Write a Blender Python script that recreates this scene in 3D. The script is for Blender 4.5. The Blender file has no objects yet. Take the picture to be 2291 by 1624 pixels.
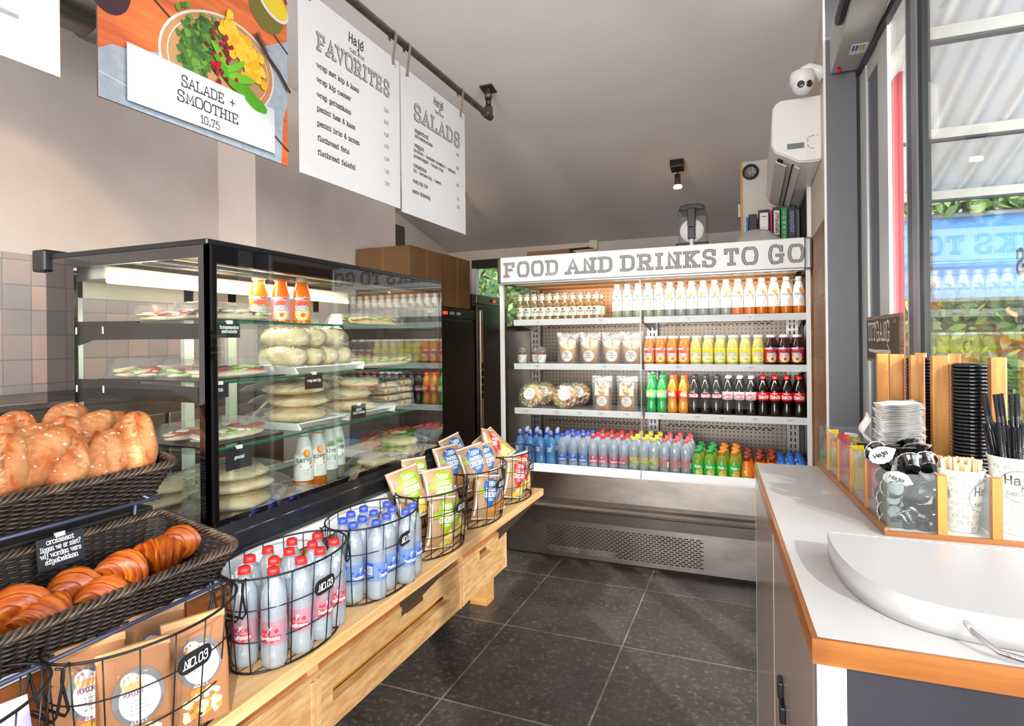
import bpy, math, random
from math import sin, cos, pi, radians as RAD
from mathutils import Matrix, Vector, noise as mnoise
random.seed(7)
S = bpy.context.scene
COL = S.collection

# ------------------------------------------------------------------ camera, sky, sun, daylight fill, exposure
cam_data = bpy.data.cameras.new('camera')
cam_data.sensor_width = 36.0
cam_data.lens = 36.0 * 1320.0 / 2291.0
cam_data.shift_y = -49.5 / 2291.0
cam_data.clip_start = 0.02
cam = bpy.data.objects.new('camera', cam_data)
COL.objects.link(cam)
cam.matrix_world = (Matrix.Translation((0, 0, 1.45)) @ Matrix.Rotation(RAD(22.157), 4, 'Z')
                    @ Matrix.Rotation(RAD(90), 4, 'X') @ Matrix.Rotation(RAD(-0.6), 4, 'Z'))
S.camera = cam

world = bpy.data.worlds.new('sky')
S.world = world
world.use_nodes = True
wn = world.node_tree.nodes; wl = world.node_tree.links
sky = wn.new('ShaderNodeTexSky')
sky.sky_type = 'NISHITA'
sky.sun_disc = False
sky.sun_elevation = RAD(38)
sky.sun_rotation = RAD(150)
bg = wn['Background']
bg.inputs['Strength'].default_value = 0.47
wl.new(sky.outputs['Color'], bg.inputs['Color'])

sun_data = bpy.data.lights.new('sun', 'SUN')
sun_data.energy = 2.3
sun_data.angle = RAD(1.0)
sun_data.color = (1.0, 0.95, 0.90)
sun = bpy.data.objects.new('sun', sun_data)
COL.objects.link(sun)
SUN_DIR = Vector((-0.60, 0.70, -0.47))
sun.rotation_euler = SUN_DIR.to_track_quat('-Z', 'Y').to_euler()

def area(name, loc, target, sx, sy, power, color=(1, 1, 1)):
    d = bpy.data.lights.new(name, 'AREA')
    d.shape = 'RECTANGLE'; d.size = sx; d.size_y = sy; d.energy = power; d.color = color
    o = bpy.data.objects.new(name, d); COL.objects.link(o)
    o.location = loc
    o.rotation_euler = (Vector(target) - Vector(loc)).to_track_quat('-Z', 'Y').to_euler()
    return o
# unseen fill lamps added for daylight through the shopfront and the tall side windows
area('daylight_fill_shopfront', (-1.2, -3.9, 1.5), (-1.2, 3.0, 1.9), 3.6, 2.6, 250, (0.98, 0.96, 1.0))
area('daylight_fill_window', (4.4, 0.3, 1.7), (-2.0, 1.6, 1.75), 4.4, 2.6, 250, (0.98, 0.96, 1.0))

S.view_settings.view_transform = 'Standard'
S.view_settings.look = 'None'
S.view_settings.gamma = 1.0
S.view_settings.use_curve_mapping = False
S.view_settings.exposure = 0.84
S.cycles.max_bounces = 10
S.cycles.diffuse_bounces = 4
S.cycles.glossy_bounces = 4
S.cycles.transmission_bounces = 8
S.cycles.transparent_max_bounces = 40
S.cycles.caustics_reflective = False
S.cycles.caustics_refractive = False

# ------------------------------------------------------------------ mesh helpers
class MB:
    def __init__(self):
        self.v = []; self.f = []; self.m = []; self.s = []; self.col = None
    def add(self, vs, fs, mi=0, smooth=False):
        b = len(self.v)
        self.v.extend(vs)
        for f in fs:
            self.f.append([b + i for i in f]); self.m.append(mi); self.s.append(smooth)
        return b
    def box(self, x0, x1, y0, y1, z0, z1, mi=0, M=None):
        vs = [(x, y, z) for z in (z0, z1) for y in (y0, y1) for x in (x0, x1)]
        if M is not None: vs = [tuple(M @ Vector(p)) for p in vs]
        self.add(vs, [(0, 2, 3, 1), (4, 5, 7, 6), (0, 1, 5, 4), (1, 3, 7, 5), (3, 2, 6, 7), (2, 0, 4, 6)], mi)
        return self
    def tube(self, pts, r, seg=8, closed=False, mi=0, caps=True, smooth=True):
        n = len(pts); P = [Vector(p) for p in pts]
        rs = r if isinstance(r, (list, tuple)) else [r] * n
        rings = []; up = None
        for i in range(n):
            a = P[(i - 1) % n] if (closed or i > 0) else P[i]
            b = P[(i + 1) % n] if (closed or i < n - 1) else P[i]
            t = b - a
            t = t.normalized() if t.length > 1e-9 else Vector((0, 0, 1))
            if up is None:
                up = Vector((0, 0, 1)) if abs(t.z) < 0.9 else Vector((1, 0, 0))
            s_ = t.cross(up)
            if s_.length < 1e-6:
                s_ = t.orthogonal()
            s_.normalize(); up = s_.cross(t).normalized()
            rings.append([tuple(P[i] + (s_ * cos(2 * pi * k / seg) + up * sin(2 * pi * k / seg)) * rs[i]) for k in range(seg)])
        vs = [p for ring in rings for p in ring]; fs = []
        for i in range(n if closed else n - 1):
            j = (i + 1) % n
            for k in range(seg):
                l = (k + 1) % seg
                fs.append((i * seg + k, i * seg + l, j * seg + l, j * seg + k))
        b = self.add(vs, fs, mi, smooth)
        if caps and not closed:
            self.f.append([b + k for k in range(seg)][::-1]); self.m.append(mi); self.s.append(False)
            self.f.append([b + (n - 1) * seg + k for k in range(seg)]); self.m.append(mi); self.s.append(False)
        return self
    def lathe(self, prof, seg=20, c=(0, 0, 0), mi=0, smooth=True, cap0=True, cap1=True, sx=1.0, sy=1.0, rf=None):
        vs = []; fs = []; n = len(prof)
        for i, (r, z) in enumerate(prof):
            for k in range(seg):
                a = 2 * pi * k / seg
                rr = r * (rf(a, z) if rf else 1.0)
                vs.append((c[0] + rr * cos(a) * sx, c[1] + rr * sin(a) * sy, c[2] + z))
        for i in range(n - 1):
            for k in range(seg):
                l = (k + 1) % seg
                fs.append((i * seg + k, i * seg + l, (i + 1) * seg + l, (i + 1) * seg + k))
        b = self.add(vs, fs, mi, smooth)
        if cap0: self.f.append([b + k for k in range(seg)][::-1]); self.m.append(mi); self.s.append(False)
        if cap1: self.f.append([b + (n - 1) * seg + k for k in range(seg)]); self.m.append(mi); self.s.append(False)
        return self
    def prism(self, poly, axis, d0, d1, mi=0, smooth=False):
        # poly: 2D points in the two remaining axes (in xyz order), extruded along axis
        def mk(p, d):
            return {'X': (d, p[0], p[1]), 'Y': (p[0], d, p[1]), 'Z': (p[0], p[1], d)}[axis]
        n = len(poly)
        vs = [mk(p, d0) for p in poly] + [mk(p, d1) for p in poly]
        area2 = sum(poly[i][0] * poly[(i + 1) % n][1] - poly[(i + 1) % n][0] * poly[i][1] for i in range(n))
        flip = (area2 > 0) != (axis == 'Y')
        if d1 < d0: flip = not flip
        c0 = list(range(n)); c1 = [n + i for i in range(n)]
        b = len(self.v)
        self.add(vs, [c0[::-1] if flip else c0, c1 if flip else c1[::-1]], mi)
        for i in range(n):
            j = (i + 1) % n
            q = (b + i, b + j, b + n + j, b + n + i)
            self.f.append(list(q if flip else q[::-1])); self.m.append(mi); self.s.append(smooth)
        return self
    def grid(self, fn, nu, nv, mi=0, smooth=True, closed_u=False):
        vs = [fn(i / (nu - (0 if closed_u else 1)), j / (nv - 1)) for j in range(nv) for i in range(nu)]
        fs = []
        for j in range(nv - 1):
            for i in range(nu if closed_u else nu - 1):
                k = (i + 1) % nu
                fs.append((j * nu + i, j * nu + k, (j + 1) * nu + k, (j + 1) * nu + i))
        self.add(vs, fs, mi, smooth)
        return self
    def blob(self, c, r, seg=10, rings=6, mi=0, M=None, jit=0.0, seed=0):
        rx, ry, rz = (r, r, r) if not isinstance(r, (tuple, list)) else r
        vs = [(0, 0, -1)]
        for j in range(1, rings):
            ph = -pi / 2 + pi * j / rings
            for k in range(seg):
                a = 2 * pi * k / seg
                vs.append((cos(ph) * cos(a), cos(ph) * sin(a), sin(ph)))
        vs.append((0, 0, 1)); out = []
        for p in vs:
            p = Vector(p)
            if jit: p = p * (1 + jit * mnoise.noise(p * 1.7 + Vector((seed * 3.1, seed * 1.7, 0))))
            q = Vector((p.x * rx, p.y * ry, p.z * rz))
            if M is not None: q = M @ q
            out.append((q.x + c[0], q.y + c[1], q.z + c[2]))
        fs = []
        n = len(out)
        for k in range(seg):
            l = (k + 1) % seg
            fs.append((0, 1 + l, 1 + k)); fs.append((n - 1, n - 1 - seg + k, n - 1 - seg + l))
            for j in range(rings - 2):
                a = 1 + j * seg
                fs.append((a + k, a + l, a + seg + l, a + seg + k))
        self.add(out, fs, mi, True)
        return self
    def fan(self, pts, mi=0, smooth=False):
        self.add([tuple(p) for p in pts], [list(range(len(pts)))], mi, smooth); return self

def obj(name, mb, mats, parent=None, loc=None, rot=None, bevel=0, seg=2, sub=0):
    me = bpy.data.meshes.new(name)
    me.from_pydata(mb.v, [], mb.f)
    if not isinstance(mats, (list, tuple)): mats = [mats]
    for m in mats: me.materials.append(m)
    me.polygons.foreach_set('material_index', mb.m)
    me.polygons.foreach_set('use_smooth', mb.s)
    if mb.col is not None:
        at = me.color_attributes.new('tone', 'FLOAT_COLOR', 'POINT')
        for i, v in enumerate(mb.col): at.data[i].color = (v, v, v, 1)
    me.update()
    o = bpy.data.objects.new(name, me)
    COL.objects.link(o)
    if parent is not None: o.parent = parent
    if loc is not None: o.location = loc
    if rot is not None: o.rotation_euler = rot
    if bevel:
        b = o.modifiers.new('bevel', 'BEVEL'); b.width = bevel; b.segments = seg; b.limit_method = 'ANGLE'
        b.harden_normals = False
    if sub:
        s_ = o.modifiers.new('sub', 'SUBSURF'); s_.levels = sub; s_.render_levels = sub
    return o

def tag(o, label, cat, group=None, kind=None):
    o['label'] = label; o['category'] = cat
    if group: o['group'] = group
    if kind: o['kind'] = kind
    return o
def struct(o, label=None):
    o['kind'] = 'structure'
    if label: o['label'] = label
    return o
def empty(name, loc, label=None, cat=None, group=None, rot=(0, 0, 0)):
    o = bpy.data.objects.new(name, None); COL.objects.link(o)
    o.location = loc; o.rotation_euler = rot; o.empty_display_size = 0.05
    if label: tag(o, label, cat, group)
    return o
def clone(o, parent=None, loc=None, rot=None, label=None, group=None, scale=None):
    c = o.copy(); COL.objects.link(c)
    if parent is not None: c.parent = parent
    for ch in list(o.children): clone(ch, c)
    if loc is not None: c.location = loc
    if rot is not None: c.rotation_euler = rot
    if scale is not None: c.scale = scale
    if label: c['label'] = label
    if group: c['group'] = group
    return c
def box_obj(name, x0, x1, y0, y1, z0, z1, mat, parent=None, bevel=0):
    return obj(name, MB().box(x0, x1, y0, y1, z0, z1), mat, parent, bevel=bevel)
class Proto:
    """hands out the built thing first, then copies of it"""
    def __init__(self, o): self.o = o; self.used = False
    def put(self, loc, rot, label, group=None, scale=None):
        if not self.used:
            self.used = True; o = self.o
            o.location = loc; o.rotation_euler = rot; o['label'] = label
            if group: o['group'] = group
            if scale is not None: o.scale = scale
            return o
        return clone(self.o, None, loc, rot, label, group, scale)
ORD = ['first', 'second', 'third', 'fourth', 'fifth', 'sixth', 'seventh', 'eighth', 'ninth', 'tenth', 'eleventh', 'twelfth',
       'thirteenth', 'fourteenth', 'fifteenth', 'sixteenth', 'seventeenth', 'eighteenth', 'nineteenth']
def nth(n):
    """first, second ... forty-ninth, for n counted from 0"""
    if n < 19: return ORD[n]
    t, u = divmod(n + 1, 10)
    if u == 0: return {2: 'twentieth', 3: 'thirtieth', 4: 'fortieth', 5: 'fiftieth'}[t]
    return {2: 'twenty', 3: 'thirty', 4: 'forty'}[t] + '-' + ORD[u - 1]

# ------------------------------------------------------------------ materials
def srgb(h):
    if isinstance(h, str):
        h = [int(h[i:i + 2], 16) / 255 for i in (0, 2, 4)]
        return tuple((c / 12.92 if c <= 0.04045 else ((c + 0.055) / 1.055) ** 2.4) for c in h)
    return h
def mat(name, color, rough=0.5, metal=0.0, spec=0.5, color2=None, nscale=20, ndetail=4, stretch=None, ncon=(0.35, 0.65),
        bump=0.0, bscale=60, emit=None, estr=0, coat=0, alpha=1, attr=False, rvar=0.0, trans=0.0):
    m = bpy.data.materials.new(name); m.use_nodes = True
    n = m.node_tree.nodes; l = m.node_tree.links
    p = n['Principled BSDF']
    c = srgb(color)
    p.inputs['Base Color'].default_value = (*c, 1)
    p.inputs['Roughness'].default_value = rough
    p.inputs['Metallic'].default_value = metal
    p.inputs['Specular IOR Level'].default_value = spec
    p.inputs['Coat Weight'].default_value = coat
    p.inputs['Alpha'].default_value = alpha
    p.inputs['Transmission Weight'].default_value = trans
    if emit is not None:
        p.inputs['Emission Color'].default_value = (*srgb(emit), 1); p.inputs['Emission Strength'].default_value = estr
    if color2 is not None or bump or rvar:
        tc = n.new('ShaderNodeTexCoord'); mp = n.new('ShaderNodeMapping'); l.new(tc.outputs['Object'], mp.inputs['Vector'])
        if stretch: mp.inputs['Scale'].default_value = stretch
    if color2 is not None:
        mix = n.new('ShaderNodeMix'); mix.data_type = 'RGBA'
        mix.inputs['A'].default_value = (*c, 1); mix.inputs['B'].default_value = (*srgb(color2), 1)
        if attr:
            at = n.new('ShaderNodeAttribute'); at.attribute_name = 'tone'
            nz = n.new('ShaderNodeTexNoise'); nz.inputs['Scale'].default_value = nscale; nz.inputs['Detail'].default_value = ndetail
            l.new(mp.outputs['Vector'], nz.inputs['Vector'])
            ma = n.new('ShaderNodeMath'); ma.operation = 'MULTIPLY_ADD'; ma.inputs[1].default_value = 0.7
            l.new(nz.outputs['Fac'], ma.inputs[0]); l.new(at.outputs['Fac'], ma.inputs[2])
            sb = n.new('ShaderNodeMath'); sb.operation = 'SUBTRACT'; sb.use_clamp = True; sb.inputs[1].default_value = 0.35
            l.new(ma.outputs[0], sb.inputs[0]); l.new(sb.outputs[0], mix.inputs['Factor'])
        else:
            nz = n.new('ShaderNodeTexNoise'); nz.inputs['Scale'].default_value = nscale; nz.inputs['Detail'].default_value = ndetail
            l.new(mp.outputs['Vector'], nz.inputs['Vector'])
            mr = n.new('ShaderNodeMapRange'); mr.inputs['From Min'].default_value = ncon[0]; mr.inputs['From Max'].default_value = ncon[1]
            l.new(nz.outputs['Fac'], mr.inputs['Value']); l.new(mr.outputs['Result'], mix.inputs['Factor'])
        l.new(mix.outputs['Result'], p.inputs['Base Color'])
    if rvar:
        nz2 = n.new('ShaderNodeTexNoise'); nz2.inputs['Scale'].default_value = nscale; nz2.inputs['Detail'].default_value = 5
        l.new(mp.outputs['Vector'], nz2.inputs['Vector'])
        mr2 = n.new('ShaderNodeMapRange'); mr2.inputs['To Min'].default_value = rough - rvar; mr2.inputs['To Max'].default_value = rough + rvar
        l.new(nz2.outputs['Fac'], mr2.inputs['Value']); l.new(mr2.outputs['Result'], p.inputs['Roughness'])
    if bump:
        nb = n.new('ShaderNodeTexNoise'); nb.inputs['Scale'].default_value = bscale; nb.inputs['Detail'].default_value = 4
        l.new(mp.outputs['Vector'], nb.inputs['Vector'])
        bp = n.new('ShaderNodeBump'); bp.inputs['Strength'].default_value = bump; bp.inputs['Distance'].default_value = 0.01
        l.new(nb.outputs['Fac'], bp.inputs['Height']); l.new(bp.outputs['Normal'], p.inputs['Normal'])
    return m
def sheer(name, tint, body=None, amount=0.15, rough=0.03, ior=1.45, refl=1.0, bump=0.0, bscale=30, lump=0.0):
    """clear film, plastic or glass: tinted see-through + a share of coloured body + surface reflection"""
    m = bpy.data.materials.new(name); m.use_nodes = True
    n = m.node_tree.nodes; l = m.node_tree.links
    n.remove(n['Principled BSDF'])
    out = n['Material Output']
    tr = n.new('ShaderNodeBsdfTransparent'); tr.inputs['Color'].default_value = (*srgb(tint), 1)
    cur = tr.outputs[0]
    if body is not None and amount > 0:
        df = n.new('ShaderNodeBsdfDiffuse'); df.inputs['Color'].default_value = (*srgb(body), 1)
        tl = n.new('ShaderNodeBsdfTranslucent'); tl.inputs['Color'].default_value = (*srgb(body), 1)
        mx0 = n.new('ShaderNodeMixShader'); mx0.inputs['Fac'].default_value = 0.3
        l.new(df.outputs[0], mx0.inputs[1]); l.new(tl.outputs[0], mx0.inputs[2])
        mx = n.new('ShaderNodeMixShader'); mx.inputs['Fac'].default_value = amount
        l.new(cur, mx.inputs[1]); l.new(mx0.outputs[0], mx.inputs[2]); cur = mx.outputs[0]
    gl = n.new('ShaderNodeBsdfGlossy'); gl.inputs['Roughness'].default_value = rough
    fr = n.new('ShaderNodeFresnel'); ge = n.new('ShaderNodeNewGeometry')
    mi = n.new('ShaderNodeMapRange'); mi.inputs['To Min'].default_value = ior; mi.inputs['To Max'].default_value = 1 / ior
    l.new(ge.outputs['Backfacing'], mi.inputs['Value']); l.new(mi.outputs['Result'], fr.inputs['IOR'])
    mu = n.new('ShaderNodeMath'); mu.operation = 'MULTIPLY'; mu.inputs[1].default_value = refl; mu.use_clamp = True
    l.new(fr.outputs[0], mu.inputs[0])
    if bump:
        tc = n.new('ShaderNodeTexCoord')
        nb = n.new('ShaderNodeTexNoise'); nb.inputs['Scale'].default_value = bscale; nb.inputs['Detail'].default_value = 3
        l.new(tc.outputs['Object'], nb.inputs['Vector'])
        bp = n.new('ShaderNodeBump'); bp.inputs['Strength'].default_value = bump; bp.inputs['Distance'].default_value = 0.01
        l.new(nb.outputs['Fac'], bp.inputs['Height'])
        l.new(bp.outputs['Normal'], gl.inputs['Normal']); l.new(bp.outputs['Normal'], fr.inputs['Normal'])
    mx2 = n.new('ShaderNodeMixShader')
    l.new(mu.outputs[0], mx2.inputs['Fac']); l.new(cur, mx2.inputs[1]); l.new(gl.outputs[0], mx2.inputs[2])
    l.new(mx2.outputs[0], out.inputs['Surface'])
    return m
def brick_mat(name, c1, c2, mortar, w, h, off=0.0, msize=0.01, rough=0.4, axes='XY', shift=(0, 0), noise_amt=0.0, nscale=6, bump=0.3, spec=0.5, c3=None, ncol=None, speck=None):
    """tiles laid in metres over two object axes"""
    m = bpy.data.materials.new(name); m.use_nodes = True
    n = m.node_tree.nodes; l = m.node_tree.links; p = n['Principled BSDF']
    tc = n.new('ShaderNodeTexCoord'); sp = n.new('ShaderNodeSeparateXYZ'); cb = n.new('ShaderNodeCombineXYZ')
    l.new(tc.outputs['Object'], sp.inputs[0])
    for i, a in enumerate(axes):
        ad = n.new('ShaderNodeMath'); ad.operation = 'ADD'; ad.inputs[1].default_value = shift[i]
        l.new(sp.outputs[a], ad.inputs[0]); l.new(ad.outputs[0], cb.inputs[i])
    bt = n.new('ShaderNodeTexBrick'); bt.offset = off; bt.squash = 1.0
    bt.inputs['Color1'].default_value = (*srgb(c1), 1); bt.inputs['Color2'].default_value = (*srgb(c2), 1)
    bt.inputs['Mortar'].default_value = (*srgb(mortar), 1)
    bt.inputs['Scale'].default_value = 1.0; bt.inputs['Mortar Size'].default_value = msize / 2
    bt.inputs['Mortar Smooth'].default_value = 0.1; bt.inputs['Bias'].default_value = 0.0
    bt.inputs['Brick Width'].default_value = w; bt.inputs['Row Height'].default_value = h
    l.new(cb.outputs[0], bt.inputs['Vector'])
    col = bt.outputs['Color']
    if noise_amt:
        nz = n.new('ShaderNodeTexNoise'); nz.inputs['Scale'].default_value = nscale; nz.inputs['Detail'].default_value = 8; nz.inputs['Roughness'].default_value = 0.65
        l.new(tc.outputs['Object'], nz.inputs['Vector'])
        mr = n.new('ShaderNodeMapRange'); mr.inputs['From Min'].default_value = 0.3; mr.inputs['From Max'].default_value = 0.7
        mr.inputs['To Max'].default_value = noise_amt
        l.new(nz.outputs['Fac'], mr.inputs['Value'])
        mx = n.new('ShaderNodeMix'); mx.data_type = 'RGBA'
        mx.inputs['B'].default_value = (*srgb(ncol), 1)
        l.new(mr.outputs['Result'], mx.inputs['Factor']); l.new(col, mx.inputs['A']); col = mx.outputs['Result']
    for sc_, lo, hi, ch in (speck or ()):
        nz3 = n.new('ShaderNodeTexNoise'); nz3.inputs['Scale'].default_value = sc_; nz3.inputs['Detail'].default_value = 5; nz3.inputs['Roughness'].default_value = 0.7
        l.new(tc.outputs['Object'], nz3.inputs['Vector'])
        mr3 = n.new('ShaderNodeMapRange'); mr3.inputs['From Min'].default_value = lo; mr3.inputs['From Max'].default_value = hi; mr3.inputs['To Max'].default_value = 0.8
        l.new(nz3.outputs['Fac'], mr3.inputs['Value'])
        mx3 = n.new('ShaderNodeMix'); mx3.data_type = 'RGBA'; mx3.inputs['B'].default_value = (*srgb(ch), 1)
        l.new(mr3.outputs['Result'], mx3.inputs['Factor']); l.new(col, mx3.inputs['A']); col = mx3.outputs['Result']
    l.new(col, p.inputs['Base Color'])
    p.inputs['Roughness'].default_value = rough; p.inputs['Specular IOR Level'].default_value = spec
    bp = n.new('ShaderNodeBump'); bp.inputs['Strength'].default_value = bump; bp.inputs['Distance'].default_value = 0.003; bp.invert = True
    l.new(bt.outputs['Fac'], bp.inputs['Height']); l.new(bp.outputs['Normal'], p.inputs['Normal'])
    return m
def wood_mat(name, c1, c2, axis='Y', scale=9, rough=0.45, streak=14, coat=0.0):
    st = {'X': (1, streak, streak), 'Y': (streak, 1, streak), 'Z': (streak, streak, 1)}[axis]
    return mat(name, c1, rough, color2=c2, nscale=scale * 0.35, ndetail=7, stretch=st, ncon=(0.36, 0.66), coat=coat, bump=0.05, bscale=scale)
def hatch_mat(name, ca, cb, scale=90, ang=(0, 0, 0), width=0.5, axes='XZ'):
    """pencil-hatched lettering"""
    m = bpy.data.materials.new(name); m.use_nodes = True
    n = m.node_tree.nodes; l = m.node_tree.links; p = n['Principled BSDF']
    tc = n.new('ShaderNodeTexCoord')
    sp = n.new('ShaderNodeSeparateXYZ'); l.new(tc.outputs['Object'], sp.inputs[0])
    a1 = n.new('ShaderNodeMath'); a1.operation = 'MULTIPLY'; a1.inputs[1].default_value = 0.75; l.new(sp.outputs[axes[0]], a1.inputs[0])
    a2 = n.new('ShaderNodeMath'); a2.operation = 'ADD'; l.new(a1.outputs[0], a2.inputs[0]); l.new(sp.outputs[axes[1]], a2.inputs[1])
    nz = n.new('ShaderNodeTexNoise'); nz.inputs['Scale'].default_value = 40; l.new(tc.outputs['Object'], nz.inputs['Vector'])
    a3 = n.new('ShaderNodeMath'); a3.operation = 'MULTIPLY_ADD'; a3.inputs[1].default_value = 0.012; l.new(nz.outputs['Fac'], a3.inputs[0]); l.new(a2.outputs[0], a3.inputs[2])
    a4 = n.new('ShaderNodeMath'); a4.operation = 'MULTIPLY'; a4.inputs[1].default_value = scale; l.new(a3.outputs[0], a4.inputs[0])
    a5 = n.new('ShaderNodeMath'); a5.operation = 'FRACT'; l.new(a4.outputs[0], a5.inputs[0])
    a6 = n.new('ShaderNodeMath'); a6.operation = 'GREATER_THAN'; a6.inputs[1].default_value = width; l.new(a5.outputs[0], a6.inputs[0])
    mx = n.new('ShaderNodeMix'); mx.data_type = 'RGBA'; mx.inputs['A'].default_value = (*srgb(ca), 1); mx.inputs['B'].default_value = (*srgb(cb), 1)
    l.new(a6.outputs[0], mx.inputs['Factor']); l.new(mx.outputs['Result'], p.inputs['Base Color'])
    p.inputs['Roughness'].default_value = 0.6
    return m

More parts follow.
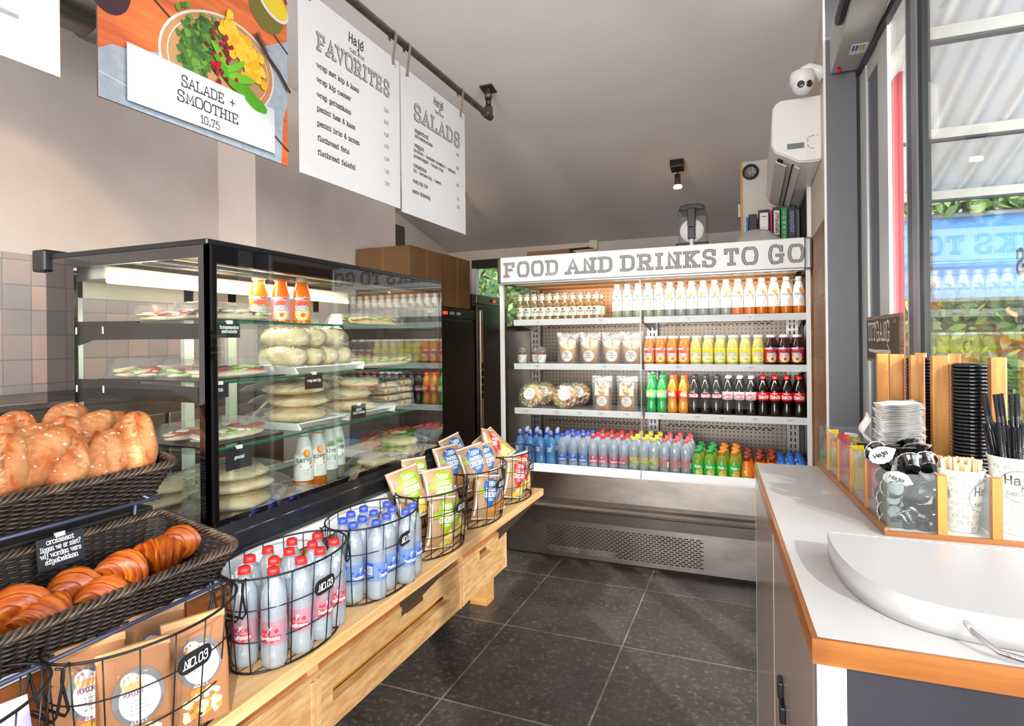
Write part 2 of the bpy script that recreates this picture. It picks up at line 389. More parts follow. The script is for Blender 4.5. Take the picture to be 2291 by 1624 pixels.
# ------------------------------------------------------------------ lettering (monoline typewriter face, drawn as strokes)
G = {
'A': ('0,0 2,6 4,0|.8,2.2 3.2,2.2', 4.2), 'B': ('.5,0 .5,6|~.5,6 2.4,6 3.4,5.6 3.4,3.6 2.4,3.2 .5,3.2|~2.4,3.2 3.8,3 4,.4 2.6,0 .5,0', 4.4),
'C': ('~3.9,4.6 3,6.2 .8,6.2 0,3 .8,-.2 3,-.2 4,1.4|!3.9,4.4 3.9,6', 4.3), 'D': ('.5,0 .5,6|~.5,6 2.4,6 4.1,5 4.1,1 2.4,0 .5,0', 4.5),
'E': ('.5,0 .5,6|.5,6 3.7,6|.5,3 2.8,3|.5,0 3.8,0', 4.2), 'F': ('.5,0 .5,6|.5,6 3.7,6|.5,3 2.8,3', 4),
'G': ('~3.9,4.6 3,6.2 .8,6.2 0,3 .8,-.2 3,-.2 3.8,.8|!3.9,0 3.9,2.6|!2.5,2.6 4.4,2.6|!3.9,4.4 3.9,6', 4.6), 'H': ('.5,0 .5,6|3.7,0 3.7,6|.5,3 3.7,3', 4.2),
'I': ('1,0 1,6', 2), 'J': ('~3,2 2.8,0 1,-.4 .2,1.4|3,2 3,6', 3.8), 'K': ('.5,0 .5,6|.5,2.4 3.7,6|1.6,3.6 3.9,0', 4.3), 'L': ('.5,0 .5,6|.5,0 3.6,0', 4),
'M': ('.4,0 .6,6 2.3,1.6 4,6 4.2,0', 4.6), 'N': ('.5,0 .5,6 3.7,0|3.7,0 3.7,6', 4.3), 'O': ('~2.1,6.1 .5,5.9 -.2,3 .5,.1 2.1,-.1 3.7,.1 4.4,3 3.7,5.9 2.1,6.1', 4.3),
'P': ('.5,0 .5,6|~.5,6 2.6,6 3.9,5.4 3.9,3.2 2.6,2.8 .5,2.8', 4.1), 'Q': ('~2.1,6.1 .5,5.9 -.2,3 .5,.1 2.1,-.1 3.7,.1 4.4,3 3.7,5.9 2.1,6.1|2.4,1.4 4,-.6', 4.3),
'R': ('.5,0 .5,6|~.5,6 2.6,6 3.7,5.5 3.7,3.5 2.6,3 .5,3|2.2,3 4,0', 4.3), 'S': ('~3.6,4.8 3,6.2 .9,6.2 .2,4.8 .8,3.4 3,2.8 3.8,1.4 3,-.2 .8,-.2 .2,1.4|!3.7,4.6 3.7,6|!.1,1.5 .1,0', 4),
'T': ('2,0 2,6|0,6 4,6', 4), 'U': ('~.5,2 .5,.6 1.4,-.2 2.9,-.2 3.8,.6 3.8,2|.5,2 .5,6|3.8,2 3.8,6', 4.3), 'V': ('0,6 2,0 4,6', 4), 'W': ('0,6 1.3,0 2.6,4.6 3.9,0 5.2,6', 5.2),
'X': ('.2,0 3.8,6|.2,6 3.8,0', 4), 'Y': ('0,6 2,3 4,6|2,3 2,0', 4), 'Z': ('.4,6 3.6,6 .4,0 3.8,0', 4),
'a': ('~.5,3.4 1.2,4.2 2.4,4.2 2.8,3.2|!2.8,3.2 2.8,.5 3.4,0|~2.8,2.4 1,2.4 .2,1.2 .8,-.1 2.2,0 2.8,1', 3.6), 'b': ('.5,0 .5,6|~.5,2.8 1.2,4.2 3,4.2 3.6,2 3,-.2 1.2,-.2 .5,1.2', 3.8),
'c': ('~3.2,3 2.4,4.2 .8,4.2 .1,2 .8,-.2 2.6,-.2 3.3,1', 3.5), 'd': ('3.1,0 3.1,6|~3.1,2.8 2.4,4.2 .6,4.2 .1,2 .6,-.2 2.4,-.2 3.1,1.2', 3.8),
'e': ('!.2,2.1 3.2,2.1|~3.2,2.1 3,4.2 .6,4.2 .1,2 .6,-.2 2.6,-.2 3.3,.9', 3.6), 'f': ('1.2,0 1.2,4.6|~1.2,4.6 1.4,6 2.4,6.1 3,5.6|.2,4 2.5,4', 2.9),
'g': ('~2.9,2.8 2.2,4.2 .6,4.2 .1,2.2 .6,.2 2.2,.2 2.9,1.6|!2.9,4 2.9,-.6|~2.9,-.6 2.6,-2 1,-2.2 .3,-1.4', 3.7), 'h': ('.5,0 .5,6|~.5,2.6 1.2,4.2 2.8,4.2 3.1,2.6|3.1,2.6 3.1,0', 3.8),
'i': ('1.2,0 1.2,4|!.3,4 1.2,4|!1.2,5.3 1.2,5.9', 2.4), 'j': ('!1.6,4 1.6,-.6|~1.6,-.6 1.4,-2 .2,-2.1|!.7,4 1.6,4|!1.6,5.3 1.6,5.9', 2.4), 'k': ('.5,0 .5,6|.5,1.6 2.9,4|1.4,2.4 3.2,0', 3.6),
'l': ('1.1,0 1.1,6|!.3,6 1.1,6', 2.3), 'm': ('.4,0 .4,4|~.4,2.6 1,4.2 2,4.2 2.2,2.6|2.2,2.6 2.2,0|~2.2,2.6 2.8,4.2 3.8,4.2 4,2.6|4,2.6 4,0', 4.6), 'n': ('.5,0 .5,4|~.5,2.6 1.2,4.2 2.8,4.2 3.1,2.6|3.1,2.6 3.1,0', 3.8),
'o': ('~1.8,4.1 .5,4 -.1,2 .5,0 1.8,-.1 3.1,0 3.7,2 3.1,4 1.8,4.1', 3.7), 'p': ('.5,-2 .5,4|~.5,2.8 1.2,4.2 3,4.2 3.6,2 3,-.2 1.2,-.2 .5,1.2', 3.8), 'q': ('3.1,-2 3.1,4|~3.1,2.8 2.4,4.2 .6,4.2 .1,2 .6,-.2 2.4,-.2 3.1,1.2', 3.8),
'r': ('.8,0 .8,4|~.8,2.4 1.4,4 2.4,4.3 3,3.6', 3.2), 's': ('~3,3.2 2.4,4.2 .8,4.2 .3,3.1 .9,2.2 2.4,1.9 3.1,.9 2.4,-.2 .7,-.2 .2,.8', 3.4), 't': ('!1.2,5.4 1.2,1|~1.2,1 1.4,-.1 2.6,-.1 3,.6|.1,4 2.6,4', 3.1),
'u': ('~.5,1.4 .8,-.2 2.4,-.2 3.1,1.4|.5,1.4 .5,4|3.1,0 3.1,4', 3.8), 'v': ('0,4 1.7,0 3.4,4', 3.4), 'w': ('0,4 1,0 2.2,3.2 3.4,0 4.4,4', 4.4), 'x': ('.2,0 3.2,4|.2,4 3.2,0', 3.4), 'y': ('0,4 1.8,.3|3.5,4 1,-2', 3.5), 'z': ('.3,4 3,4 .3,0 3.1,0', 3.4),
'0': ('~1.8,6.1 .4,5.8 0,3 .4,.2 1.8,-.1 3.2,.2 3.6,3 3.2,5.8 1.8,6.1', 3.9), '1': ('1.8,0 1.8,6|!.7,5 1.8,6', 3.2), '2': ('~.3,4.6 .7,6.1 3,6.1 3.4,4.2 1.6,2 .2,0|.2,0 3.6,0', 3.9), '3': ('~.3,5 1,6.2 3,6.2 3.4,3.6 1.4,3.2|~1.4,3.2 3.6,3.2 3.7,.2 1,-.4 .1,1.2', 3.9),
'4': ('2.7,0 2.7,6|!2.7,6 0,1.8 3.8,1.8', 4), '5': ('!3.2,6 .8,6 .5,3.4|~.5,3.4 2,4.1 3.6,3 3.4,.2 1.2,-.4 .2,.9', 3.9), '6': ('~3.2,5.4 1.4,6.4 .2,4 .1,1 1.6,-.3 3.4,.4 3.4,2.8 2,3.6 .3,2.4', 3.9), '7': ('.2,6 3.6,6 1.4,0', 3.8),
'8': ('~1.8,3.2 .2,4 .6,6.1 3,6.1 3.4,4 1.8,3.2 0,2.4 .2,-.1 3.4,-.1 3.6,2.4 1.8,3.2', 3.9), '9': ('~3.4,3.6 2,2.6 .3,3.4 .5,6 2.8,6.3 3.6,4.4 3,1 .8,0', 3.9),
'&': ('~3.8,2.4 2.6,0 .8,-.2 0,1.4 1,3 2.8,4.4 2.6,6 1.2,6 .9,4.6 2.4,2 4,0', 4.3), '+': ('!1.8,1 1.8,5|!0,3 3.6,3', 4), '-': ('!.3,2.2 2.7,2.2', 3), '.': ('!.5,0 .5,.6', 1.6), ',': ('!.8,.6 .4,-1', 1.7), '?': ('~.2,5 1,6.3 3,6.2 3,4.2 1.6,3 1.6,1.8|!1.6,0 1.6,.6', 3.6),
"'": ('!.6,6.2 .5,4.8', 1.4), ' ': ('', 2.6), ':': ('!.6,.2 .6,.8|!.6,3 .6,3.6', 1.6), '(': ('~1.4,7 .3,3 1.4,-1', 1.8), ')': ('~.3,7 1.4,3 .3,-1', 1.8),
}
def _catmull(p, n=5):
    out = []
    for i in range(len(p) - 1):
        p0 = p[i - 1] if i > 0 else (p[-2] if p[0] == p[-1] else p[0]); p1 = p[i]; p2 = p[i + 1]
        p3 = p[i + 2] if i + 2 < len(p) else (p[1] if p[0] == p[-1] else p[-1])
        for k in range(n):
            t = k / n
            out.append(tuple(0.5 * (2 * p1[a] + (p2[a] - p0[a]) * t + (2 * p0[a] - 5 * p1[a] + 4 * p2[a] - p3[a]) * t * t
                                    + (3 * p1[a] - p0[a] - 3 * p2[a] + p3[a]) * t ** 3) for a in (0, 1)))
    out.append(p[-1]); return out
_GC = {}
_RAW = [False]
def glyph(ch, serif, q=5):
    k = (ch, serif, q)
    if k in _GC: return _GC[k]
    src, w = G.get(ch, G['-']); strokes = []
    for s_ in src.split('|'):
        if not s_: continue
        fl = s_[0]
        pts = [tuple(float(v) for v in p.split(',')) for p in s_.lstrip('~!').split(' ')]
        if fl == '!' and not serif and ch in 'CGS': 
            if ch != 'G': continue
        if fl == '~': strokes.append(_catmull(pts, q)); continue
        strokes.append(pts)
        if fl == '!' or not serif: continue
        for a, b in ((pts[0], pts[1]), (pts[-1], pts[-2])):
            hor = abs(a[1] - b[1]) < 0.3 * abs(a[0] - b[0])
            if hor:
                if a[1] in (0, 6) and ch in 'EFLTZ7z2':
                    d = -1 if a[1] == 6 else 1
                    if not any(abs(a[0] - x) < .2 for x in (.5,)): strokes.append([(a[0], a[1]), (a[0], a[1] + d * 1.3)])
            elif a[1] in (0, 4, 6, -2):
                l_ = 0.85
                if a[1] in (4, 6) and ch in 'bdhklnmrpqu1iI' and ch != 'I':
                    strokes.append([(a[0] - l_, a[1]), (a[0], a[1])])
                else: strokes.append([(a[0] - l_, a[1]), (a[0] + l_, a[1])])
    _GC[k] = (strokes, w); return _GC[k]
_LAY = [0]
def stagger(fn):
    """each stroke a hair above the last, so overlapping strokes never share a plane"""
    _LAY[0] = (_LAY[0] + 1) % 20; d = _LAY[0] * 1.5e-5; e = 5e-4
    def g(u, v):
        p = Vector(fn(u, v)); a = Vector(fn(u + e, v)) - p; b = Vector(fn(u, v + e)) - p; n = a.cross(b)
        return tuple(p + n.normalized() * d) if n.length > 1e-14 else tuple(p)
    return g
def ribbon(mb, pts, hw, fn, mi):
    if not _RAW[0]: fn = stagger(fn)
    n = len(pts)
    if n < 2: return
    closed = pts[0] == pts[-1]
    L = []; R = []
    for i in range(n):
        a = pts[i - 1] if i > 0 else (pts[-2] if closed else None)
        b = pts[i + 1] if i < n - 1 else (pts[1] if closed else None)
        p = pts[i]
        def nrm(u, v):
            dx, dy = v[0] - u[0], v[1] - u[1]; q = math.hypot(dx, dy) or 1
            return (-dy / q, dx / q)
        if a is None: nx, ny = nrm(p, b); k = 1
        elif b is None: nx, ny = nrm(a, p); k = 1
        else:
            n1 = nrm(a, p); n2 = nrm(p, b); nx, ny = n1[0] + n2[0], n1[1] + n2[1]; q = math.hypot(nx, ny) or 1
            nx, ny = nx / q, ny / q; k = min(1.8, 1 / max(0.3, nx * n1[0] + ny * n1[1]))
        px, py = p
        if not closed:
            if i == 0: px -= (b[0] - p[0]) / (math.hypot(b[0] - p[0], b[1] - p[1]) or 1) * hw; py -= (b[1] - p[1]) / (math.hypot(b[0] - p[0], b[1] - p[1]) or 1) * hw
            if i == n - 1: px += (p[0] - a[0]) / (math.hypot(p[0] - a[0], p[1] - a[1]) or 1) * hw; py += (p[1] - a[1]) / (math.hypot(p[0] - a[0], p[1] - a[1]) or 1) * hw
        L.append((px + nx * hw * k, py + ny * hw * k)); R.append((px - nx * hw * k, py - ny * hw * k))
    vs = [fn(*p) for p in L] + [fn(*p) for p in R]
    mb.add(vs, [(n + i, n + i + 1, i + 1, i) for i in range(n - 1)], mi)
def text_w(s_, size, spacing=0.6):
    return sum(G.get(c, G['-'])[1] + spacing for c in s_) * size / 6
def text(mb, s_, size, mp, u=0, v=0, align='c', weight=0.35, spacing=0.6, serif=True, mi=0, slant=0.0, q=5, width=None):
    """strokes of a word in the (u,v) plane handed to mp(u,v); weight is the half stroke in sixths of the cap height"""
    k = size / 6; W = text_w(s_, size, spacing); kx = k
    if width: kx = k * width / W; W = width
    x = u - (W / 2 if align == 'c' else (W if align == 'r' else 0))
    for ch in s_:
        st, w = glyph(ch, serif, q)
        for p in st:
            g_ = stagger(mp); _RAW[0] = True
            ribbon(mb, p, weight, lambda a, b: g_(x + (a + b * slant) * kx, v + b * k), mi); _RAW[0] = False
        x += (w + spacing) * kx
    return mb
def plane(o, ud, vd):
    o, ud, vd = Vector(o), Vector(ud), Vector(vd)
    return lambda u, v: tuple(o + ud * u + vd * v)
def wrap(r, z0=0.0, face=-pi / 2):
    """round a standing cylinder; the word reads left to right seen from outside, centred on the angle face"""
    return lambda u, v: (r * cos(face + u / r), r * sin(face + u / r), z0 + v)
def disc(mb, mp, u, v, ru, rv, mi=0, n=16, rot=0.0, rings=2, jag=0.0, seed=0):
    mp = stagger(mp)
    vs = [mp(u, v)]; fs = []
    rnd = random.Random(seed)
    jj = [1 + jag * (rnd.random() - .5) for _ in range(n)]
    for j in range(1, rings + 1):
        for k in range(n):
            a = 2 * pi * k / n; x = ru * cos(a) * j / rings * jj[k]; y = rv * sin(a) * j / rings * jj[k]
            vs.append(mp(u + x * cos(rot) - y * sin(rot), v + x * sin(rot) + y * cos(rot)))
    for k in range(n):
        l = (k + 1) % n
        fs.append((0, 1 + k, 1 + l))
        for j in range(rings - 1):
            fs.append((1 + j * n + k, 1 + (j + 1) * n + k, 1 + (j + 1) * n + l, 1 + j * n + l))
    mb.add(vs, fs, mi); return mb
def patch(mb, mp, u0, u1, v0, v1, mi=0, nu=6, nv=2):
    b = [mp(u0 + (u1 - u0) * i / nu, v0 + (v1 - v0) * j / nv) for j in range(nv + 1) for i in range(nu + 1)]
    mb.add(b, [(j * (nu + 1) + i, j * (nu + 1) + i + 1, (j + 1) * (nu + 1) + i + 1, (j + 1) * (nu + 1) + i) for j in range(nv) for i in range(nu)], mi); return mb
def lift(mp, base, d):
    """the same map pushed d away from a centre axis (for layers above a label)"""
    def f(u, v):
        p = Vector(mp(u, v)); n = Vector((p.x - base[0], p.y - base[1], 0)); n.normalize(); return tuple(p + n * d)
    return f

M_ = {}
def C(name, color, **k):
    if name not in M_: M_[name] = mat(name, color, **k)
    return M_[name]
BLACK = C('black_plastic', '141417', rough=0.35)
GLOSSBLACK = C('gloss_black', '08080a', rough=0.03, coat=1.0)
INK = C('ink', '1d1a1b', rough=0.6)
WHITE = C('white_print', 'f2f2f0', rough=0.45)
WHITEP = C('white_plastic', 'ecebe8', rough=0.35)
CREAM = C('cream_print', 'efe6d2', rough=0.5)
STEEL = mat('brushed_steel', '8f8a86', 0.34, 1.0, color2='6f6a66', nscale=5, stretch=(1, 1, 30), ncon=(0.3, 0.7), rvar=0.1)
STEELH = mat('scratched_steel', 'a99c92', 0.32, 1.0, color2='897e76', nscale=4, stretch=(1, 3, 3), ncon=(0.3, 0.7), rvar=0.12, bump=0.03, bscale=8)
DARKSTEEL = mat('dark_steel', '4b4644', 0.32, 1.0, color2='3a3634', nscale=4, stretch=(20, 20, 1), ncon=(0.3, 0.7))
WIRE = C('black_wire', '1b1a1c', rough=0.4, metal=0.3)
GLASS = sheer('clear_glass', 'fbfdfc', refl=0.45, rough=0.0, ior=1.5)
GLASSEDGE = sheer('green_glass_edge', '1c7a5f', '1f8f6c', 0.6, rough=0.1)
SHELFGLASS = sheer('shelf_glass', 'f2f9f5', refl=0.6, rough=0.0, ior=1.5)
FILM = sheer('cello_film', 'fbfaf7', 'ffffff', 0.10, rough=0.08, ior=1.5, refl=1.6, bump=0.9, bscale=45)
WGLASS = sheer('window_glass', 'fbfdfc', refl=1.5, rough=0.0, ior=1.5)
CLEARP = sheer('clear_plastic', 'f5f7f7', 'ffffff', 0.06, rough=0.03, ior=1.5, refl=1.2)

# ================================================================== the room
PLASTER = mat('wall_plaster', 'd0c3bc', 0.7, color2='c4b7af', nscale=2.2, ndetail=6, bump=0.02, bscale=9)
PLASTER2 = mat('warm_plaster', 'd9cfc6', 0.75, color2='cfc4ba', nscale=2.0)
CEILM = mat('ceiling_paint', 'dedad9', 0.75, color2='d8d3d2', nscale=1.5)
FLOORM = brick_mat('floor_slate_tiles', '504844', '5e5650', 'aba096', 0.6, 0.67, 0.0, 0.008, 0.42, 'XY', (1.184, -0.095), 0.85, 5.5, 0.3, 0.4, ncol='332e2b', speck=((38, .52, .75, '8d827a'), (16, .66, .72, 'c9c2ba'), (120, .60, .78, '8a7f78')))
TILEM = brick_mat('wall_glazed_tiles', 'd0b3a6', '999c9d', '8d847e', 0.108, 0.108, 0.0, 0.005, 0.12, 'YZ', (0.02, 0.014), 0.4, 9, 0.6, 0.6, ncol='c4aba0')
BROWNTILE = brick_mat('brown_glazed_tiles', '96683f', '845634', '5d4a38', 0.15, 0.15, 0.0, 0.005, 0.5, 'YZ', (0.0, 0.0), 0.3, 9, 0.6, ncol='b48a62')
CZ = lambda y: 3.724 - 0.236 * y

struct(obj('floor', MB().box(-3.2, 0.62, -3.4, 5.75, -0.06, 0.0), FLOORM))
mb = MB().box(-3.2, 0.72, -3.4, -1.4, CZ(-1.4), CZ(-1.4) + .08); vs = []
for dz in (0.0, 0.08):
    for (x, y) in ((-3.2, -1.4), (0.72, -1.4), (0.72, 5.75), (-3.2, 5.75)): vs.append((x, y, CZ(y) + dz))
mb.add(vs, [(3, 2, 1, 0), (4, 5, 6, 7), (0, 1, 5, 4), (1, 2, 6, 5), (2, 3, 7, 6), (3, 0, 4, 7)])
struct(obj('ceiling', mb, CEILM))
def slope_wall(name, x0, x1, y0, y1, m, z0=0.0):
    mb = MB()
    mb.prism([(y0, z0), (y1, z0), (y1, CZ(y1) - 0.002), (y0, CZ(y0) - 0.002)], 'X', x0, x1)
    return struct(obj(name, mb, m))
slope_wall('wall_left', -3.1, -2.93, -1.4, 2.593, PLASTER)
# unseen shopfront wall behind the camera, added to cut skylight: one broad glazed opening
mb = MB(); zt = CZ(-1.4) - .003
mb.box(-3.1, -2.93, -3.4, -1.4, 0, zt); mb.box(.47, .62, -3.4, -1.4, 0, zt); mb.box(-2.93, .47, -3.4, -3.3, 2.7, zt); mb.box(-2.93, -2.5, -3.4, -3.3, 0, 2.7); mb.box(.1, .47, -3.4, -3.3, 0, 2.7)
struct(obj('wall_front', mb, PLASTER))
w3 = struct(empty('window_3', (0, 0, 0)))
mb = MB()
for x in (-2.5, -1.25, .04): mb.box(x, x + .06, -3.38, -3.32, 0, 2.7)
obj('frame', mb, C('grey_frame', '5b5d66', rough=0.4), w3)
obj('pane', MB().box(-2.44, .04, -3.352, -3.346, .0, 2.7), GLASS, w3)
slope_wall('wall_left_pier', -3.1, -2.64, 2.593, 4.03, PLASTER)
slope_wall('wall_left_rear', -3.2, -3.0, 4.03, 5.6, PLASTER2)
struct(box_obj('trim_1', -2.93, -2.922, 0.2, 2.593, 0.0, 1.85, TILEM))
# back wall with its window opening
WX0, WX1, WZ0, WZ1 = -2.72, -1.75, 1.55, 2.30
mb = MB()
mb.box(-3.2, WX0, 5.6, 5.75, 0, CZ(5.6) - .002); mb.box(WX1, 0.62, 5.6, 5.75, 0, CZ(5.6) - .002)
mb.box(WX0, WX1, 5.6, 5.75, 0, WZ0); mb.box(WX0, WX1, 5.6, 5.75, WZ1, CZ(5.6) - .002)
struct(obj('wall_back', mb, PLASTER2))
DARKWOOD = C('dark_frame', '2a211c', rough=0.5)
w1 = struct(empty('window_1', (0, 0, 0)))
mb = MB()
mb.box(WX0, WX1, 5.58, 5.64, WZ1 - .09, WZ1); mb.box(WX0, WX1, 5.58, 5.64, WZ0, WZ0 + .05)
mb.box(WX1 - .05, WX1, 5.58, 5.64, WZ0 + .05, WZ1 - .09)
obj('frame', mb, DARKWOOD, w1)
box_obj('jamb', WX0, WX0 + .05, 5.58, 5.64, WZ0 + .05, WZ1 - .09, WHITEP, w1)
box_obj('pane', WX0 + .05, WX1 - .05, 5.605, 5.61, WZ0 + .05, WZ1 - .09, GLASS, w1)
# right wall behind the fridge, with brown tiles low down and the grey steel post at its end
slope_wall('wall_right', 0.318, 0.47, 3.035, 5.6, PLASTER2)
struct(box_obj('trim_2', 0.312, 0.318, 3.05, 4.4, 0.0, 2.0, BROWNTILE))
POST = mat('post_grey', '6a696e', 0.45)
mb = MB(); mb.prism([(0.320, 3.02), (0.455, 3.02), (0.455, 3.20), (0.50, 3.20), (0.50, 3.034), (0.320, 3.034)][:3] + [(0.455, 3.034), (0.320, 3.034)], 'Z', 0.0, CZ(3.03) - .003)
struct(obj('trim_3', mb, POST))
struct(box_obj('trim_4', 0.310, 0.3195, 3.018, 3.036, 0.0, CZ(3.03) - .003, WHITEP))
# white partition with the binder shelf, behind the fridge top
mb = MB().prism([(-0.052, 2.02), (0.316, 2.02), (0.316, CZ(4.42) - .003), (-0.052, CZ(4.42) - .003)], 'Y', 4.42, 4.46)
struct(obj('wall_partition', mb, PLASTER2))
struct(box_obj('trim_5', -0.066, -0.0525, 4.415, 4.465, 2.02, CZ(4.46) - .004, C('raw_plywood', 'c79a55', rough=0.6)))
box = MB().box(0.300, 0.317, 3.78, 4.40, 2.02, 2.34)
struct(obj('trim_6', box, C('recess_shade', '241d1b', rough=0.9)))  # dark slab on the wall, painting the shade of an open recess
struct(box_obj('trim_7', 0.296, 0.317, 3.755, 3.78, 2.0, 2.36, WHITEP))

# ------------------------------------------------------------------ glass front on the right with its sliding door
ALU = C('pale_aluminium', 'd5d8d4', rough=0.35, metal=0.3)
GREYF = C('grey_frame', '5b5d66', rough=0.4)
def WXf(y): return 0.452 + 0.047 * (3.03 - y)
def wbox(mb, y0, y1, z0, z1, d0, d1, mi=0):
    vs = []
    for z in (z0, z1):
        for y in (y0, y1):
            for d in (d0, d1): vs.append((WXf(y) + d, y, z))
    mb.add(vs, [(0, 2, 3, 1), (4, 5, 7, 6), (0, 1, 5, 4), (1, 3, 7, 5), (3, 2, 6, 7), (2, 0, 4, 6)], mi)
    return mb
HZ = 2.62
d1_ = struct(empty('door_1', (0, 0, 0)))
obj('leaf_frame', wbox(wbox(wbox(wbox(MB(), 2.90, 3.012, 0.0, HZ, 0.0, .012), 2.56, 2.70, 0, HZ, .0, .012), 2.70, 2.90, 0.0, .12, 0.003, .012), 2.70, 2.90, HZ - .08, HZ, .003, .012), ALU, d1_)
obj('leaf_infill', wbox(MB(), 2.70, 2.90, .12, HZ - .08, .008, .016), GREYF, d1_)
obj('seal', wbox(MB(), 3.012, 3.028, 0, HZ, -.012, .02), C('rubber', '222226', rough=0.7), d1_)
obj('side_glass', wbox(MB(), 2.336, 2.56, .05, HZ, .010, .015), GLASS, d1_)
w2 = struct(empty('window_2', (0, 0, 0)))
mb = MB(); wbox(mb, 2.255, 2.325, 0, HZ + .8, .0, .02, 0); wbox(mb, 2.205, 2.255, 0, HZ + .8, -.006, .02, 1); wbox(mb, 2.165, 2.205, 0, HZ + .8, -.0, .022, 2)
wbox(mb, 2.325, 2.336, 0, HZ + .8, .0, .02, 3)
obj('mullion', mb, [GREYF, C('mid_grey_frame', '85858f', rough=0.35), C('black_frame', '17171a', rough=0.4), ALU], w2)
mb = MB(); wbox(mb, 0.10, 0.22, 0, HZ + .8, .0, .07); wbox(mb, -1.35, -1.25, 0, HZ + .8, .0, .07); wbox(mb, -1.25, 2.165, 0, .06, 0, .07)
obj('frame', mb, GREYF, w2)
obj('pane', wbox(wbox(MB(), 0.22, 2.165, .06, HZ + .8, .008, .014), -1.25, .10, .06, HZ + .8, .008, .014), WGLASS, w2)
# operator box over the door
op = empty('door_operator', (0.39, 1.8, 2.63), 'pale grey box of the sliding door drive above the glass front', 'door drive')
obj('housing', MB().box(-0.055, 0.065, -1.4, 1.19, 0.0, 0.19), C('drive_grey', 'b3b0aa', rough=0.4), op, bevel=.004)
obj('motion_sensor', MB().box(-0.085, -0.056, -1.0, 0.78, 0.015, 0.06), BLACK, op, bevel=.01)
o = obj('release_knob', MB().lathe([(.010, -.022), (.010, -.012), (.006, -.012), (.006, 0.0)], 14), C('knob_red', 'd21f22', rough=0.3), op, (-0.028, 1.13, 0.0))
mb = MB().box(-0.005, 0.055, 0.93, 1.02, -0.0015, 0.0, 0)
for k in range(4): mb.box(0.0 + .012 * k, 0.007 + .012 * k, 0.935, 0.985, -0.0022, -0.0015, 1 if k < 2 else 2)
obj('instruction_label', mb, [WHITE, C('label_blue', '3c5aa8'), C('label_tan', 'd8b46a')], op)
box = MB(); wbox(box, 0.2, 3.03, HZ, HZ + .10, .005, .09)
struct(obj('trim_8', box, ALU))
mb = MB(); wbox(mb, 0.2, 3.03, HZ - .012, HZ + .02, -.014, .006)
struct(obj('trim_9', mb, C('track_dark', '2b2b2f', rough=0.4)))

# ------------------------------------------------------------------ outside the glass
struct(obj('ground', MB().box(0.62, 14, -9, 16, -0.07, -0.01), C('paving', '9d968c', rough=0.8, color2='8b857c', nscale=6)))
struct(obj('ground_yard', MB().box(-14, 0.62, -12, -3.4, -0.07, -0.01), M_['paving']))
CANZ = lambda y: 3.62 - 0.27 * y
CANM = sheer('corrugated_sheet', 'f7f8f6', 'ece7df', 0.96, rough=0.25, ior=1.4)
can = empty('canopy', (2.6, 2.0, CANZ(2.0)), 'pale corrugated sheet canopy on steel purlins outside the glass', 'canopy')
def cfn(u, v):
    x = -2.12 + 4.1 * u; y = -3.2 + 5.85 * v
    return (x, y, -0.27 * y + 0.030 * sin(x * 2 * pi / 0.15) + (0.012 if (v * 3) % 1 < .5 else 0))
obj('sheet', MB().grid(cfn, 253, 8), CANM, can)
PUR = C('purlin_grey', 'cfd0cc', rough=0.6)
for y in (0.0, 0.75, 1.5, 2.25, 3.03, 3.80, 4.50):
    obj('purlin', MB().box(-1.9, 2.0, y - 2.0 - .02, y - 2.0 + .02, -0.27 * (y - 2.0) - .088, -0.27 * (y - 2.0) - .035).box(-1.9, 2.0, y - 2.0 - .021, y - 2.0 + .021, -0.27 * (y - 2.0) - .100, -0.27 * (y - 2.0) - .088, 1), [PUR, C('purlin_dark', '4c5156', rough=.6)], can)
LF = [mat('leaf_green_%d' % i, c, 0.5, color2=c2, nscale=3) for i, (c, c2) in enumerate((('6f8f52', '93ad74'), ('567a44', '7d9a62'), ('9fbd5c', '82a54c'), ('c79a4c', 'd6b46a')))]
def leaves(name, spots, size, mats, label, cat, kind='stuff', seed=1, weights=(5, 4, 2, 1), core=None):
    rnd = random.Random(seed); mb = MB()
    if core: mb.box(*core, 1)
    idx = [i for i, w_ in enumerate(weights) for _ in range(w_)]
    for (x, y, z) in spots:
        s_ = size * rnd.uniform(.6, 1.3)
        M = (Matrix.Translation((x, y, z)) @ Matrix.Rotation(rnd.uniform(0, 6.28), 4, 'Z') @ Matrix.Rotation(rnd.uniform(-1.1, 1.1), 4, 'X') @ Matrix.Rotation(rnd.uniform(0, 6.28), 4, 'Y'))
        pts = [M @ Vector(p) for p in ((0, 0, -s_), (s_ * .45, .08 * s_, -.2 * s_), (s_ * .35, .05 * s_, .45 * s_), (0, 0, s_), (-s_ * .35, .05 * s_, .45 * s_), (-s_ * .45, .08 * s_, -.2 * s_))]
        mb.add([tuple(p) for p in pts], [(0, 1, 2, 3), (0, 3, 4, 5)], rnd.choice(idx), True)
    return tag(obj(name, mb, mats), label, cat, None, kind)
rnd = random.Random(3)
leaves('back_garden', [(rnd.gauss(-2.4, .9), rnd.gauss(7.4, .4), rnd.gauss(2.2, .5)) for _ in range(4200)], .06, LF, 'sunlit green tree seen through the small back window', 'foliage', seed=9, core=(-4.5, -.5, 8.2, 8.4, 0, 3.4))
leaves('hedge', [(rnd.uniform(0.7, 4.6), rnd.uniform(5.30, 5.75), rnd.uniform(0.3, 1.86)) for _ in range(6500)], 0.062, LF, 'dense green leafy hedge outside the glass front', 'hedge', seed=4, core=(.7, 4.6, 5.6, 5.8, 0, 1.8))
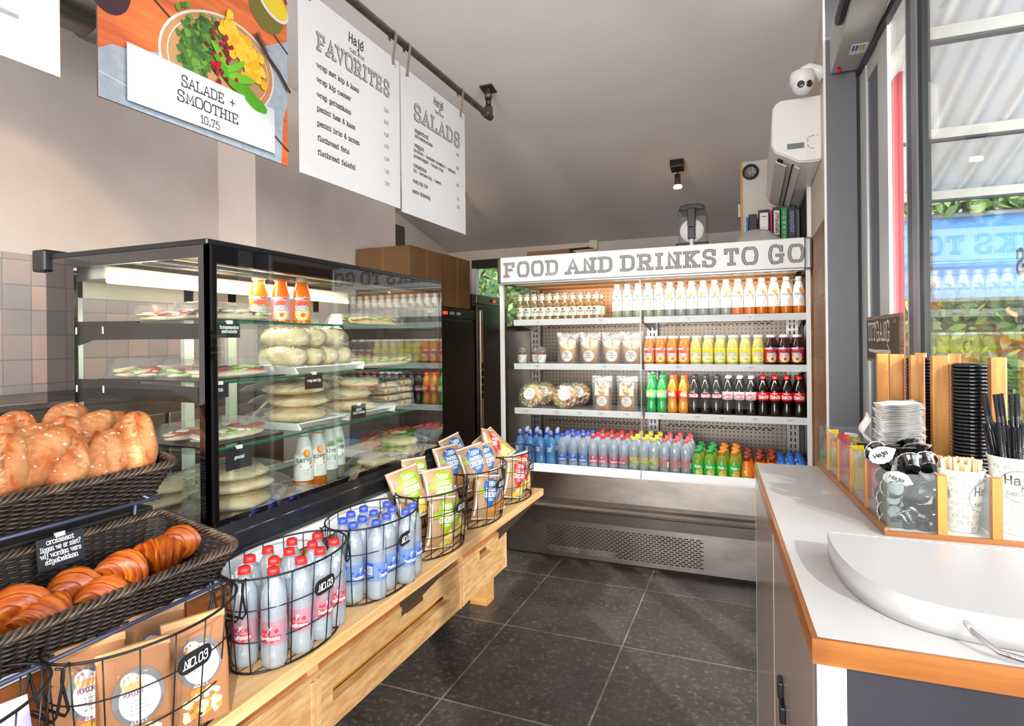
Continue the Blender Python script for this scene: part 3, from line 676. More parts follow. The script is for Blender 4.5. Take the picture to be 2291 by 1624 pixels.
leaves('climbing_vine', [(0.9 + 3.6 * t, rnd.uniform(5.16, 5.42), 2.36 + rnd.uniform(-.04, .10) + .16 * max(0, sin(t * 9)) * rnd.random()) for t in [rnd.random() for _ in range(2200)]], 0.06, LF, 'bright green vine growing along the top of the blue banner', 'vine', seed=5, weights=(3, 1, 6, 0))
leaves('garden_trees', [(rnd.gauss(4.2, 1.4), rnd.gauss(8.0, .7), abs(rnd.gauss(3.2, 1.0))) for _ in range(2600)] , 0.13, LF, 'sunlit garden foliage seen beyond the windows', 'foliage', seed=6)
leaves('front_garden', [(rnd.gauss(-1.0, 3.2), rnd.gauss(-9.5, .6), abs(rnd.gauss(1.2, 1.1))) for _ in range(1800)], 0.16, LF, 'garden foliage in front of the shop, seen only in reflections', 'foliage', seed=8)
bn = empty('fence_banner', (2.6, 5.25, 2.03), 'blue banner stretched under the vine on the garden fence', 'banner')
obj('sheet', MB().grid(lambda u, v: (-1.9 + 3.9 * u, .012 * sin(u * 23 + v * 3), -.30 + .60 * v), 60, 6), C('banner_blue', '3f86c6', rough=0.6), bn)
obj('top_rail', MB().tube([(-1.9, 0, .31), (2.0, 0, .31)], .02, 8), C('rail_white', 'b9bdc0', rough=.6), bn)
tag(obj('garden_post', MB().box(.648, .690, 3.38, 3.42, -.01, 2.76), C('post_red', 'b02e38', rough=.5)), 'slim red painted post just outside the door', 'post')
o = empty('glass_decal', (WXf(1.62), 1.62, 1.59), 'cut-out letters stuck on the window beside the lid holder', 'window lettering', rot=(0, 0, -pi / 2 + .047))
mb = MB(); mpw = plane((0, 0.027, 0), (-1, 0, 0), (0, 0, 1))
text(mb, 'S', .045, mpw, 0, 0, weight=.7, mi=0); text(mb, 'g', .045, mpw, 0.0, -.10, weight=.7)
obj('letters', mb, C('decal_grey', '6e7178', rough=.5), o)

# ------------------------------------------------------------------ things on the walls and ceiling
def on_ceiling(x, y): return (x, y, CZ(y))
SLOPE = math.atan(-0.236)
def spot(x, y, label, ry):
    t = empty('ceiling_spotlight', on_ceiling(x, y), label, 'spotlight', 'spotlights on the sloping ceiling')
    obj('mount', MB().box(-.045, .045, -.045, .045, -.055, -.0), BLACK, t, rot=(SLOPE, 0, 0), bevel=.004)
    M = Matrix.Translation((0, 0, -.055)) @ Matrix.Rotation(ry, 4, 'X')
    mb = MB().lathe([(.004, 0), (.004, -.03), (.020, -.03), (.022, -.10), (.024, -.105)], 16)
    mb.v = [tuple(M @ Vector(p)) for p in mb.v]
    obj('lamp_head', mb, C('bronze_metal', '6b6157', rough=.35, metal=.9), t)
    mb = MB().lathe([(.024, -.104), (.031, -.118), (.026, -.13), (.0, -.134)], 16, cap0=False)
    mb.v = [tuple(M @ Vector(p)) for p in mb.v]
    obj('bulb', mb, C('bulb_glow', 'ffdcae', emit='ffc98a', estr=6), t)
    d = bpy.data.lights.new('spot_beam', 'SPOT'); d.energy = 14; d.color = (1, .72, .45); d.spot_size = RAD(95); d.shadow_soft_size = .03
    l_ = bpy.data.objects.new('spot_beam', d); COL.objects.link(l_); l_.parent = t; l_.location = M @ Vector((0, 0, -.15)); l_.rotation_euler = (ry, 0, 0)
spot(-.48, 4.32, 'small black ceiling spotlight with a glowing bulb above the drinks fridge', .12)
spot(-2.235, 4.36, 'black ceiling spotlight half hidden by the salads menu board', .1)
spot(-2.15, 1.75, 'black ceiling spotlight shining from behind the favorites menu board', -.2)
# air conditioner, a long body seen end on
ac = empty('air_conditioner', (0.318, 3.2, 2.34), 'white wall mounted air conditioner beside the dome camera', 'air conditioner')
prof = [(0, .285), (-.175, .285), (-.20, .272), (-.215, .245), (-.222, .07), (-.205, .03), (-.15, .0), (-.10, -.03), (-.03, -.035), (0, -.03)]
obj('body', MB().prism(prof, 'Y', 0.012, 1.14), WHITEP, ac, bevel=.006)
pe = [(x * .985, z * .97 + .004) for x, z in prof]
obj('end_cap', MB().prism(pe, 'Y', 0.0, 0.012), C('ac_cap', 'e4e2de', rough=.4), ac, bevel=.004)
mb = MB()
for k in range(2):
    M = Matrix.Translation((-.175 + .062 * k, 0, -.004 - .018 * k)) @ Matrix.Rotation(.55 + .1 * k, 4, 'Y')
    mb.box(-.03, .03, .10, 1.08, -.003, .003, 0, M)
obj('louver', mb, C('ac_louver', 'cfcdc9', rough=.4), ac)
mb = MB().box(-.19, -.155, .08, 1.08, .008, .018); mb.box(-.125, -.095, .08, 1.08, -.022, -.016)
obj('air_slot', mb, C('slot_dark', '17171a', rough=.8), ac)
obj('rating_label', MB().box(-.15, -.075, -.0015, .0, .035, .062), C('label_grey', '6d7175', rough=.5), ac)
mb = MB()
for p in ([(-.055, .085), (-.03, .09)], [(-.02, .09), (-.012, .09)], [(-.058, .08), (-.06, .06)], [(-.06, .05), (-.056, .035)], [(-.05, .03), (-.03, .028)]):
    mb.tube([(a, -.0005, b) for a, b in p], .0012, 5)
obj('knock_out_mark', mb, C('mark_brown', '6a4a43', rough=.6), ac)
# dome cameras
def dome(name, loc, rz, label, sc=1.0):
    t = empty(name, loc, label, 'security camera', 'white dome security cameras', rot=(0, 0, rz))
    obj('arm', MB().tube([(.10, 0, .0), (.07, 0, .03), (.03, 0, .045), (0, 0, .03)], [.034, .026, .022, .02], 12), WHITEP, t)
    obj('collar', MB().lathe([(.02, .03), (.052, .022), (.056, .0), (.054, -.028), (.05, -.034)], 24), WHITEP, t)
    M = Matrix.Translation((-.004, -.006, -.04))
    b = obj('eyeball', MB().blob((-.002, -.006, -.036), .047, 20, 12), WHITEP, t)
    for dx in (-.020, .018):
        mb = MB(); n = Vector((dx * 1.0, -.040, -.012)).normalized()
        M = Matrix.Translation(Vector((-.002, -.006, -.036)) + n * .043) @ n.to_track_quat('Z', 'Y').to_matrix().to_4x4()
        mb.lathe([(.016, 0), (.016, .004), (.012, .006), (.0, .005)], 16); mb.v = [tuple(M @ Vector(p)) for p in mb.v]
        obj('lens', mb, GLOSSBLACK, b)
    t.scale = (sc, sc, sc)
dome('dome_camera', (.232, 3.12, 2.685), .25, 'white dome camera on a bracket above the air conditioner')
dome('dome_camera', (.02, 4.55, 2.12), .1, 'small white dome camera half hidden behind the slush machine', .9)
mb = MB().lathe([(.030, 0), (.052, 0), (.052, .03), (.044, .036), (.036, .036)], 24, cap1=False)
o = tag(obj('wall_sounder', mb, C('sounder_dark', '2b2320', rough=.5)), 'round dark alarm sounder high on the white partition', 'alarm')
o.location = (.0, 4.418, 2.60); o.rotation_euler = (pi / 2, 0, 0)
obj('grille', MB().lathe([(.0, .012), (.036, .014)], 20, cap0=False, cap1=False), C('sounder_grille', 'b8b2ab', rough=.5, color2='3a3330', nscale=90), o)
sp = empty('wall_speaker', (-2.96, 4.46, 2.36), 'dark wall speaker in the warm lit rear corner', 'speaker')
obj('cabinet', MB().box(-.04, .10, -.07, .07, -.12, .12), C('speaker_brown', '4a443c', rough=.5), sp, bevel=.015)
obj('tweeter', MB().lathe([(.0, 0), (.018, 0), (.018, .004)], 16), BLACK, sp, (.03, -.071, .06), (pi / 2, 0, 0))
tag(obj('junction_box', MB().box(-1.45, -1.37, 5.56, 5.6, 2.32, 2.42), C('cream_box', 'd9cfb4', rough=.5), bevel=.004), 'cream electrical box on the back wall above the cardboard lid', 'junction box')
tag(obj('wall_switch', MB().box(-.083, -.068, 4.43, 4.46, 2.30, 2.39), M_['cream_box'], bevel=.002), 'cream switch on the plywood edge of the white partition', 'switch')
# steel duct high on the left
du = empty('exhaust_duct', (-2.60, 1.2, 2.895), 'steel round exhaust duct behind the salad poster', 'duct')
obj('pipe', MB().tube([(0, -.75, 0), (0, .75, 0), (0, .86, .03), (0, .93, .10), (0, .95, .22)], .13, 28), STEEL, du)
obj('collar', MB().tube([(0, .44, 0), (0, .455, 0), (0, .505, 0), (0, .52, 0)], [.131, .141, .141, .131], 28), STEEL, du)

# ================================================================== the open drinks fridge
FX0, FX1, FY = -1.565, 0.302, 3.62
fr = empty('display_fridge', ((FX0 + FX1) / 2, 3.98, 0), 'tall steel display fridge full of drinks under a lettered white header', 'display fridge')
def fo(name, mb, m, **k):
    o = obj(name, mb, m, fr, **k)
    o.matrix_parent_inverse = Matrix.Translation((-fr.location.x, -fr.location.y, -fr.location.z))
    return o
DOORG = sheer('fridge_door_glass', 'fcfdfd', refl=0.05, rough=0.0, ior=1.5)
INNER = mat('fridge_inner_grey', '8b8480', 0.4, metal=0.55)
PANELW = C('fridge_header_white', 'f1f1f1', rough=0.4)
# perforated back panel
def perf_mat():
    m = mat('perforated_panel', '6f6258', 0.38, 0.6)
    n = m.node_tree.nodes; l = m.node_tree.links; p = n['Principled BSDF']
    tc = n.new('ShaderNodeTexCoord'); vm = n.new('ShaderNodeVectorMath'); vm.operation = 'MULTIPLY'; vm.inputs[1].default_value = (38, 0, 38)
    l.new(tc.outputs['Object'], vm.inputs[0])
    fc = n.new('ShaderNodeVectorMath'); fc.operation = 'FRACTION'; l.new(vm.outputs[0], fc.inputs[0])
    sb = n.new('ShaderNodeVectorMath'); sb.operation = 'SUBTRACT'; sb.inputs[1].default_value = (.5, 0, .5); l.new(fc.outputs[0], sb.inputs[0])
    ln = n.new('ShaderNodeVectorMath'); ln.operation = 'LENGTH'; l.new(sb.outputs[0], ln.inputs[0])
    lt = n.new('ShaderNodeMath'); lt.operation = 'LESS_THAN'; lt.inputs[1].default_value = 0.17; l.new(ln.outputs['Value'], lt.inputs[0])
    mx = n.new('ShaderNodeMix'); mx.data_type = 'RGBA'; mx.inputs['A'].default_value = (*srgb('6f6258'), 1); mx.inputs['B'].default_value = (*srgb('1c1917'), 1)
    l.new(lt.outputs[0], mx.inputs['Factor']); l.new(mx.outputs['Result'], p.inputs['Base Color'])
    return m
PERF = perf_mat()
for x0, x1 in ((-1.46, -0.68), (-0.60, 0.20)):
    fo('back_panel', MB().box(x0, x1, 4.20, 4.21, 0.60, 1.83), PERF)
SLOT = C('slot_black', '15120f', rough=.8)
mb = MB()
for zz in (0.845, 1.245, 1.545):
    for x0 in (-1.42, -0.56):
        for r_ in range(2):
            for k in range(18):
                mb.box(x0 + k * .038 + r_ * .019, x0 + k * .038 + r_ * .019 + .024, 4.197, 4.1995, zz + r_ * .014, zz + r_ * .014 + .007)
o = fo('air_slots', mb, SLOT); o['kind'] = 'stuff'
for x in (-1.50, -0.64, 0.235):
    mb = MB().box(x - .035, x + .035, 4.15, 4.20, 0.60, 1.84, 0)
    for k in range(30):
        for dx in (-.012, .012): mb.box(x + dx - .004, x + dx + .004, 4.147, 4.151, .63 + k * .04, .655 + k * .04, 1)
    fo('slotted_upright', mb, [STEEL, SLOT])
fo('casing', MB().box(FX0, FX1, 4.21, 4.34, 0.08, 2.0), C('casing_grey', '6b6765', rough=.5))
fo('underside', MB().box(-1.5, .24, 3.66, 4.2, 1.826, 1.834).box(FX0 + .02, FX1 - .02, 3.66, 4.25, 1.975, 1.985), C('fridge_ceiling', 'b9a58f', rough=.5))
# header sign
hd = fo('header', MB().box(FX0 + .012, FX1 - .03, FY, FY + .045, 1.838, 2.004), PANELW, bevel=.003)
CAPG = C('header_cap', 'a8a6a5', rough=.3, metal=.7)
fo('header_cap', MB().box(FX0 - .012, FX0 + .012, FY - .002, FY + .30, 1.832, 2.0), C('header_cap_brown', '4b423c', rough=.4), bevel=.01)
fo('header_cap', MB().box(FX1 - .03, FX1 + .008, FY - .004, FY + .30, 1.826, 2.006), CAPG, bevel=.012)
fo('header_rail', MB().box(FX0, FX1 - .03, FY + .004, FY + .04, 1.822, 1.838), CAPG, bevel=.004)
HATCH = hatch_mat('pencil_hatch', '3a393b', 'd9d9d9', 135, width=.56)
mp0 = plane((0, FY - .0012, 1.878), (1, 0, 0), (0, 0, 1)); mp1 = plane((0, FY - .0022, 1.878), (1, 0, 0), (0, 0, 1))
mb = MB()
for wd, a, b in (('FOOD', -1.528, -1.145), ('AND', -1.095, -.792), ('DRINKS', -.748, -.185), ('TO', -.149, .037), ('GO', .085, .272)):
    for mp, wt, mi in ((mp0, .62, 0), (mp1, .46, 1)):
        text(mb, wd, .082, mp, a + .012, 0, 'l', wt, 2.3, mi=mi, width=b - a + .012)
o = fo('lettering', mb, [INK, HATCH]); o.parent = hd; o.matrix_parent_inverse = fr.matrix_world.inverted() @ Matrix.Translation((0, 0, 0)); o.matrix_parent_inverse = Matrix.Identity(4)
# side walls of glass with white front edges
for x0, x1, xe in ((FX0 + .004, FX0 + .012, FX0 + .008), (FX1 - .016, FX1 - .008, FX1 - .012)):
    fo('side_glass', MB().box(x0, x1, 3.67, 4.2, 0.62, 1.83), GLASS)
    fo('front_stile', MB().box(xe - .011, xe + .011, 3.64, 3.668, 0.60, 1.828), WHITEP)
fo('door_glass', MB().box(FX0 + .03, -.635, 3.668, 3.673, 0.645, 1.826), DOORG)
fo('door_glass', MB().box(-.655, FX1 - .03, 3.676, 3.681, 0.645, 1.826), DOORG)
fo('door_stile', MB().box(-.640, -.634, 3.664, 3.684, 0.645, 1.826), sheer('stile_clear', 'e8eeee', 'dfe6e6', .35))
d = bpy.data.lights.new('fridge_light', 'AREA'); d.shape = 'RECTANGLE'; d.size = 1.6; d.size_y = .05; d.energy = 5.0; d.color = (1, .46, .14)
l_ = bpy.data.objects.new('fridge_light', d); COL.objects.link(l_); l_.location = (-.6, 3.92, 1.80); l_.rotation_euler = (RAD(40), 0, 0)
for z_, e_ in ((1.815, 1.6), (1.545, 2.2), (1.250, 2.4), (.948, 2.4)):  # unseen lamps added under header and shelves to brighten the bottles
    d = bpy.data.lights.new('shelf_fill_light', 'AREA'); d.shape = 'RECTANGLE'; d.size = 1.7; d.size_y = .03; d.energy = e_; d.color = (1, .95, .88)
    l_ = bpy.data.objects.new('shelf_fill_light', d); COL.objects.link(l_); l_.location = (-.63, 3.70 if z_ > 1.7 else 3.738, z_); l_.rotation_euler = (RAD(42), 0, 0)
# shelves with white price rails
SHZ = [1.587, 1.290, 0.987]
SHELF = C('shelf_grey', '9b9794', rough=.35, metal=.3)
TAGP = C('price_paper', 'e4e3e0', rough=.5)
for z in SHZ:
    for x0, x1 in ((-1.508, -.645), (-.628, .285)):
        s_ = fo('shelf', MB().box(x0, x1, 3.752, 4.16, z - .022, z), SHELF)
        mb = MB(); mb.prism([(3.735, z + .006), (3.752, z + .006), (3.752, z - .034), (3.742, z - .034)], 'X', x0, x1)
        r_ = fo('price_rail', mb, PANELW)
        mb = MB(); rnd = random.Random(int(z * 1000 + x0 * 10))
        for k in range(5 if z < 1.2 else 2):
            xx = x0 + (x1 - x0) * (k + .3 + .3 * rnd.random()) / (5 if z < 1.2 else 2)
            mb.box(xx, xx + .05, 3.7345, 3.7355, z - .024, z - .002, 0)
            mb.box(xx + .012, xx + .038, 3.7338, 3.7346, z - .010, z - .007, 1); mb.box(xx + .020, xx + .030, 3.7338, 3.7346, z - .017, z - .0145, 1)
        fo('price_tags', mb, [TAGP, C('tag_ink', '8a8a8a')])
        for xb in (x0 + .01, x1 - .01):
            fo('shelf_bracket', MB().prism([(4.16, z - .022), (3.80, z - .022), (4.16, z - .075)], 'X', xb - .003, xb + .003), STEEL)
fo('deck', MB().box(-1.53, .27, 3.655, 4.2, .585, .60), C('deck_grey', '8a8f93', rough=.4, metal=.3))
fo('deck_lip', MB().prism([(3.615, .612), (3.628, .648), (3.645, .648), (3.645, .600), (3.615, .600)], 'X', FX0 + .01, -.637).prism([(3.615, .612), (3.628, .648), (3.645, .648), (3.645, .600), (3.615, .600)], 'X', -.632, FX1 - .01), PANELW)
prof = [(3.622, .605), (3.620, .44), (3.622, .415), (3.60, .404), (3.588, .39), (3.590, .376), (3.612, .365), (3.66, .362), (3.70, .60)]
fo('front_panel', MB().prism(prof, 'X', FX0, FX1), STEELH)
fo('bumper_step', MB().prism([(3.640, .364), (3.648, .29), (3.70, .285), (3.70, .364)], 'X', FX0, FX1), STEELH)
fo('kick_panel', MB().box(FX0, FX1, 3.735, 3.76, .025, .285), STEELH)
fo('plinth', MB().box(FX0 + .01, FX1 - .01, 3.76, 4.33, .0, .30), SLOT)
mb = MB()
for r_ in range(14):
    n_ = 28
    for k in range(n_):
        x = -1.283 + k * .0354 + (r_ % 2) * .0177
        z = .229 - r_ * .0128
        dark = 0 if r_ < 11 or k > n_ * .45 else 1
        mb.box(x, x + .024, 3.7332, 3.7352, z - .0062, z, dark)
o = fo('grille', mb, [SLOT, C('slot_dusty', '6a615a', rough=.9)]); o['kind'] = 'stuff'

# ------------------------------------------------------------------ bottles
def rad(prof, z):
    for (r0, z0), (r1, z1) in zip(prof, prof[1:]):
        if z0 <= z <= z1: return r0 + (r1 - r0) * ((z - z0) / (z1 - z0) if z1 > z0 else 0)
    return prof[-1][0]
def sleeve(mb, prof, z0, z1, off, mi=0, seg=20, n=4):
    zs = sorted(set([z0, z1] + [z for r, z in prof if z0 < z < z1]))
    mb.lathe([(rad(prof, z) + off, z) for z in zs], seg, mi=mi, cap0=False, cap1=False)
def on(prof, zc, off, face=-pi / 2):
    """map following the bottle's own curve: u round the body, v up from zc"""
    def f(u, v):
        r = rad(prof, zc + v) + off; rr = rad(prof, zc) + off
        return (r * cos(face + u / rr), r * sin(face + u / rr), zc + v)
    return f
CAPS = {}
def capm(h): return C('cap_' + h, h, rough=.35)
def bottle(name, cat, body, prof, capprof, caph, seg=20, liquid=None):
    b = obj(name, MB().lathe(prof, seg), body); b['category'] = cat
    mb = MB().lathe(capprof, 16, rf=lambda a, z: 1.0)
    obj('cap', mb, capm(caph), b)
    if liquid:
        zt, m = liquid
        zs = [z for r, z in prof if z < zt]
        obj('drink', MB().lathe([(max(r - .002, .001), z + .0015) for r, z in prof if z < zt] + [(rad(prof, zt) - .002, zt)], seg), m, b)
    return b
BTN = [(.020, 0), (.0285, .004), (.0305, .014), (.0305, .052), (.0298, .056), (.0305, .060), (.0305, .118), (.0297, .121), (.0305, .124), (.0297, .127), (.0305, .130),
       (.0297, .134), (.0305, .137), (.0297, .141), (.0305, .145), (.0303, .162), (.0285, .178), (.0235, .194), (.0165, .207), (.0128, .214), (.0128, .218), (.0155, .2185), (.0155, .2205), (.0125, .221)]
CAPN = [(.0125, .2195), (.0145, .2195), (.0148, .222), (.0146, .234), (.0125, .2365), (.0, .2368)]
PETC = sheer('water_bottle', 'ebf5fc', 'f4faff', .32, rough=.06, ior=1.5, refl=2.0, bump=.35, bscale=40)
PETB = sheer('blue_bottle', 'a5d8f7', '86cbf7', .36, rough=.05, ior=1.45, refl=1.8, bump=.25, bscale=40)
def water(capcol, hue, kind):
    b = bottle('water_bottle', 'water bottle', PETC, BTN, CAPN, capcol)
    lab = MB(); lm = [sheer('label_film_' + kind, {'r': 'f1c3cc', 'b': 'bcd3f3', 'y': 'f2ecc0', 'p': 'f4cbd2'}[kind], {'r': 'e8b6c4', 'b': '9fbef0', 'y': 'e9efc9', 'p': 'f0b9c0'}[kind], .45, rough=.2),
                      C('print_' + kind, hue, rough=.4), WHITE, C('print_leaf', '5fb04a', rough=.4), C('print_barcode', '4a5f9a', rough=.5)]
    sleeve(lab, BTN, .060, .117, .0006)
    mp = on(BTN, .07, .0011); mpt = on(BTN, .07, .0017)
    rnd = random.Random(ord(kind))
    if kind in 'rb':
        for side in (0, .096):
            for k in range(16): disc(lab, mp, side + rnd.uniform(-.026, .026), rnd.uniform(-.004, .024), rnd.uniform(.002, .005), rnd.uniform(.003, .007), 1, 8, rnd.uniform(0, 3), 1, .6, k)
            patch(lab, mp, side - .027, side + .027, .0, .013, 1, 8)
            text(lab, 'Chaudfontaine', .0085, mpt, side, .003, 'c', .55, .5, False, 2, q=3, width=.05)
            text(lab, 'y', .010, mpt, side, .027, 'c', .8, .5, False, 2, slant=.3)
        patch(lab, mp, -.066, -.046, .010, .034, 2, 4); patch(lab, mp, -.070, -.042, .036, .044, 1, 4)
        for k in range(6): patch(lab, mpt, -.064 + k * .003, -.0625 + k * .003, .012, .032, 4, 1)
    else:
        for k in range(9): disc(lab, mp, rnd.uniform(-.07, .07), rnd.uniform(-.005, .04), .008, .008, 1, 10, 0, 1, .3, k)
        patch(lab, mp, -.05, .05, .008, .015, 3, 14); patch(lab, mp, .032, .048, -.004, .03, 2, 4)
        patch(lab, mp, -.095, .095, .0445, .0465, 1, 24)
    obj('label', lab, lm, b)
    return Proto(b)
W_RED = water('d8231f', 'd6303c', 'r'); W_BLUE = water('3a50c4', '2f55c8', 'b'); W_YEL = water('f0c21b', 'e8b62a', 'y'); W_PINK = water('e8505a', 'd9607a', 'p')
SPR = [(.022, 0), (.031, .004), (.033, .015), (.033, .07), (.0305, .085), (.0305, .10), (.033, .112), (.033, .15), (.031, .168), (.025, .19), (.0165, .207), (.0138, .212), (.0138, .216), (.0165, .2165), (.0165, .219), (.013, .2195)]
b = bottle('sports_bottle', 'water bottle', PETB, SPR, [(.0135, .2185), (.0158, .2185), (.0158, .232), (.010, .234), (.0, .2345)], '2b3aa6')
mb = MB().lathe([(.0125, .2335), (.0125, .250), (.008, .256), (.0, .257)], 14, cap0=False); obj('dust_cover', mb, sheer('dome_clear', 'e2eafa', 'd0dcf5', .35), b)
lab = MB(); patch(lab, on(SPR, .08, .0016), -.014, .014, .042, .068, 0); 
for k in range(7): patch(lab, on(SPR, .08, .0022), -.012 + k * .0035, -.0105 + k * .0035, .045, .065, 1, 1)
obj('label', lab, [WHITE, M_['print_barcode']], b)
SPORT = Proto(b)
# iced tea
FZ = [(.024, 0), (.0325, .004), (.034, .012), (.034, .098), (.0335, .108), (.030, .128), (.0225, .150), (.0175, .158), (.0175, .166)]
def iced(liq, capc, kind):
    b = bottle('iced_tea_bottle', 'soft drink bottle', sheer('tea_' + kind, liq, liq, .55, rough=.05), FZ, [(.0175, .164), (.0195, .164), (.0195, .180), (.018, .1825), (.0, .183)], capc)
    lab = MB(); sleeve(lab, FZ, .020, .112, .0007); mp = on(FZ, .06, .0013); mt = on(FZ, .06, .002)
    disc(lab, mp, .008, -.014, .024, .024, 1, 16, 0, 2); disc(lab, mt, .016, .004, .015, .012, 2, 12, .5, 1); disc(lab, mt, .004, -.022, .016, .012, 3, 12)
    text(lab, 'fuze', .014, mt, -.002, .022, 'c', .7, .4, False, 4, q=3); text(lab, 'tea', .007, mt, .022, .022, 'l', .5, .4, False, 4, q=3)
    patch(lab, mp, -.085, -.06, -.03, .02, 4, 4)
    obj('label', lab, [C('tea_label', '35b53a', rough=.35), C('tea_' + kind + '_art', 'c9e37a' if kind == 'g' else 'f3c53b'), C('tea_fruit', 'f0a029'), C('tea_pale', 'dfeca8'), WHITE], b)
    return Proto(b)
TEA_G = iced('b9da50', '1f9c49', 'g'); TEA_O = iced('c2d046', 'f07f1a', 'o')
CN = [(.026, 0), (.0325, .004), (.0335, .02), (.032, .05), (.026, .085), (.0195, .112), (.0165, .125), (.0165, .140)]
b = bottle('orange_drink_bottle', 'soft drink bottle', C('orange_sleeve', 'f07a12', rough=.3, color2='f59a24', nscale=12), CN, [(.0165, .134), (.0185, .134), (.0185, .158), (.0165, .161), (.0, .1615)], '7a2413')
lab = MB(); disc(lab, on(CN, .05, .0012), 0, -.018, .018, .02, 0, 14); disc(lab, on(CN, .05, .0018), .004, -.02, .009, .010, 1, 12); text(lab, 'o', .012, on(CN, .05, .002), 0, .018, 'c', .8, .4, False, 2)
obj('label', lab, [C('leaf_print', '8fb52f'), C('fruit_print', 'f4c04a'), WHITE], b)
ORANGE = Proto(b)
b = bottle('blue_capped_carton', 'soft drink carton', C('carton_blue', '9fc4dd', rough=.4, color2='e6eef2', nscale=14), [(.028, 0), (.031, .003), (.031, .085), (.022, .108), (.019, .112)], [(.0185, .110), (.0205, .110), (.0205, .128), (.0185, .131), (.0, .1315)], '1d63c9')
CARTON = Proto(b)
# long neck ginger drink
BR = [(.022, 0), (.0268, .003), (.0272, .010), (.0272, .098), (.0245, .112), (.017, .130), (.0135, .142), (.012, .172), (.0125, .176)]
b = bottle('long_neck_bottle', 'glass bottle', sheer('pale_gold_glass', 'f3ead0', 'ead9a4', .10, rough=.02, ior=1.5, refl=1.6), BR, [(.0125, .172), (.0145, .173), (.0135, .180), (.010, .183), (.0, .1832)], 'c3a58a')
lab = MB(); sleeve(lab, BR, .030, .088, .0006, 0); mp = on(BR, .055, .0012)
disc(lab, mp, -.004, .020, .006, .009, 1, 10, .4, 1, .3); disc(lab, mp, .003, .019, .004, .006, 1, 8, -.5, 1)
text(lab, 'BLOND', .0095, mp, 0, -.002, 'c', .75, .6, True, 2, q=3); patch(lab, mp, -.012, .012, -.014, -.011, 3)
obj('label', lab, [C('mint_label', 'd6e2cf', rough=.5), C('bird_print', '54452f'), C('rose_print', 'b4574e'), C('grey_print', '8d9a90')], b)
lab = MB(); sleeve(lab, BR, .140, .168, .0007, 0); disc(lab, on(BR, .154, .0012), 0, 0, .006, .008, 1, 10)
obj('neck_label', lab, [C('neck_paper', 'ece8da', rough=.5), C('neck_print', 'b9a274')], b)
LONGNECK = Proto(b)
# white sleeved drink
NV = [(.022, 0), (.031, .004), (.033, .014), (.0335, .045), (.0325, .060), (.0325, .11), (.031, .135), (.0265, .163), (.019, .188), (.0165, .196), (.0165, .202)]
def naive(kind, liq, art):
    b = bottle('sleeved_drink_bottle', 'drink bottle', sheer('juice_' + kind, liq, liq, .75 if kind == 'orange' else .35, rough=.04), NV, [(.0165, .199), (.0185, .199), (.0188, .203), (.0188, .219), (.0165, .2225), (.0, .223)], 'ded9d2')
    lab = MB(); sleeve(lab, NV, .050, .196, .0007, 0); mp = on(NV, .12, .0015); mt = on(NV, .12, .0021)
    if kind == 'orange':
        disc(lab, mp, .008, .022, .013, .014, 1, 16); disc(lab, mt, .011, .024, .0075, .011, 2, 14, .3); disc(lab, mp, .020, -.012, .004, .005, 1, 10); disc(lab, mp, .022, -.026, .003, .005, 1, 8)
    elif kind == 'aloe':
        for k in range(7):
            a = RAD(10 + k * 27); disc(lab, mp, .006 + cos(a) * .010, .016 + sin(a) * .011, .012, .0022, 1, 10, a)
        disc(lab, mp, .020, -.03, .0025, .009, 1, 8, .4)
    else:
        for a, x, y in ((.9, .004, .016), (2.0, -.006, .012), (.3, .012, .024), (1.3, .0, .026)): disc(lab, mp, x, y, .012, .005, 1, 12, a)
        disc(lab, mp, .016, -.012, .004, .003, 1, 10); disc(lab, mp, .020, -.026, .004, .003, 1, 10)
    text(lab, 'naive', .014, mt, .0, -.006, 'c', .42, 1.6, True, 3, q=4)
    ring = [mt(-.014 + .0055 * cos(k * pi / 8), -.020 + .0055 * sin(k * pi / 8)) for k in range(17)]
    for k in range(16): lab.add([ring[k], ring[k + 1], tuple(Vector(ring[k + 1]) * 1.0 + Vector((0, 0, .0008))), tuple(Vector(ring[k]) + Vector((0, 0, .0008)))], [(0, 1, 2, 3)], 4)
    text(lab, 'No', .004, mt, -.014, -.022, 'c', .5, .3, False, 4, q=3)
    text(lab, {'orange': 'ORANGE', 'aloe': 'ALOE VERA', 'basil': 'BASIL SEED'}[kind], .0045, mt, .004, -.036, 'c', .4, .9, False, 5, q=3)
    for k in range(3): patch(lab, mt, -.006, .014, -.042 - .004 * k, -.0412 - .004 * k, 6, 3)
    obj('label', lab, [C('sleeve_white', 'f1efea', rough=.4), art, C('pith_print', 'f9b45a'), C('grey_ink', '4b4a4d'), C('red_ink', 'd6564c'), C('print_' + kind, {'orange': 'e8a06a', 'aloe': '8cc37e', 'basil': '9dbb7d'}[kind]), C('light_ink', 'a3a3a3')], b)
    return Proto(b)
NAI = {'orange': naive('orange', 'ff9020', C('orange_print', 'ef7a17')), 'aloe': naive('aloe', 'e3e6cf', C('aloe_print', '68a94c')), 'basil': naive('basil', 'dfe4e2', C('basil_print', '9aa93a'))}
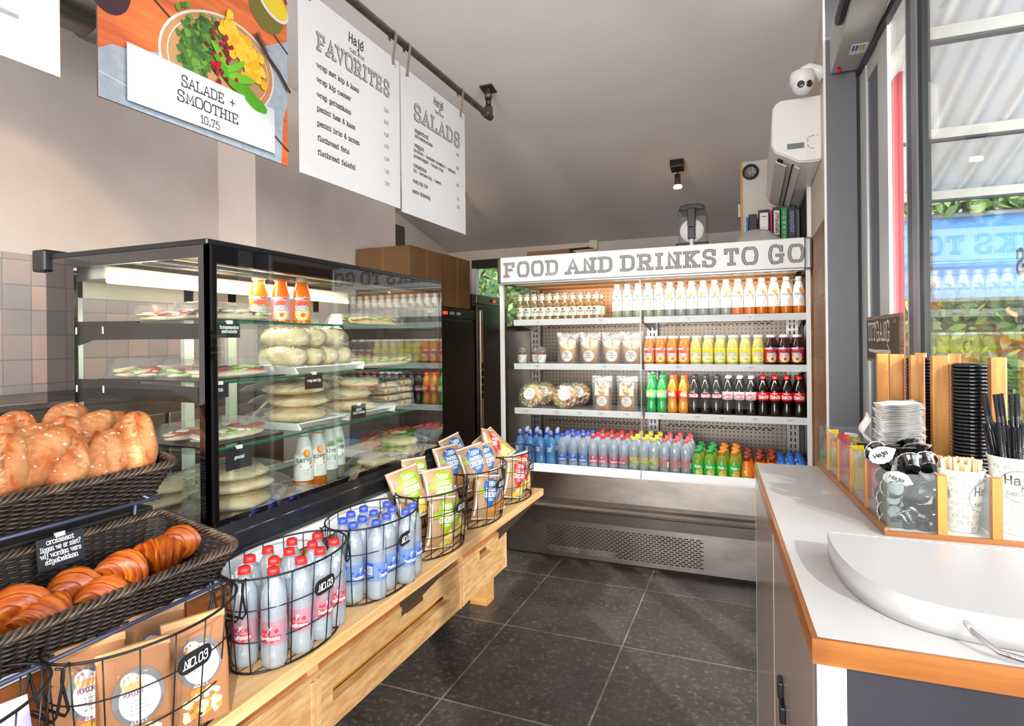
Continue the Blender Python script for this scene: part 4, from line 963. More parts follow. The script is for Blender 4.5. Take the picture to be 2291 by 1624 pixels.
# wide mouthed glass bottle
SN = [(.026, 0), (.0315, .003), (.0325, .008), (.0325, .108), (.0315, .117), (.0255, .140), (.0215, .152), (.0205, .158), (.0205, .168)]
def snap(kind, liq, lab1, lab2, top):
    b = bottle('wide_mouth_bottle', 'glass bottle', sheer('tea_glass_' + kind, liq, liq, .70, rough=.02, ior=1.5, refl=1.8), SN, [(.0205, .163), (.0225, .163), (.0228, .168), (.0222, .178), (.020, .180), (.0, .1803)], 'cfcac0')
    lab = MB(); sleeve(lab, SN, .020, .104, .0006, 0); mp = on(SN, .06, .0012); mt = on(SN, .06, .0018); mt2 = on(SN, .06, .0024)
    disc(lab, mp, 0, -.012, .030, .030, 1, 18, 0, 3); disc(lab, mt, 0, .018, .020, .013, 5, 16)
    if top: patch(lab, mp, -.10, .10, .034, .044, 2, 24); patch(lab, mt, -.028, -.004, .036, .042, 3, 3); patch(lab, mt, .006, .026, .036, .042, 5, 3)
    else: disc(lab, mt, -.004, .026, .022, .007, 6, 14)
    def arc(u, v): return mt2(u, v - 8 * u * u)
    text(lab, 'Snapple', .017, arc, 0, .0, 'c', .95, .5, False, 4, q=3, width=.054); text(lab, 'Snapple', .017, lambda u, v: tuple(Vector(arc(u, v)) * 1.0 + Vector((0, -.0005, 0))), 0, .0, 'c', .5, .5, False, 3, q=3, width=.054)
    disc(lab, mt2, .004, -.022, .010, .008, 5, 12); disc(lab, mt2, .016, -.024, .007, .006, 1 if top else 6, 12)
    patch(lab, mp, -.10, .10, -.040, -.0375, 6, 24)
    obj('label', lab, [C('snap_' + kind, lab1, rough=.3), C('snapsun_' + kind, lab2, rough=.3), C('strip_blue', 'a9bfe2'), WHITE, C('word_blue', '3558ae'), C('fruit_' + kind, {'o': 'e2452a', 'l': 'f5c53a', 'r': 'b01822', 'k': 'e85a3a'}[kind]), C('lime_print', '9bd02c')], b)
    return Proto(b)
SNAP = {'o': snap('o', 'ff9d1c', 'f8803a', 'f7d08a', True), 'l': snap('l', 'efe88c', 'f1dc28', 'f9f0b0', False), 'r': snap('r', '4b0f16', 'd3262c', 'f2d0a0', True), 'k': snap('k', 'ff9430', 'f39ab0', 'f7dba8', True)}
# contoured soft drink bottles
CK = [(.022, 0), (.0285, .003), (.031, .012), (.0315, .030), (.0305, .045), (.0275, .065), (.0265, .078), (.0285, .092), (.0312, .105), (.032, .120), (.0315, .140), (.0295, .155), (.025, .175), (.0185, .197), (.0138, .210), (.0128, .214), (.0128, .217), (.0155, .2175), (.0155, .220), (.0125, .2205)]
def cola(kind, liq, amt, capc, labc, word, wcol, art=None):
    b = bottle('contour_bottle', 'soft drink bottle', sheer('soda_' + kind, liq, liq, amt, rough=.04, ior=1.45, refl=2.0), CK, CAPN, capc)
    z0, z1 = (.094, .142)
    lab = MB(); sleeve(lab, CK, z0, z1, .0008, 0); mp = on(CK, .118, .0014); mt = on(CK, .118, .002); mt2 = on(CK, .118, .0026)
    mats = [labc, wcol, WHITE, C('cola_red', 'd4141e', rough=.3), C('lemon_print', 'f3d21f'), C('navy_print', '23306e')]
    for face in (0.0, pi):
        o_ = face * .034
        m3 = lambda u, v: mt2(u + o_, v)
        if kind == 'sprite':
            disc(lab, mp, o_ + .004, .012, .017, .011, 4, 14); text(lab, word, .016, m3, 0, -.012, 'c', .8, .3, False, 2, slant=.35, q=3, width=.044)
        elif kind == 'fanta':
            disc(lab, mp, o_, 0, .021, .021, 1, 16); disc(lab, mt, o_, -.001, .022, .011, 5, 14, .2); disc(lab, mt, o_ + .01, .017, .008, .006, 4, 10); text(lab, word, .015, m3, 0, -.008, 'c', 1.0, .3, False, 2, q=3, width=.040)
        else:
            if kind != 'classic': disc(lab, mp, o_ + .002, -.004, .040, .014, 3, 20, 0, 3)
            text(lab, 'Coca-Cola', .017, m3, 0, -.011, 'c', .62, .1, False, 2, slant=.3, q=3, width=.062)
            patch(lab, mt, o_ - .018, o_ + .012, .0165, .019, 2, 4)
    obj('label', lab, mats, b)
    return Proto(b)
SODA = {'sprite': cola('sprite', '4be27c', .50, '16a344', C('sprite_lab', '8fe0a0', rough=.3), 'Sprite', WHITE),
        'fanta': cola('fanta', 'ffab1e', .85, 'f0561c', C('fanta_lab', 'e2391b', rough=.3), 'FANTA', C('fanta_disc', 'f7a51c')),
        'zero': cola('zero', '1c0d09', .75, '1b1b1d', C('zero_lab', '19191b', rough=.3), 'Coca-Cola', WHITE),
        'light': cola('light', '1c0d09', .75, 'c9c9c7', C('light_lab', 'cfd0ce', rough=.3), 'Coca-Cola', WHITE),
        'classic': cola('classic', '1c0d09', .75, 'd81e22', C('classic_lab', 'd4141e', rough=.3), 'Coca-Cola', WHITE)}
rb = random.Random(11)
def put_row(proto, xs, z, y0, rows, dy, what, shelf, group, stag=0.0, rot=.25, rowname=None):
    n = len(xs)
    for r_ in range(rows):
        for i, x in enumerate(xs):
            pos = '' if n == 1 else (ORD[i] + ' from the left, ')
            rown = 'front row' if r_ == 0 else (ORD[r_] + ' row back')
            proto.put((x + (stag if r_ % 2 else 0), y0 + r_ * dy, z), (0, 0, rb.uniform(-rot, rot)), '%s, %s%s %s' % (what, pos, rown, shelf), group)
BX = [-1.49, -1.439, -1.386, -1.329, -1.276, -1.225, -1.171, -1.117, -1.064, -1.010, -.957]
BX = [-1.492 + .0545 * i for i in range(11)]
put_row(LONGNECK, BX, SHZ[0], 3.82, 2, .062, 'pale long-neck bottle', 'of the top shelf', 'long-neck bottles on the top shelf', .012, .5)
NX = [-.813 + .0667 * i for i in range(17)]
for knd, xs in (('aloe', NX[:5]), ('basil', NX[5:11]), ('orange', NX[11:])):
    put_row(NAI[knd], xs, SHZ[0], 3.82, 2, .075, {'aloe': 'white aloe drink bottle', 'basil': 'white basil seed drink bottle', 'orange': 'white orange drink bottle'}[knd], 'of the top shelf', '%s drinks on the top shelf' % knd, .006, .2)
SX = [-.611 + .0712 * i for i in range(13)]
for knd, xs, what in (('o', SX[:4], 'orange glass juice bottle'), ('l', SX[4:10], 'yellow lemonade glass bottle'), ('r', SX[10:], 'dark red glass juice bottle')):
    put_row(SNAP[knd], xs, SHZ[1], 3.82, 3, .075, what, 'of the second shelf', what + 's on the second shelf', .010, .2)
KX = [-.600 + .0655 * i for i in range(14)]
for knd, xs, what in (('sprite', KX[:2], 'green lemon soda bottle'), ('fanta', KX[2:4], 'orange soda bottle'), ('zero', KX[4:7], 'black label cola bottle'), ('light', KX[7:10], 'silver label cola bottle'), ('classic', KX[10:], 'red label cola bottle')):
    put_row(SODA[knd], xs, SHZ[2], 3.82, 3, .072, what, 'of the third shelf', what + 's on the third shelf', .008, .25)
DZ = .60
put_row(SPORT, [-1.457, -1.384, -1.311, -1.238], DZ, 3.70, 3, .078, 'blue sports-cap water bottle', 'of the fridge floor', 'sports-cap bottles on the fridge floor', .02, .6)
put_row(W_BLUE, [-1.165, -1.092, -1.024], DZ, 3.72, 4, .070, 'blue-capped water bottle', 'of the fridge floor', 'blue-capped bottles on the fridge floor', .012, .4)
put_row(W_RED, [-.958, -.892, -.826, -.761], DZ, 3.72, 5, .070, 'red-capped water bottle', 'of the fridge floor', 'red-capped bottles on the fridge floor', .012, .4)
put_row(W_YEL, [-.697, -.635, -.573], DZ, 3.72, 5, .070, 'yellow-capped lemon water bottle', 'of the fridge floor', 'yellow-capped bottles on the fridge floor', .012, .4)
put_row(W_PINK, [-.509, -.445, -.381], DZ, 3.72, 5, .070, 'pink-capped fruit water bottle', 'of the fridge floor', 'pink-capped bottles on the fridge floor', .012, .4)
put_row(TEA_G, [-.312, -.243], DZ, 3.72, 5, .072, 'green-capped iced tea bottle', 'of the fridge floor', 'green-capped teas on the fridge floor', .010, .3)
put_row(TEA_O, [-.174, -.105], DZ, 3.72, 5, .072, 'orange-capped iced tea bottle', 'of the fridge floor', 'orange-capped teas on the fridge floor', .010, .3)
put_row(ORANGE, [-.037, .031, .099], DZ, 3.72, 5, .071, 'brown-capped orange drink bottle', 'of the fridge floor', 'brown-capped orange drinks on the fridge floor', .010, .5)
put_row(CARTON, [.152, .206, .258], DZ, 3.74, 6, .066, 'blue-capped drink carton', 'of the fridge floor', 'blue-capped cartons on the fridge floor', .004, .3)

# ------------------------------------------------------------------ fresh food in the fridge
CRUST = mat('bread_pale', 'e3c492', 0.75, color2='f3e4c4', nscale=26, ncon=(.3, .7), bump=.2, bscale=70)
TORT = mat('tortilla', 'ecd9b4', 0.7, color2='d9b483', nscale=38, ncon=(.5, .75))
KRAFT = mat('kraft_paper', 'b98658', 0.75, color2='a97647', nscale=14)
LETT = C('lettuce', '7fb03a', rough=.5, color2='c5dc86', nscale=40)
TOMA = C('tomato', 'd0392a', rough=.35)
EGG = C('egg_white', 'f6efdc', rough=.5)
CHICK = C('filling', 'd8a265', rough=.6, color2='eed9b0', nscale=60)
STICK = C('sticker_white', 'f3f2ee', rough=.5)
GREYTXT = C('grey_text', '77777a', rough=.6)
def sticker(mb, mp, r, name, i0=0, i1=1, lines=2):
    disc(mb, mp, 0, 0, r, r, i0, 20, 0, 2)
    mt = lambda u, v: mp(u, v, ) if False else mp(u, v)
    return mb
def push(mp, d):
    return lambda u, v: tuple(Vector(mp(u, v)) + Vector(d))
def badge(parent, mp, dn, r, words):
    mb = MB(); disc(mb, mp, 0, 0, r, r, 0, 22, 0, 2); m2 = push(mp, dn)
    for k in range(24):
        a, b = 2 * pi * k / 24, 2 * pi * (k + 1) / 24
        mb.add([m2(r * .88 * cos(a), r * .88 * sin(a)), m2(r * .88 * cos(b), r * .88 * sin(b)), m2(r * .85 * cos(b), r * .85 * sin(b)), m2(r * .85 * cos(a), r * .85 * sin(a))], [(0, 1, 2, 3)], 1)
    text(mb, 'Haje', r * .34, m2, 0, r * .38, 'c', .5, .4, False, 1, q=3)
    for k, wd in enumerate(words): text(mb, wd, r * .22, m2, 0, r * (.02 - .38 * k), 'c', .5, .5, True, 1, q=3, width=min(r * 1.5, text_w(wd, r * .22)))
    return obj('sticker', mb, [STICK, GREYTXT], parent)
# parfait cups
b = obj('parfait_cup', MB().lathe([(.026, 0), (.028, .002), (.036, .082), (.038, .084)], 22, cap1=False), CLEARP); b['category'] = 'dessert cup'
obj('yoghurt', MB().lathe([(.0255, .002), (.0335, .064)], 20), C('yoghurt', 'f4efe4', rough=.5), b)
mb = MB(); rnd = random.Random(2)
for k in range(26):
    a = rnd.uniform(0, 6.28); q = .026 * math.sqrt(rnd.random()); mb.blob((q * cos(a), q * sin(a), .070 + rnd.uniform(0, .012)), rnd.uniform(.005, .009), 6, 4, 0 if k % 3 else 1, jit=.4, seed=k)
obj('granola', mb, [C('granola', '9a5c2c', rough=.7), C('berry', '8a2b2b', rough=.5)], b)
obj('dome_lid', MB().lathe([(.0385, .082), (.0385, .086), (.034, .104), (.022, .118), (.006, .122)], 22, cap0=False), CLEARP, b)
badge(b, wrap(.0345, .036), (0, -.0006, 0), .024, ['yoghurt', 'granola'])
pc = Proto(b)
for i, (x, y, wd) in enumerate(((-1.478, 3.82, 'leftmost yoghurt parfait cup on the second shelf'), (-1.405, 3.90, 'yoghurt parfait cup set back between two others'), (-1.337, 3.82, 'yoghurt parfait cup beside the bagged wraps'))):
    pc.put((x, y, SHZ[1]), (0, 0, (-.1, .2, .1)[i]), wd, 'yoghurt parfaits')
# film bag shape
def film_bag(parent, w, h, t, name='film_bag', m=None, seed=0):
    def side(sgn):
        def f(u, v):
            x = (u - .5) * w * (1 + .05 * sin(v * 7 + seed)); z = v * h
            pr = (max(0, 1 - (2 * u - 1) ** 2)) ** .5 * (min(1, (1 - v) * 2.2)) ** .8 * (.55 + .45 * min(1, v * 6))
            y = sgn * t * .5 * pr + .006 * mnoise.noise(Vector((u * 5 + seed, v * 6, sgn * 3.0)))
            return (x, y, z)
        return f
    mb = MB(); mb.grid(side(-1), 13, 13); mb.grid(side(1), 13, 13)
    return obj(name, mb, m or FILM, parent)
def wrap_pack(seed, words):
    t = obj('wrap_pack', MB().grid(lambda u, v: ((.041 + .020 * v) * 1.05 * cos(2 * pi * u) , (.030 - .004 * v) * sin(2 * pi * u), v * (.112 + .018 * sin(2 * pi * u * 2 + 1.2)) + .0005), 28, 5, closed_u=True), KRAFT); t['category'] = 'wrap'
    rnd = random.Random(seed)
    for sx in (-1, 1):
        mb = MB(); M = Matrix.Translation((sx * .028, -.002, .128)) @ Matrix.Rotation(sx * .22, 4, 'Y') @ Matrix.Rotation(.3, 4, 'X')
        mb.lathe([(.022, -.06), (.026, -.02), (.026, .020), (.024, .026)], 16, cap1=False); mb.v = [tuple(M @ Vector(p)) for p in mb.v]
        w_ = obj('wrap_half', mb, TORT, t)
        mb = MB()
        for k in range(16):
            a = rnd.uniform(0, 6.28); q = .019 * math.sqrt(rnd.random()); mb.blob((q * cos(a), q * sin(a), .022), rnd.uniform(.004, .008), 6, 4, k % 4, jit=.4, seed=k + seed)
        mb.v = [tuple(M @ Vector(p)) for p in mb.v]
        obj('filling', mb, [EGG, LETT, CHICK, EGG], w_)
    film_bag(t, .145, .212, .085, seed=seed)
    badge(t, lambda u, v: ((.0) + u, -.0405 + 8 * u * u, .055 + v), (0, -.0012, 0), .037, words)
    return Proto(t)
wp = wrap_pack(1, ['wrap', 'kip kaas']); wg = wrap_pack(5, ['geitenkaas', 'wrap'])
wp.put((-1.155, 3.84, SHZ[1]), (0, 0, 0.05), 'bagged chicken wrap nearest the parfait cups', 'bagged wraps on the second shelf')
wp.put((-1.0, 3.83, SHZ[1]), (0, 0, -.06), 'bagged chicken wrap between two other wraps, second from the left', 'bagged wraps on the second shelf')
wg.put((-.853, 3.84, SHZ[1]), (0, 0, .08), 'bagged goat cheese wrap, third from the left', 'bagged wraps on the second shelf')
wg.put((-.722, 3.83, SHZ[1]), (0, 0, -.03), 'bagged goat cheese wrap beside the first orange juice bottle', 'bagged wraps on the second shelf')
# folded flatbreads in bags
def flat_pack(seed, words, fill):
    t = obj('flatbread_pack', MB().grid(lambda u, v: ((.045 + .004 * v) * cos(2 * pi * u), .020 * sin(2 * pi * u), v * (.125 + .006 * sin(4 * pi * u))), 24, 5, closed_u=True), KRAFT); t['category'] = 'flatbread'
    for sx in (-1, 1):
        mb = MB().grid(lambda u, v: (sx * (.004 + .042 * u) , -.018 + .010 * v - .01 * u * (1 - v), .100 + .085 * v * (.35 + .65 * u)), 8, 8)
        obj('bread_flap', mb, TORT, t)
    mb = MB(); rnd = random.Random(seed)
    for k in range(22): mb.blob((rnd.uniform(-.026, .026), rnd.uniform(-.012, .008), .135 + rnd.uniform(-.02, .035)), rnd.uniform(.006, .011), 7, 5, k % 3, jit=.4, seed=k)
    obj('filling', mb, fill, t)
    film_bag(t, .135, .228, .07, seed=seed)
    badge(t, lambda u, v: (u, -.0265 + 5 * u * u, .062 + v), (0, -.0012, 0), .033, words)
    return t
o = flat_pack(3, ['falafel', 'flatbread'], [TOMA, CHICK, LETT]); o.location = (-.917, 3.82, SHZ[2]); o['label'] = 'bagged falafel flatbread beside the salad bowls'; o['group'] = 'bagged flatbreads'
o = flat_pack(8, ['feta', 'flatbread'], [CHICK, TOMA, LETT]); o.location = (-.753, 3.82, SHZ[2]); o.rotation_euler = (0, 0, -.06); o['label'] = 'bagged feta flatbread beside the green lemon sodas'; o['group'] = 'bagged flatbreads'
# salad bowls leaning up to face the shop
def salad(seed, words, fills):
    t = obj('salad_bowl', MB().lathe([(.045, -.052), (.060, -.045), (.090, -.004), (.094, 0)], 28, cap1=False), CLEARP); t['category'] = 'salad'
    rnd = random.Random(seed); mb = MB()
    mb.blob((0, 0, -.022), (.080, .080, .020), 20, 8, 0, None, .3, seed)
    for k in range(230):
        a = rnd.uniform(0, 6.28); q = .080 * math.sqrt(rnd.random()); s_ = int((a / 6.28) * len(fills)) if rnd.random() < .75 else rnd.randrange(len(fills))
        mb.blob((q * cos(a), q * sin(a), -.006 + rnd.uniform(-.02, .008)), (rnd.uniform(.005, .013), rnd.uniform(.004, .010), rnd.uniform(.003, .006)), 7, 5, s_, Matrix.Rotation(rnd.uniform(0, 3), 4, 'Z') @ Matrix.Rotation(rnd.uniform(-.7, .7), 4, 'X'), .6, k + seed * 7)
    obj('salad', mb, fills, t)
    obj('dome_lid', MB().lathe([(.096, -.002), (.096, .004), (.088, .014), (.066, .026), (.058, .027), (.0, .027)], 28, cap0=False, cap1=False), sheer('lid_clear', 'f4f7f6', 'ffffff', .05, rough=.04, refl=1.1, bump=.15), t)
    badge(t, lambda u, v: (u, v, .0278), (0, 0, .0006), .042, words)
    return t
COUS = C('couscous', 'd99a5a', rough=.7, color2='eebf83', nscale=120)
LEAFD = C('dark_leaf', '4d7a2c', rough=.5); PURP = C('red_cabbage', '7d3a55', rough=.5)
o1 = salad(1, ['salade', 'couscous'], [COUS, LETT, LEAFD, EGG, COUS]); p1 = Proto(o1)
p1.put((-1.424, 3.83, SHZ[2] + .088), (RAD(68), 0, -.05), 'clear salad bowl with couscous standing at the end of the third shelf', 'salad bowls')
o2 = salad(2, ['salade', 'couscous'], [COUS, EGG, COUS, LETT, PURP]); p2 = Proto(o2)
p2.put((-1.175, 3.83, SHZ[2] + .088), (RAD(66), 0, .04), 'clear salad bowl with a carrot rim beside the flatbreads', 'salad bowls')
p1.put((-1.395, 4.02, SHZ[2] + .088), (RAD(70), 0, .1), 'salad bowl with pale lettuce hidden behind the couscous salad', 'salad bowls')
p2.put((-1.14, 4.03, SHZ[2] + .088), (RAD(70), 0, .1), 'salad bowl hidden behind the bowl with the carrot rim', 'salad bowls')

# ------------------------------------------------------------------ on top of the fridge
sm = empty('slush_machine', (-.345, 3.95, 2.0), 'clear tank slush machine with a black tap on top of the fridge', 'slush machine')
obj('base', MB().box(-.10, .10, -.10, .16, 0.0, .055), BLACK, sm, bevel=.008)
obj('tank', MB().box(-.085, .085, -.085, .13, .055, .262), sheer('tank_clear', 'e9edf0', 'dfe5ea', .12, refl=1.3), sm, bevel=.006)
obj('lid', MB().prism([(-.082, .262), (.082, .262), (.070, .292), (.035, .302), (-.035, .302), (-.070, .292)], 'Y', -.08, .13), BLACK, sm, bevel=.006)
obj('tap', MB().box(-.024, .024, -.115, -.086, .15, .27).box(-.022, .022, -.125, -.086, .075, .15), BLACK, sm, bevel=.005)
obj('spout', MB().tube([(0, -.11, .08), (0, -.11, .0)], .013, 12), WHITEP, sm)
mb = MB().lathe([(.0, 0), (.072, 0), (.072, .02), (.0, .02)], 26, cap0=False, cap1=False); M = Matrix.Translation((0, -.07, .13)) @ Matrix.Rotation(pi / 2, 4, 'X'); mb.v = [tuple(M @ Vector(p)) for p in mb.v]
obj('drum', mb, C('drum_white', 'f0efec', rough=.4), sm)
pb = MB().grid(lambda u, v: ((u - .5) * .30, (v - .5) * .20, .085 * (max(0, sin(pi * u)) ** .7) * (max(0, sin(pi * v)) ** .6) + .028 * mnoise.noise(Vector((u * 5, v * 4, 1))) * sin(pi * u)), 24, 16)
o = tag(obj('plastic_bag', pb, sheer('carrier_film', 'f2f1ee', 'e9e7e2', .6, rough=.2, bump=.8, bscale=30)), 'crumpled white carrier bag on top of the fridge below the binders', 'plastic bag'); o.location = (.035, 3.80, 2.004)
bl = empty('cardboard_carton', (-1.24, 3.95, 2.004), 'flat open cardboard carton lying on top of the fridge', 'cardboard box')
CARD = mat('cardboard', '71502f', 0.8, color2='674728', nscale=5)
obj('tray', MB().box(-.20, .10, -.12, .14, 0.0, .062), CARD, bl)
obj('flap', MB().box(-.10, .23, -.10, .10, 0.0, .004), C('cardboard_dark', '6b4526', rough=.8), bl, (-.01, .0, .072), (.10, -.03, .05))
# binder shelf
tag(obj('binder_shelf', MB().box(-.05, .312, 4.18, 4.415, 2.07, 2.09), WHITEP), 'short white shelf carrying the office binders', 'shelf')
def binder(x0, w, h, y0, m, name, label, deco=None):
    o = obj(name, MB().box(-w / 2, w / 2, 0, .20, 0, h), m, None, (x0 + w / 2, y0, 2.09), None, bevel=.003)
    tag(o, label, 'binder', 'binders on the white shelf')
    if deco: deco(o, w, h)
    return o
def d_lbl(col, word, ink, vert=True):
    def f(o, w, h):
        mb = MB().box(-w * .36, w * .36, -.0012, -.0002, h * .16, h * .9, 0)
        mp = plane((0, -.0018, 0), (1, 0, 0), (0, 0, 1))
        if vert is True: text(mb, word, w * .5, plane((w * .24, -.0018, h * .2), (0, 0, 1), (-1, 0, 0)), 0, 0, 'l', .5, .5, False, 1, q=3, width=h * .64)
        elif vert == 'stack':
            for k, c_ in enumerate(word): text(mb, c_, w * .42, mp, 0, h * (.8 - .155 * k), 'c', .6, 0, False, 1, q=4)
        else:
            for k in range(3): mb.box(-w * .28, w * .28, -.0018, -.0012, h * (.42 - .09 * k), h * (.43 - .09 * k), 1)
            mb.box(-w * .22, w * .22, -.0018, -.0012, h * .76, h * .80, 2)
        obj('spine_label', mb, [col, ink, TOMA], o)
    return f
BK = C('binder_black', '1c1b1e', rough=.5)
binder(-.030, .014, .165, 4.22, C('binder_blue', '1f74c4', rough=.5), 'ring_binder', 'thin bright blue folder at the left end of the binder row')
binder(-.015, .052, .185, 4.24, BK, 'ring_binder', 'plain black binder next to the thin blue folder')
binder(.045, .068, .205, 4.22, BK, 'ring_binder', 'black binder with a white lined spine label', d_lbl(WHITE, '', GREYTXT, False))
binder(.116, .013, .20, 4.23, C('binder_pink', 'd0246c', rough=.5), 'ring_binder', 'thin pink folder between two black binders')
binder(.132, .046, .215, 4.22, BK, 'ring_binder', 'black binder with a cream handwritten spine label', d_lbl(CREAM, 'temperatuur', INK, True))
binder(.181, .038, .21, 4.22, C('binder_green', '1d8f5a', rough=.5), 'ring_binder', 'green log book with yellow letters down its spine', d_lbl(C('binder_green2', '1d8f5a'), 'LOGBOE', C('letter_yellow', 'e8df7a'), 'stack'))
binder(.222, .044, .215, 4.22, C('binder_navy', '2c3550', rough=.5), 'ring_binder', 'navy binder at the end nearest the wall recess', d_lbl(C('binder_navy2', '2c3550'), 'productinformatie', C('navy_ink', '8f9ac0'), True))

# ------------------------------------------------------------------ tall steel fridges and boxes at the back left
def upright(name, loc, sy, h, label, panel, dp=.72):
    t = empty(name, loc, label, 'upright fridge')
    obj('cabinet', MB().box(-dp, -.03, 0, sy, .10, h), STEEL, t)
    obj('door', MB().box(-.03, 0, .012, sy - .012, .14, h - .10), DARKSTEEL, t, bevel=.004)
    obj('control_panel', MB().box(-.035, .006, .004, sy - .004, h - .085, h - .01), panel, t, bevel=.003)
    mb = MB()
    for k, c_ in enumerate((0, 1, 2, 0, 0)): mb.box(.006, .009, sy * (.30 + .1 * k), sy * (.36 + .1 * k), h - .058, h - .036, c_)
    obj('buttons', mb, [C('button_grey', '9a9a9a'), C('button_black', '0b0b0b'), C('led_red', 'ff2a1a', emit='ff2a1a', estr=2)], t)
    for y in (.04, sy - .10): obj('foot_rail', MB().box(-dp + .04, -.08, y, y + .06, 0, .10), BLACK, t)
    return t
f1 = upright('upright_fridge', (-2.2, 3.42, 0), 1.14, 1.72, 'dark steel upright fridge under the cardboard boxes', BLACK, .43)
f2 = upright('upright_fridge', (-2.2, 4.585, 0), .72, 1.86, 'taller steel upright fridge with a long door grip below the back window', STEEL)
obj('grip', MB().box(.0, .022, .05, .10, .25, 1.72), mat('grip_steel', 'c9b7a4', .3, 1.0), f2, bevel=.006)
mb = MB()
for k in range(5): mb.box(.021, .0235, .058, .092, .95 + k * .065 - .0, 1.0 + k * .065)
obj('grip_holes', mb, SLOT, f2)
obj('sticker', MB().box(0.0, .0015, .30, .44, 1.38, 1.44), C('sticker_navy', '24406b'), f2)
def cardbox(loc, sx, sy, sz, label):
    t = obj('cardboard_box', MB().box(0, sx, 0, sy, 0, sz), CARD, None, loc, None, bevel=.004); tag(t, label, 'cardboard box', 'cardboard boxes on the upright fridge')
    obj('tape', MB().box(sx * .47, sx * .53, -.001, -.0002, 0, sz).box(sx + .0002, sx + .001, sy * .46, sy * .54, 0, sz), C('tape_brown', '7d5833', rough=.4), t)
    return t
cardbox((-2.62, 3.50, 1.72), .44, .46, .40, 'cardboard box next to the grey wall on the dark upright fridge')
cardbox((-2.56, 4.02, 1.72), .36, .46, .41, 'taped cardboard box at the window end of the dark upright fridge')

# ================================================================== the counter on the left: shelf plank, crates, counter edge
OAK = wood_mat('oak', 'e3bd8a', 'd3a266', 'Y', 8, .45, 16)
OAKX = wood_mat('oak_cross', 'd8a562', 'c58a4a', 'X', 8, .45, 16)
OAKD = wood_mat('brown_wood', 'b9703a', 'a45c2a', 'Y', 8, .45, 16)
OAKR = mat('rough_oak', 'dfb680', .6, color2='c6925a', nscale=9, ndetail=8, stretch=(8, 1, 5), ncon=(.35, .62), bump=.12, bscale=40)
PX0, PX1, PZ = -1.30, -1.04, 0.66
pk = empty('shelf_plank', (-1.17, 1.4, PZ), 'long oak plank carrying the wire baskets below the glass case', 'shelf')
obj('board', MB().box(PX0 + 1.17, PX1 + 1.17, -1.9, 1.58, -.035, 0.0), OAK, pk, bevel=.003)
BRKT = C('bracket_steel', '4a4038', rough=.45, metal=.4)
for y in (.98, 1.99, 2.95):
    obj('bracket', MB().prism([(-.128, -.036), (.105, -.036), (.112, -.05), (-.128, -.30)], 'Y', y - 1.4 - .003, y - 1.4 + .003), BRKT, pk)
    obj('bracket_flange', MB().box(-.128, .105, y - 1.4 - .022, y - 1.4 + .022, -.0405, -.0355), BRKT, pk)
    obj('screw', MB().lathe([(.006, 0), (.006, -.018), (.004, -.02)], 10), STEEL, pk, (.09, y - 1.4 + .012, -.040))
base = empty('counter_cabinet', (-1.65, 1.2, 0), 'wood fronted counter cabinet under the glass case with a white top', 'counter')
def co(name, mb, m, par=None, **k):
    o = obj(name, mb, m, par or base, **k); o.matrix_parent_inverse = Matrix.Translation((1.65, -1.2, 0)); return o
co('carcass', MB().box(-2.05, -1.346, -.6, 3.06, .405, .81), OAKD)
co('back_board', MB().box(-2.05, -2.02, -.6, 3.06, .0, .404), OAKD)
co('worktop', MB().box(-2.10, -1.300, -.6, 2.92, .812, .87), C('worktop_white', 'efeeec', rough=.35), bevel=.003)
for i, (a, b) in enumerate(((-.3, .50), (.505, 1.03), (1.035, 1.60), (1.605, 2.20), (2.205, 2.92))):
    d_ = co('drawer', MB().box(-1.345, -1.312, a, b, .668, .805), OAKD, bevel=.003)
co('upper_panel', MB().box(-1.345, -1.305, -.6, 3.055, .405, .622), OAKD)
for y in (1.49, 2.507): co('stile', MB().box(-1.31, -1.296, y - .02, y + .02, .405, .622), OAK)
co('rail', MB().box(-1.345, -1.290, -.6, 3.057, .386, .4045), OAKR)
for x, y in ((-1.46, 2.93), (-1.46, .30), (-2.0, 2.93)): co('foot', MB().box(x, x + .10, y, y + .10, 0, .184), OAKX)
co('runner', MB().box(-2.02, -1.34, 2.93, 3.03, .184, .1849).box(-2.02, -1.34, .3, .4, .184, .1849), OAKX)
def crate(y0, y1, slot, label):
    z0, z1, x0, x1 = .185, .383, -1.33, -1.292
    t = empty('wooden_crate', (x1, (y0 + y1) / 2, z0), label, 'crate', 'wooden crates under the plank')
    L = (y1 - y0) / 2 - .004; D = x0 - x1
    mb = MB(); H = z1 - z0
    if slot:
        s0, s1, h0, h1 = -L + .075, L - .11, .082, .128
        mb.box(D, 0, -L, L, 0, h0).box(D, 0, -L, L, h1, H).box(D, 0, -L, s0, h0, h1).box(D, 0, s1, L, h0, h1)
        obj('front', mb, OAKR, t)
        obj('inside', MB().box(D - .055, D - .045, -L + .02, L - .02, .01, H - .01), C('crate_inside_sunlit', 'e8a028', rough=.6, color2='d98a1c', nscale=4, stretch=(1, 1, 14)), t)  # sunlight inside the crate is painted into this slab's yellow
        obj('notch', MB().box(-.004, .001, .02, .15, H - .018, H + .001), C('notch_dark', '5a2f14', rough=.8), t)
    else:
        mb.box(D, 0, -L, L, 0, H - .045).box(D, 0, -L, -.075, H - .045, H).box(D, 0, .075, L, H - .045, H)
        obj('front', mb, OAKR, t)
        obj('hand_hole', MB().box(D - .02, D + .004, -.08, .08, H - .05, H), C('notch_dark2', '6b3714', rough=.8), t)
    for q in (-L - .002, L - .012): obj('edge_strip', MB().box(D, .004, q, q + .014, 0, H), OAK, t)
    return t
crate(.42, 1.487, True, 'long wooden crate at the near end of the cabinet')
crate(1.496, 2.503, True, 'long wooden crate with a wide slot in the middle of the cabinet')
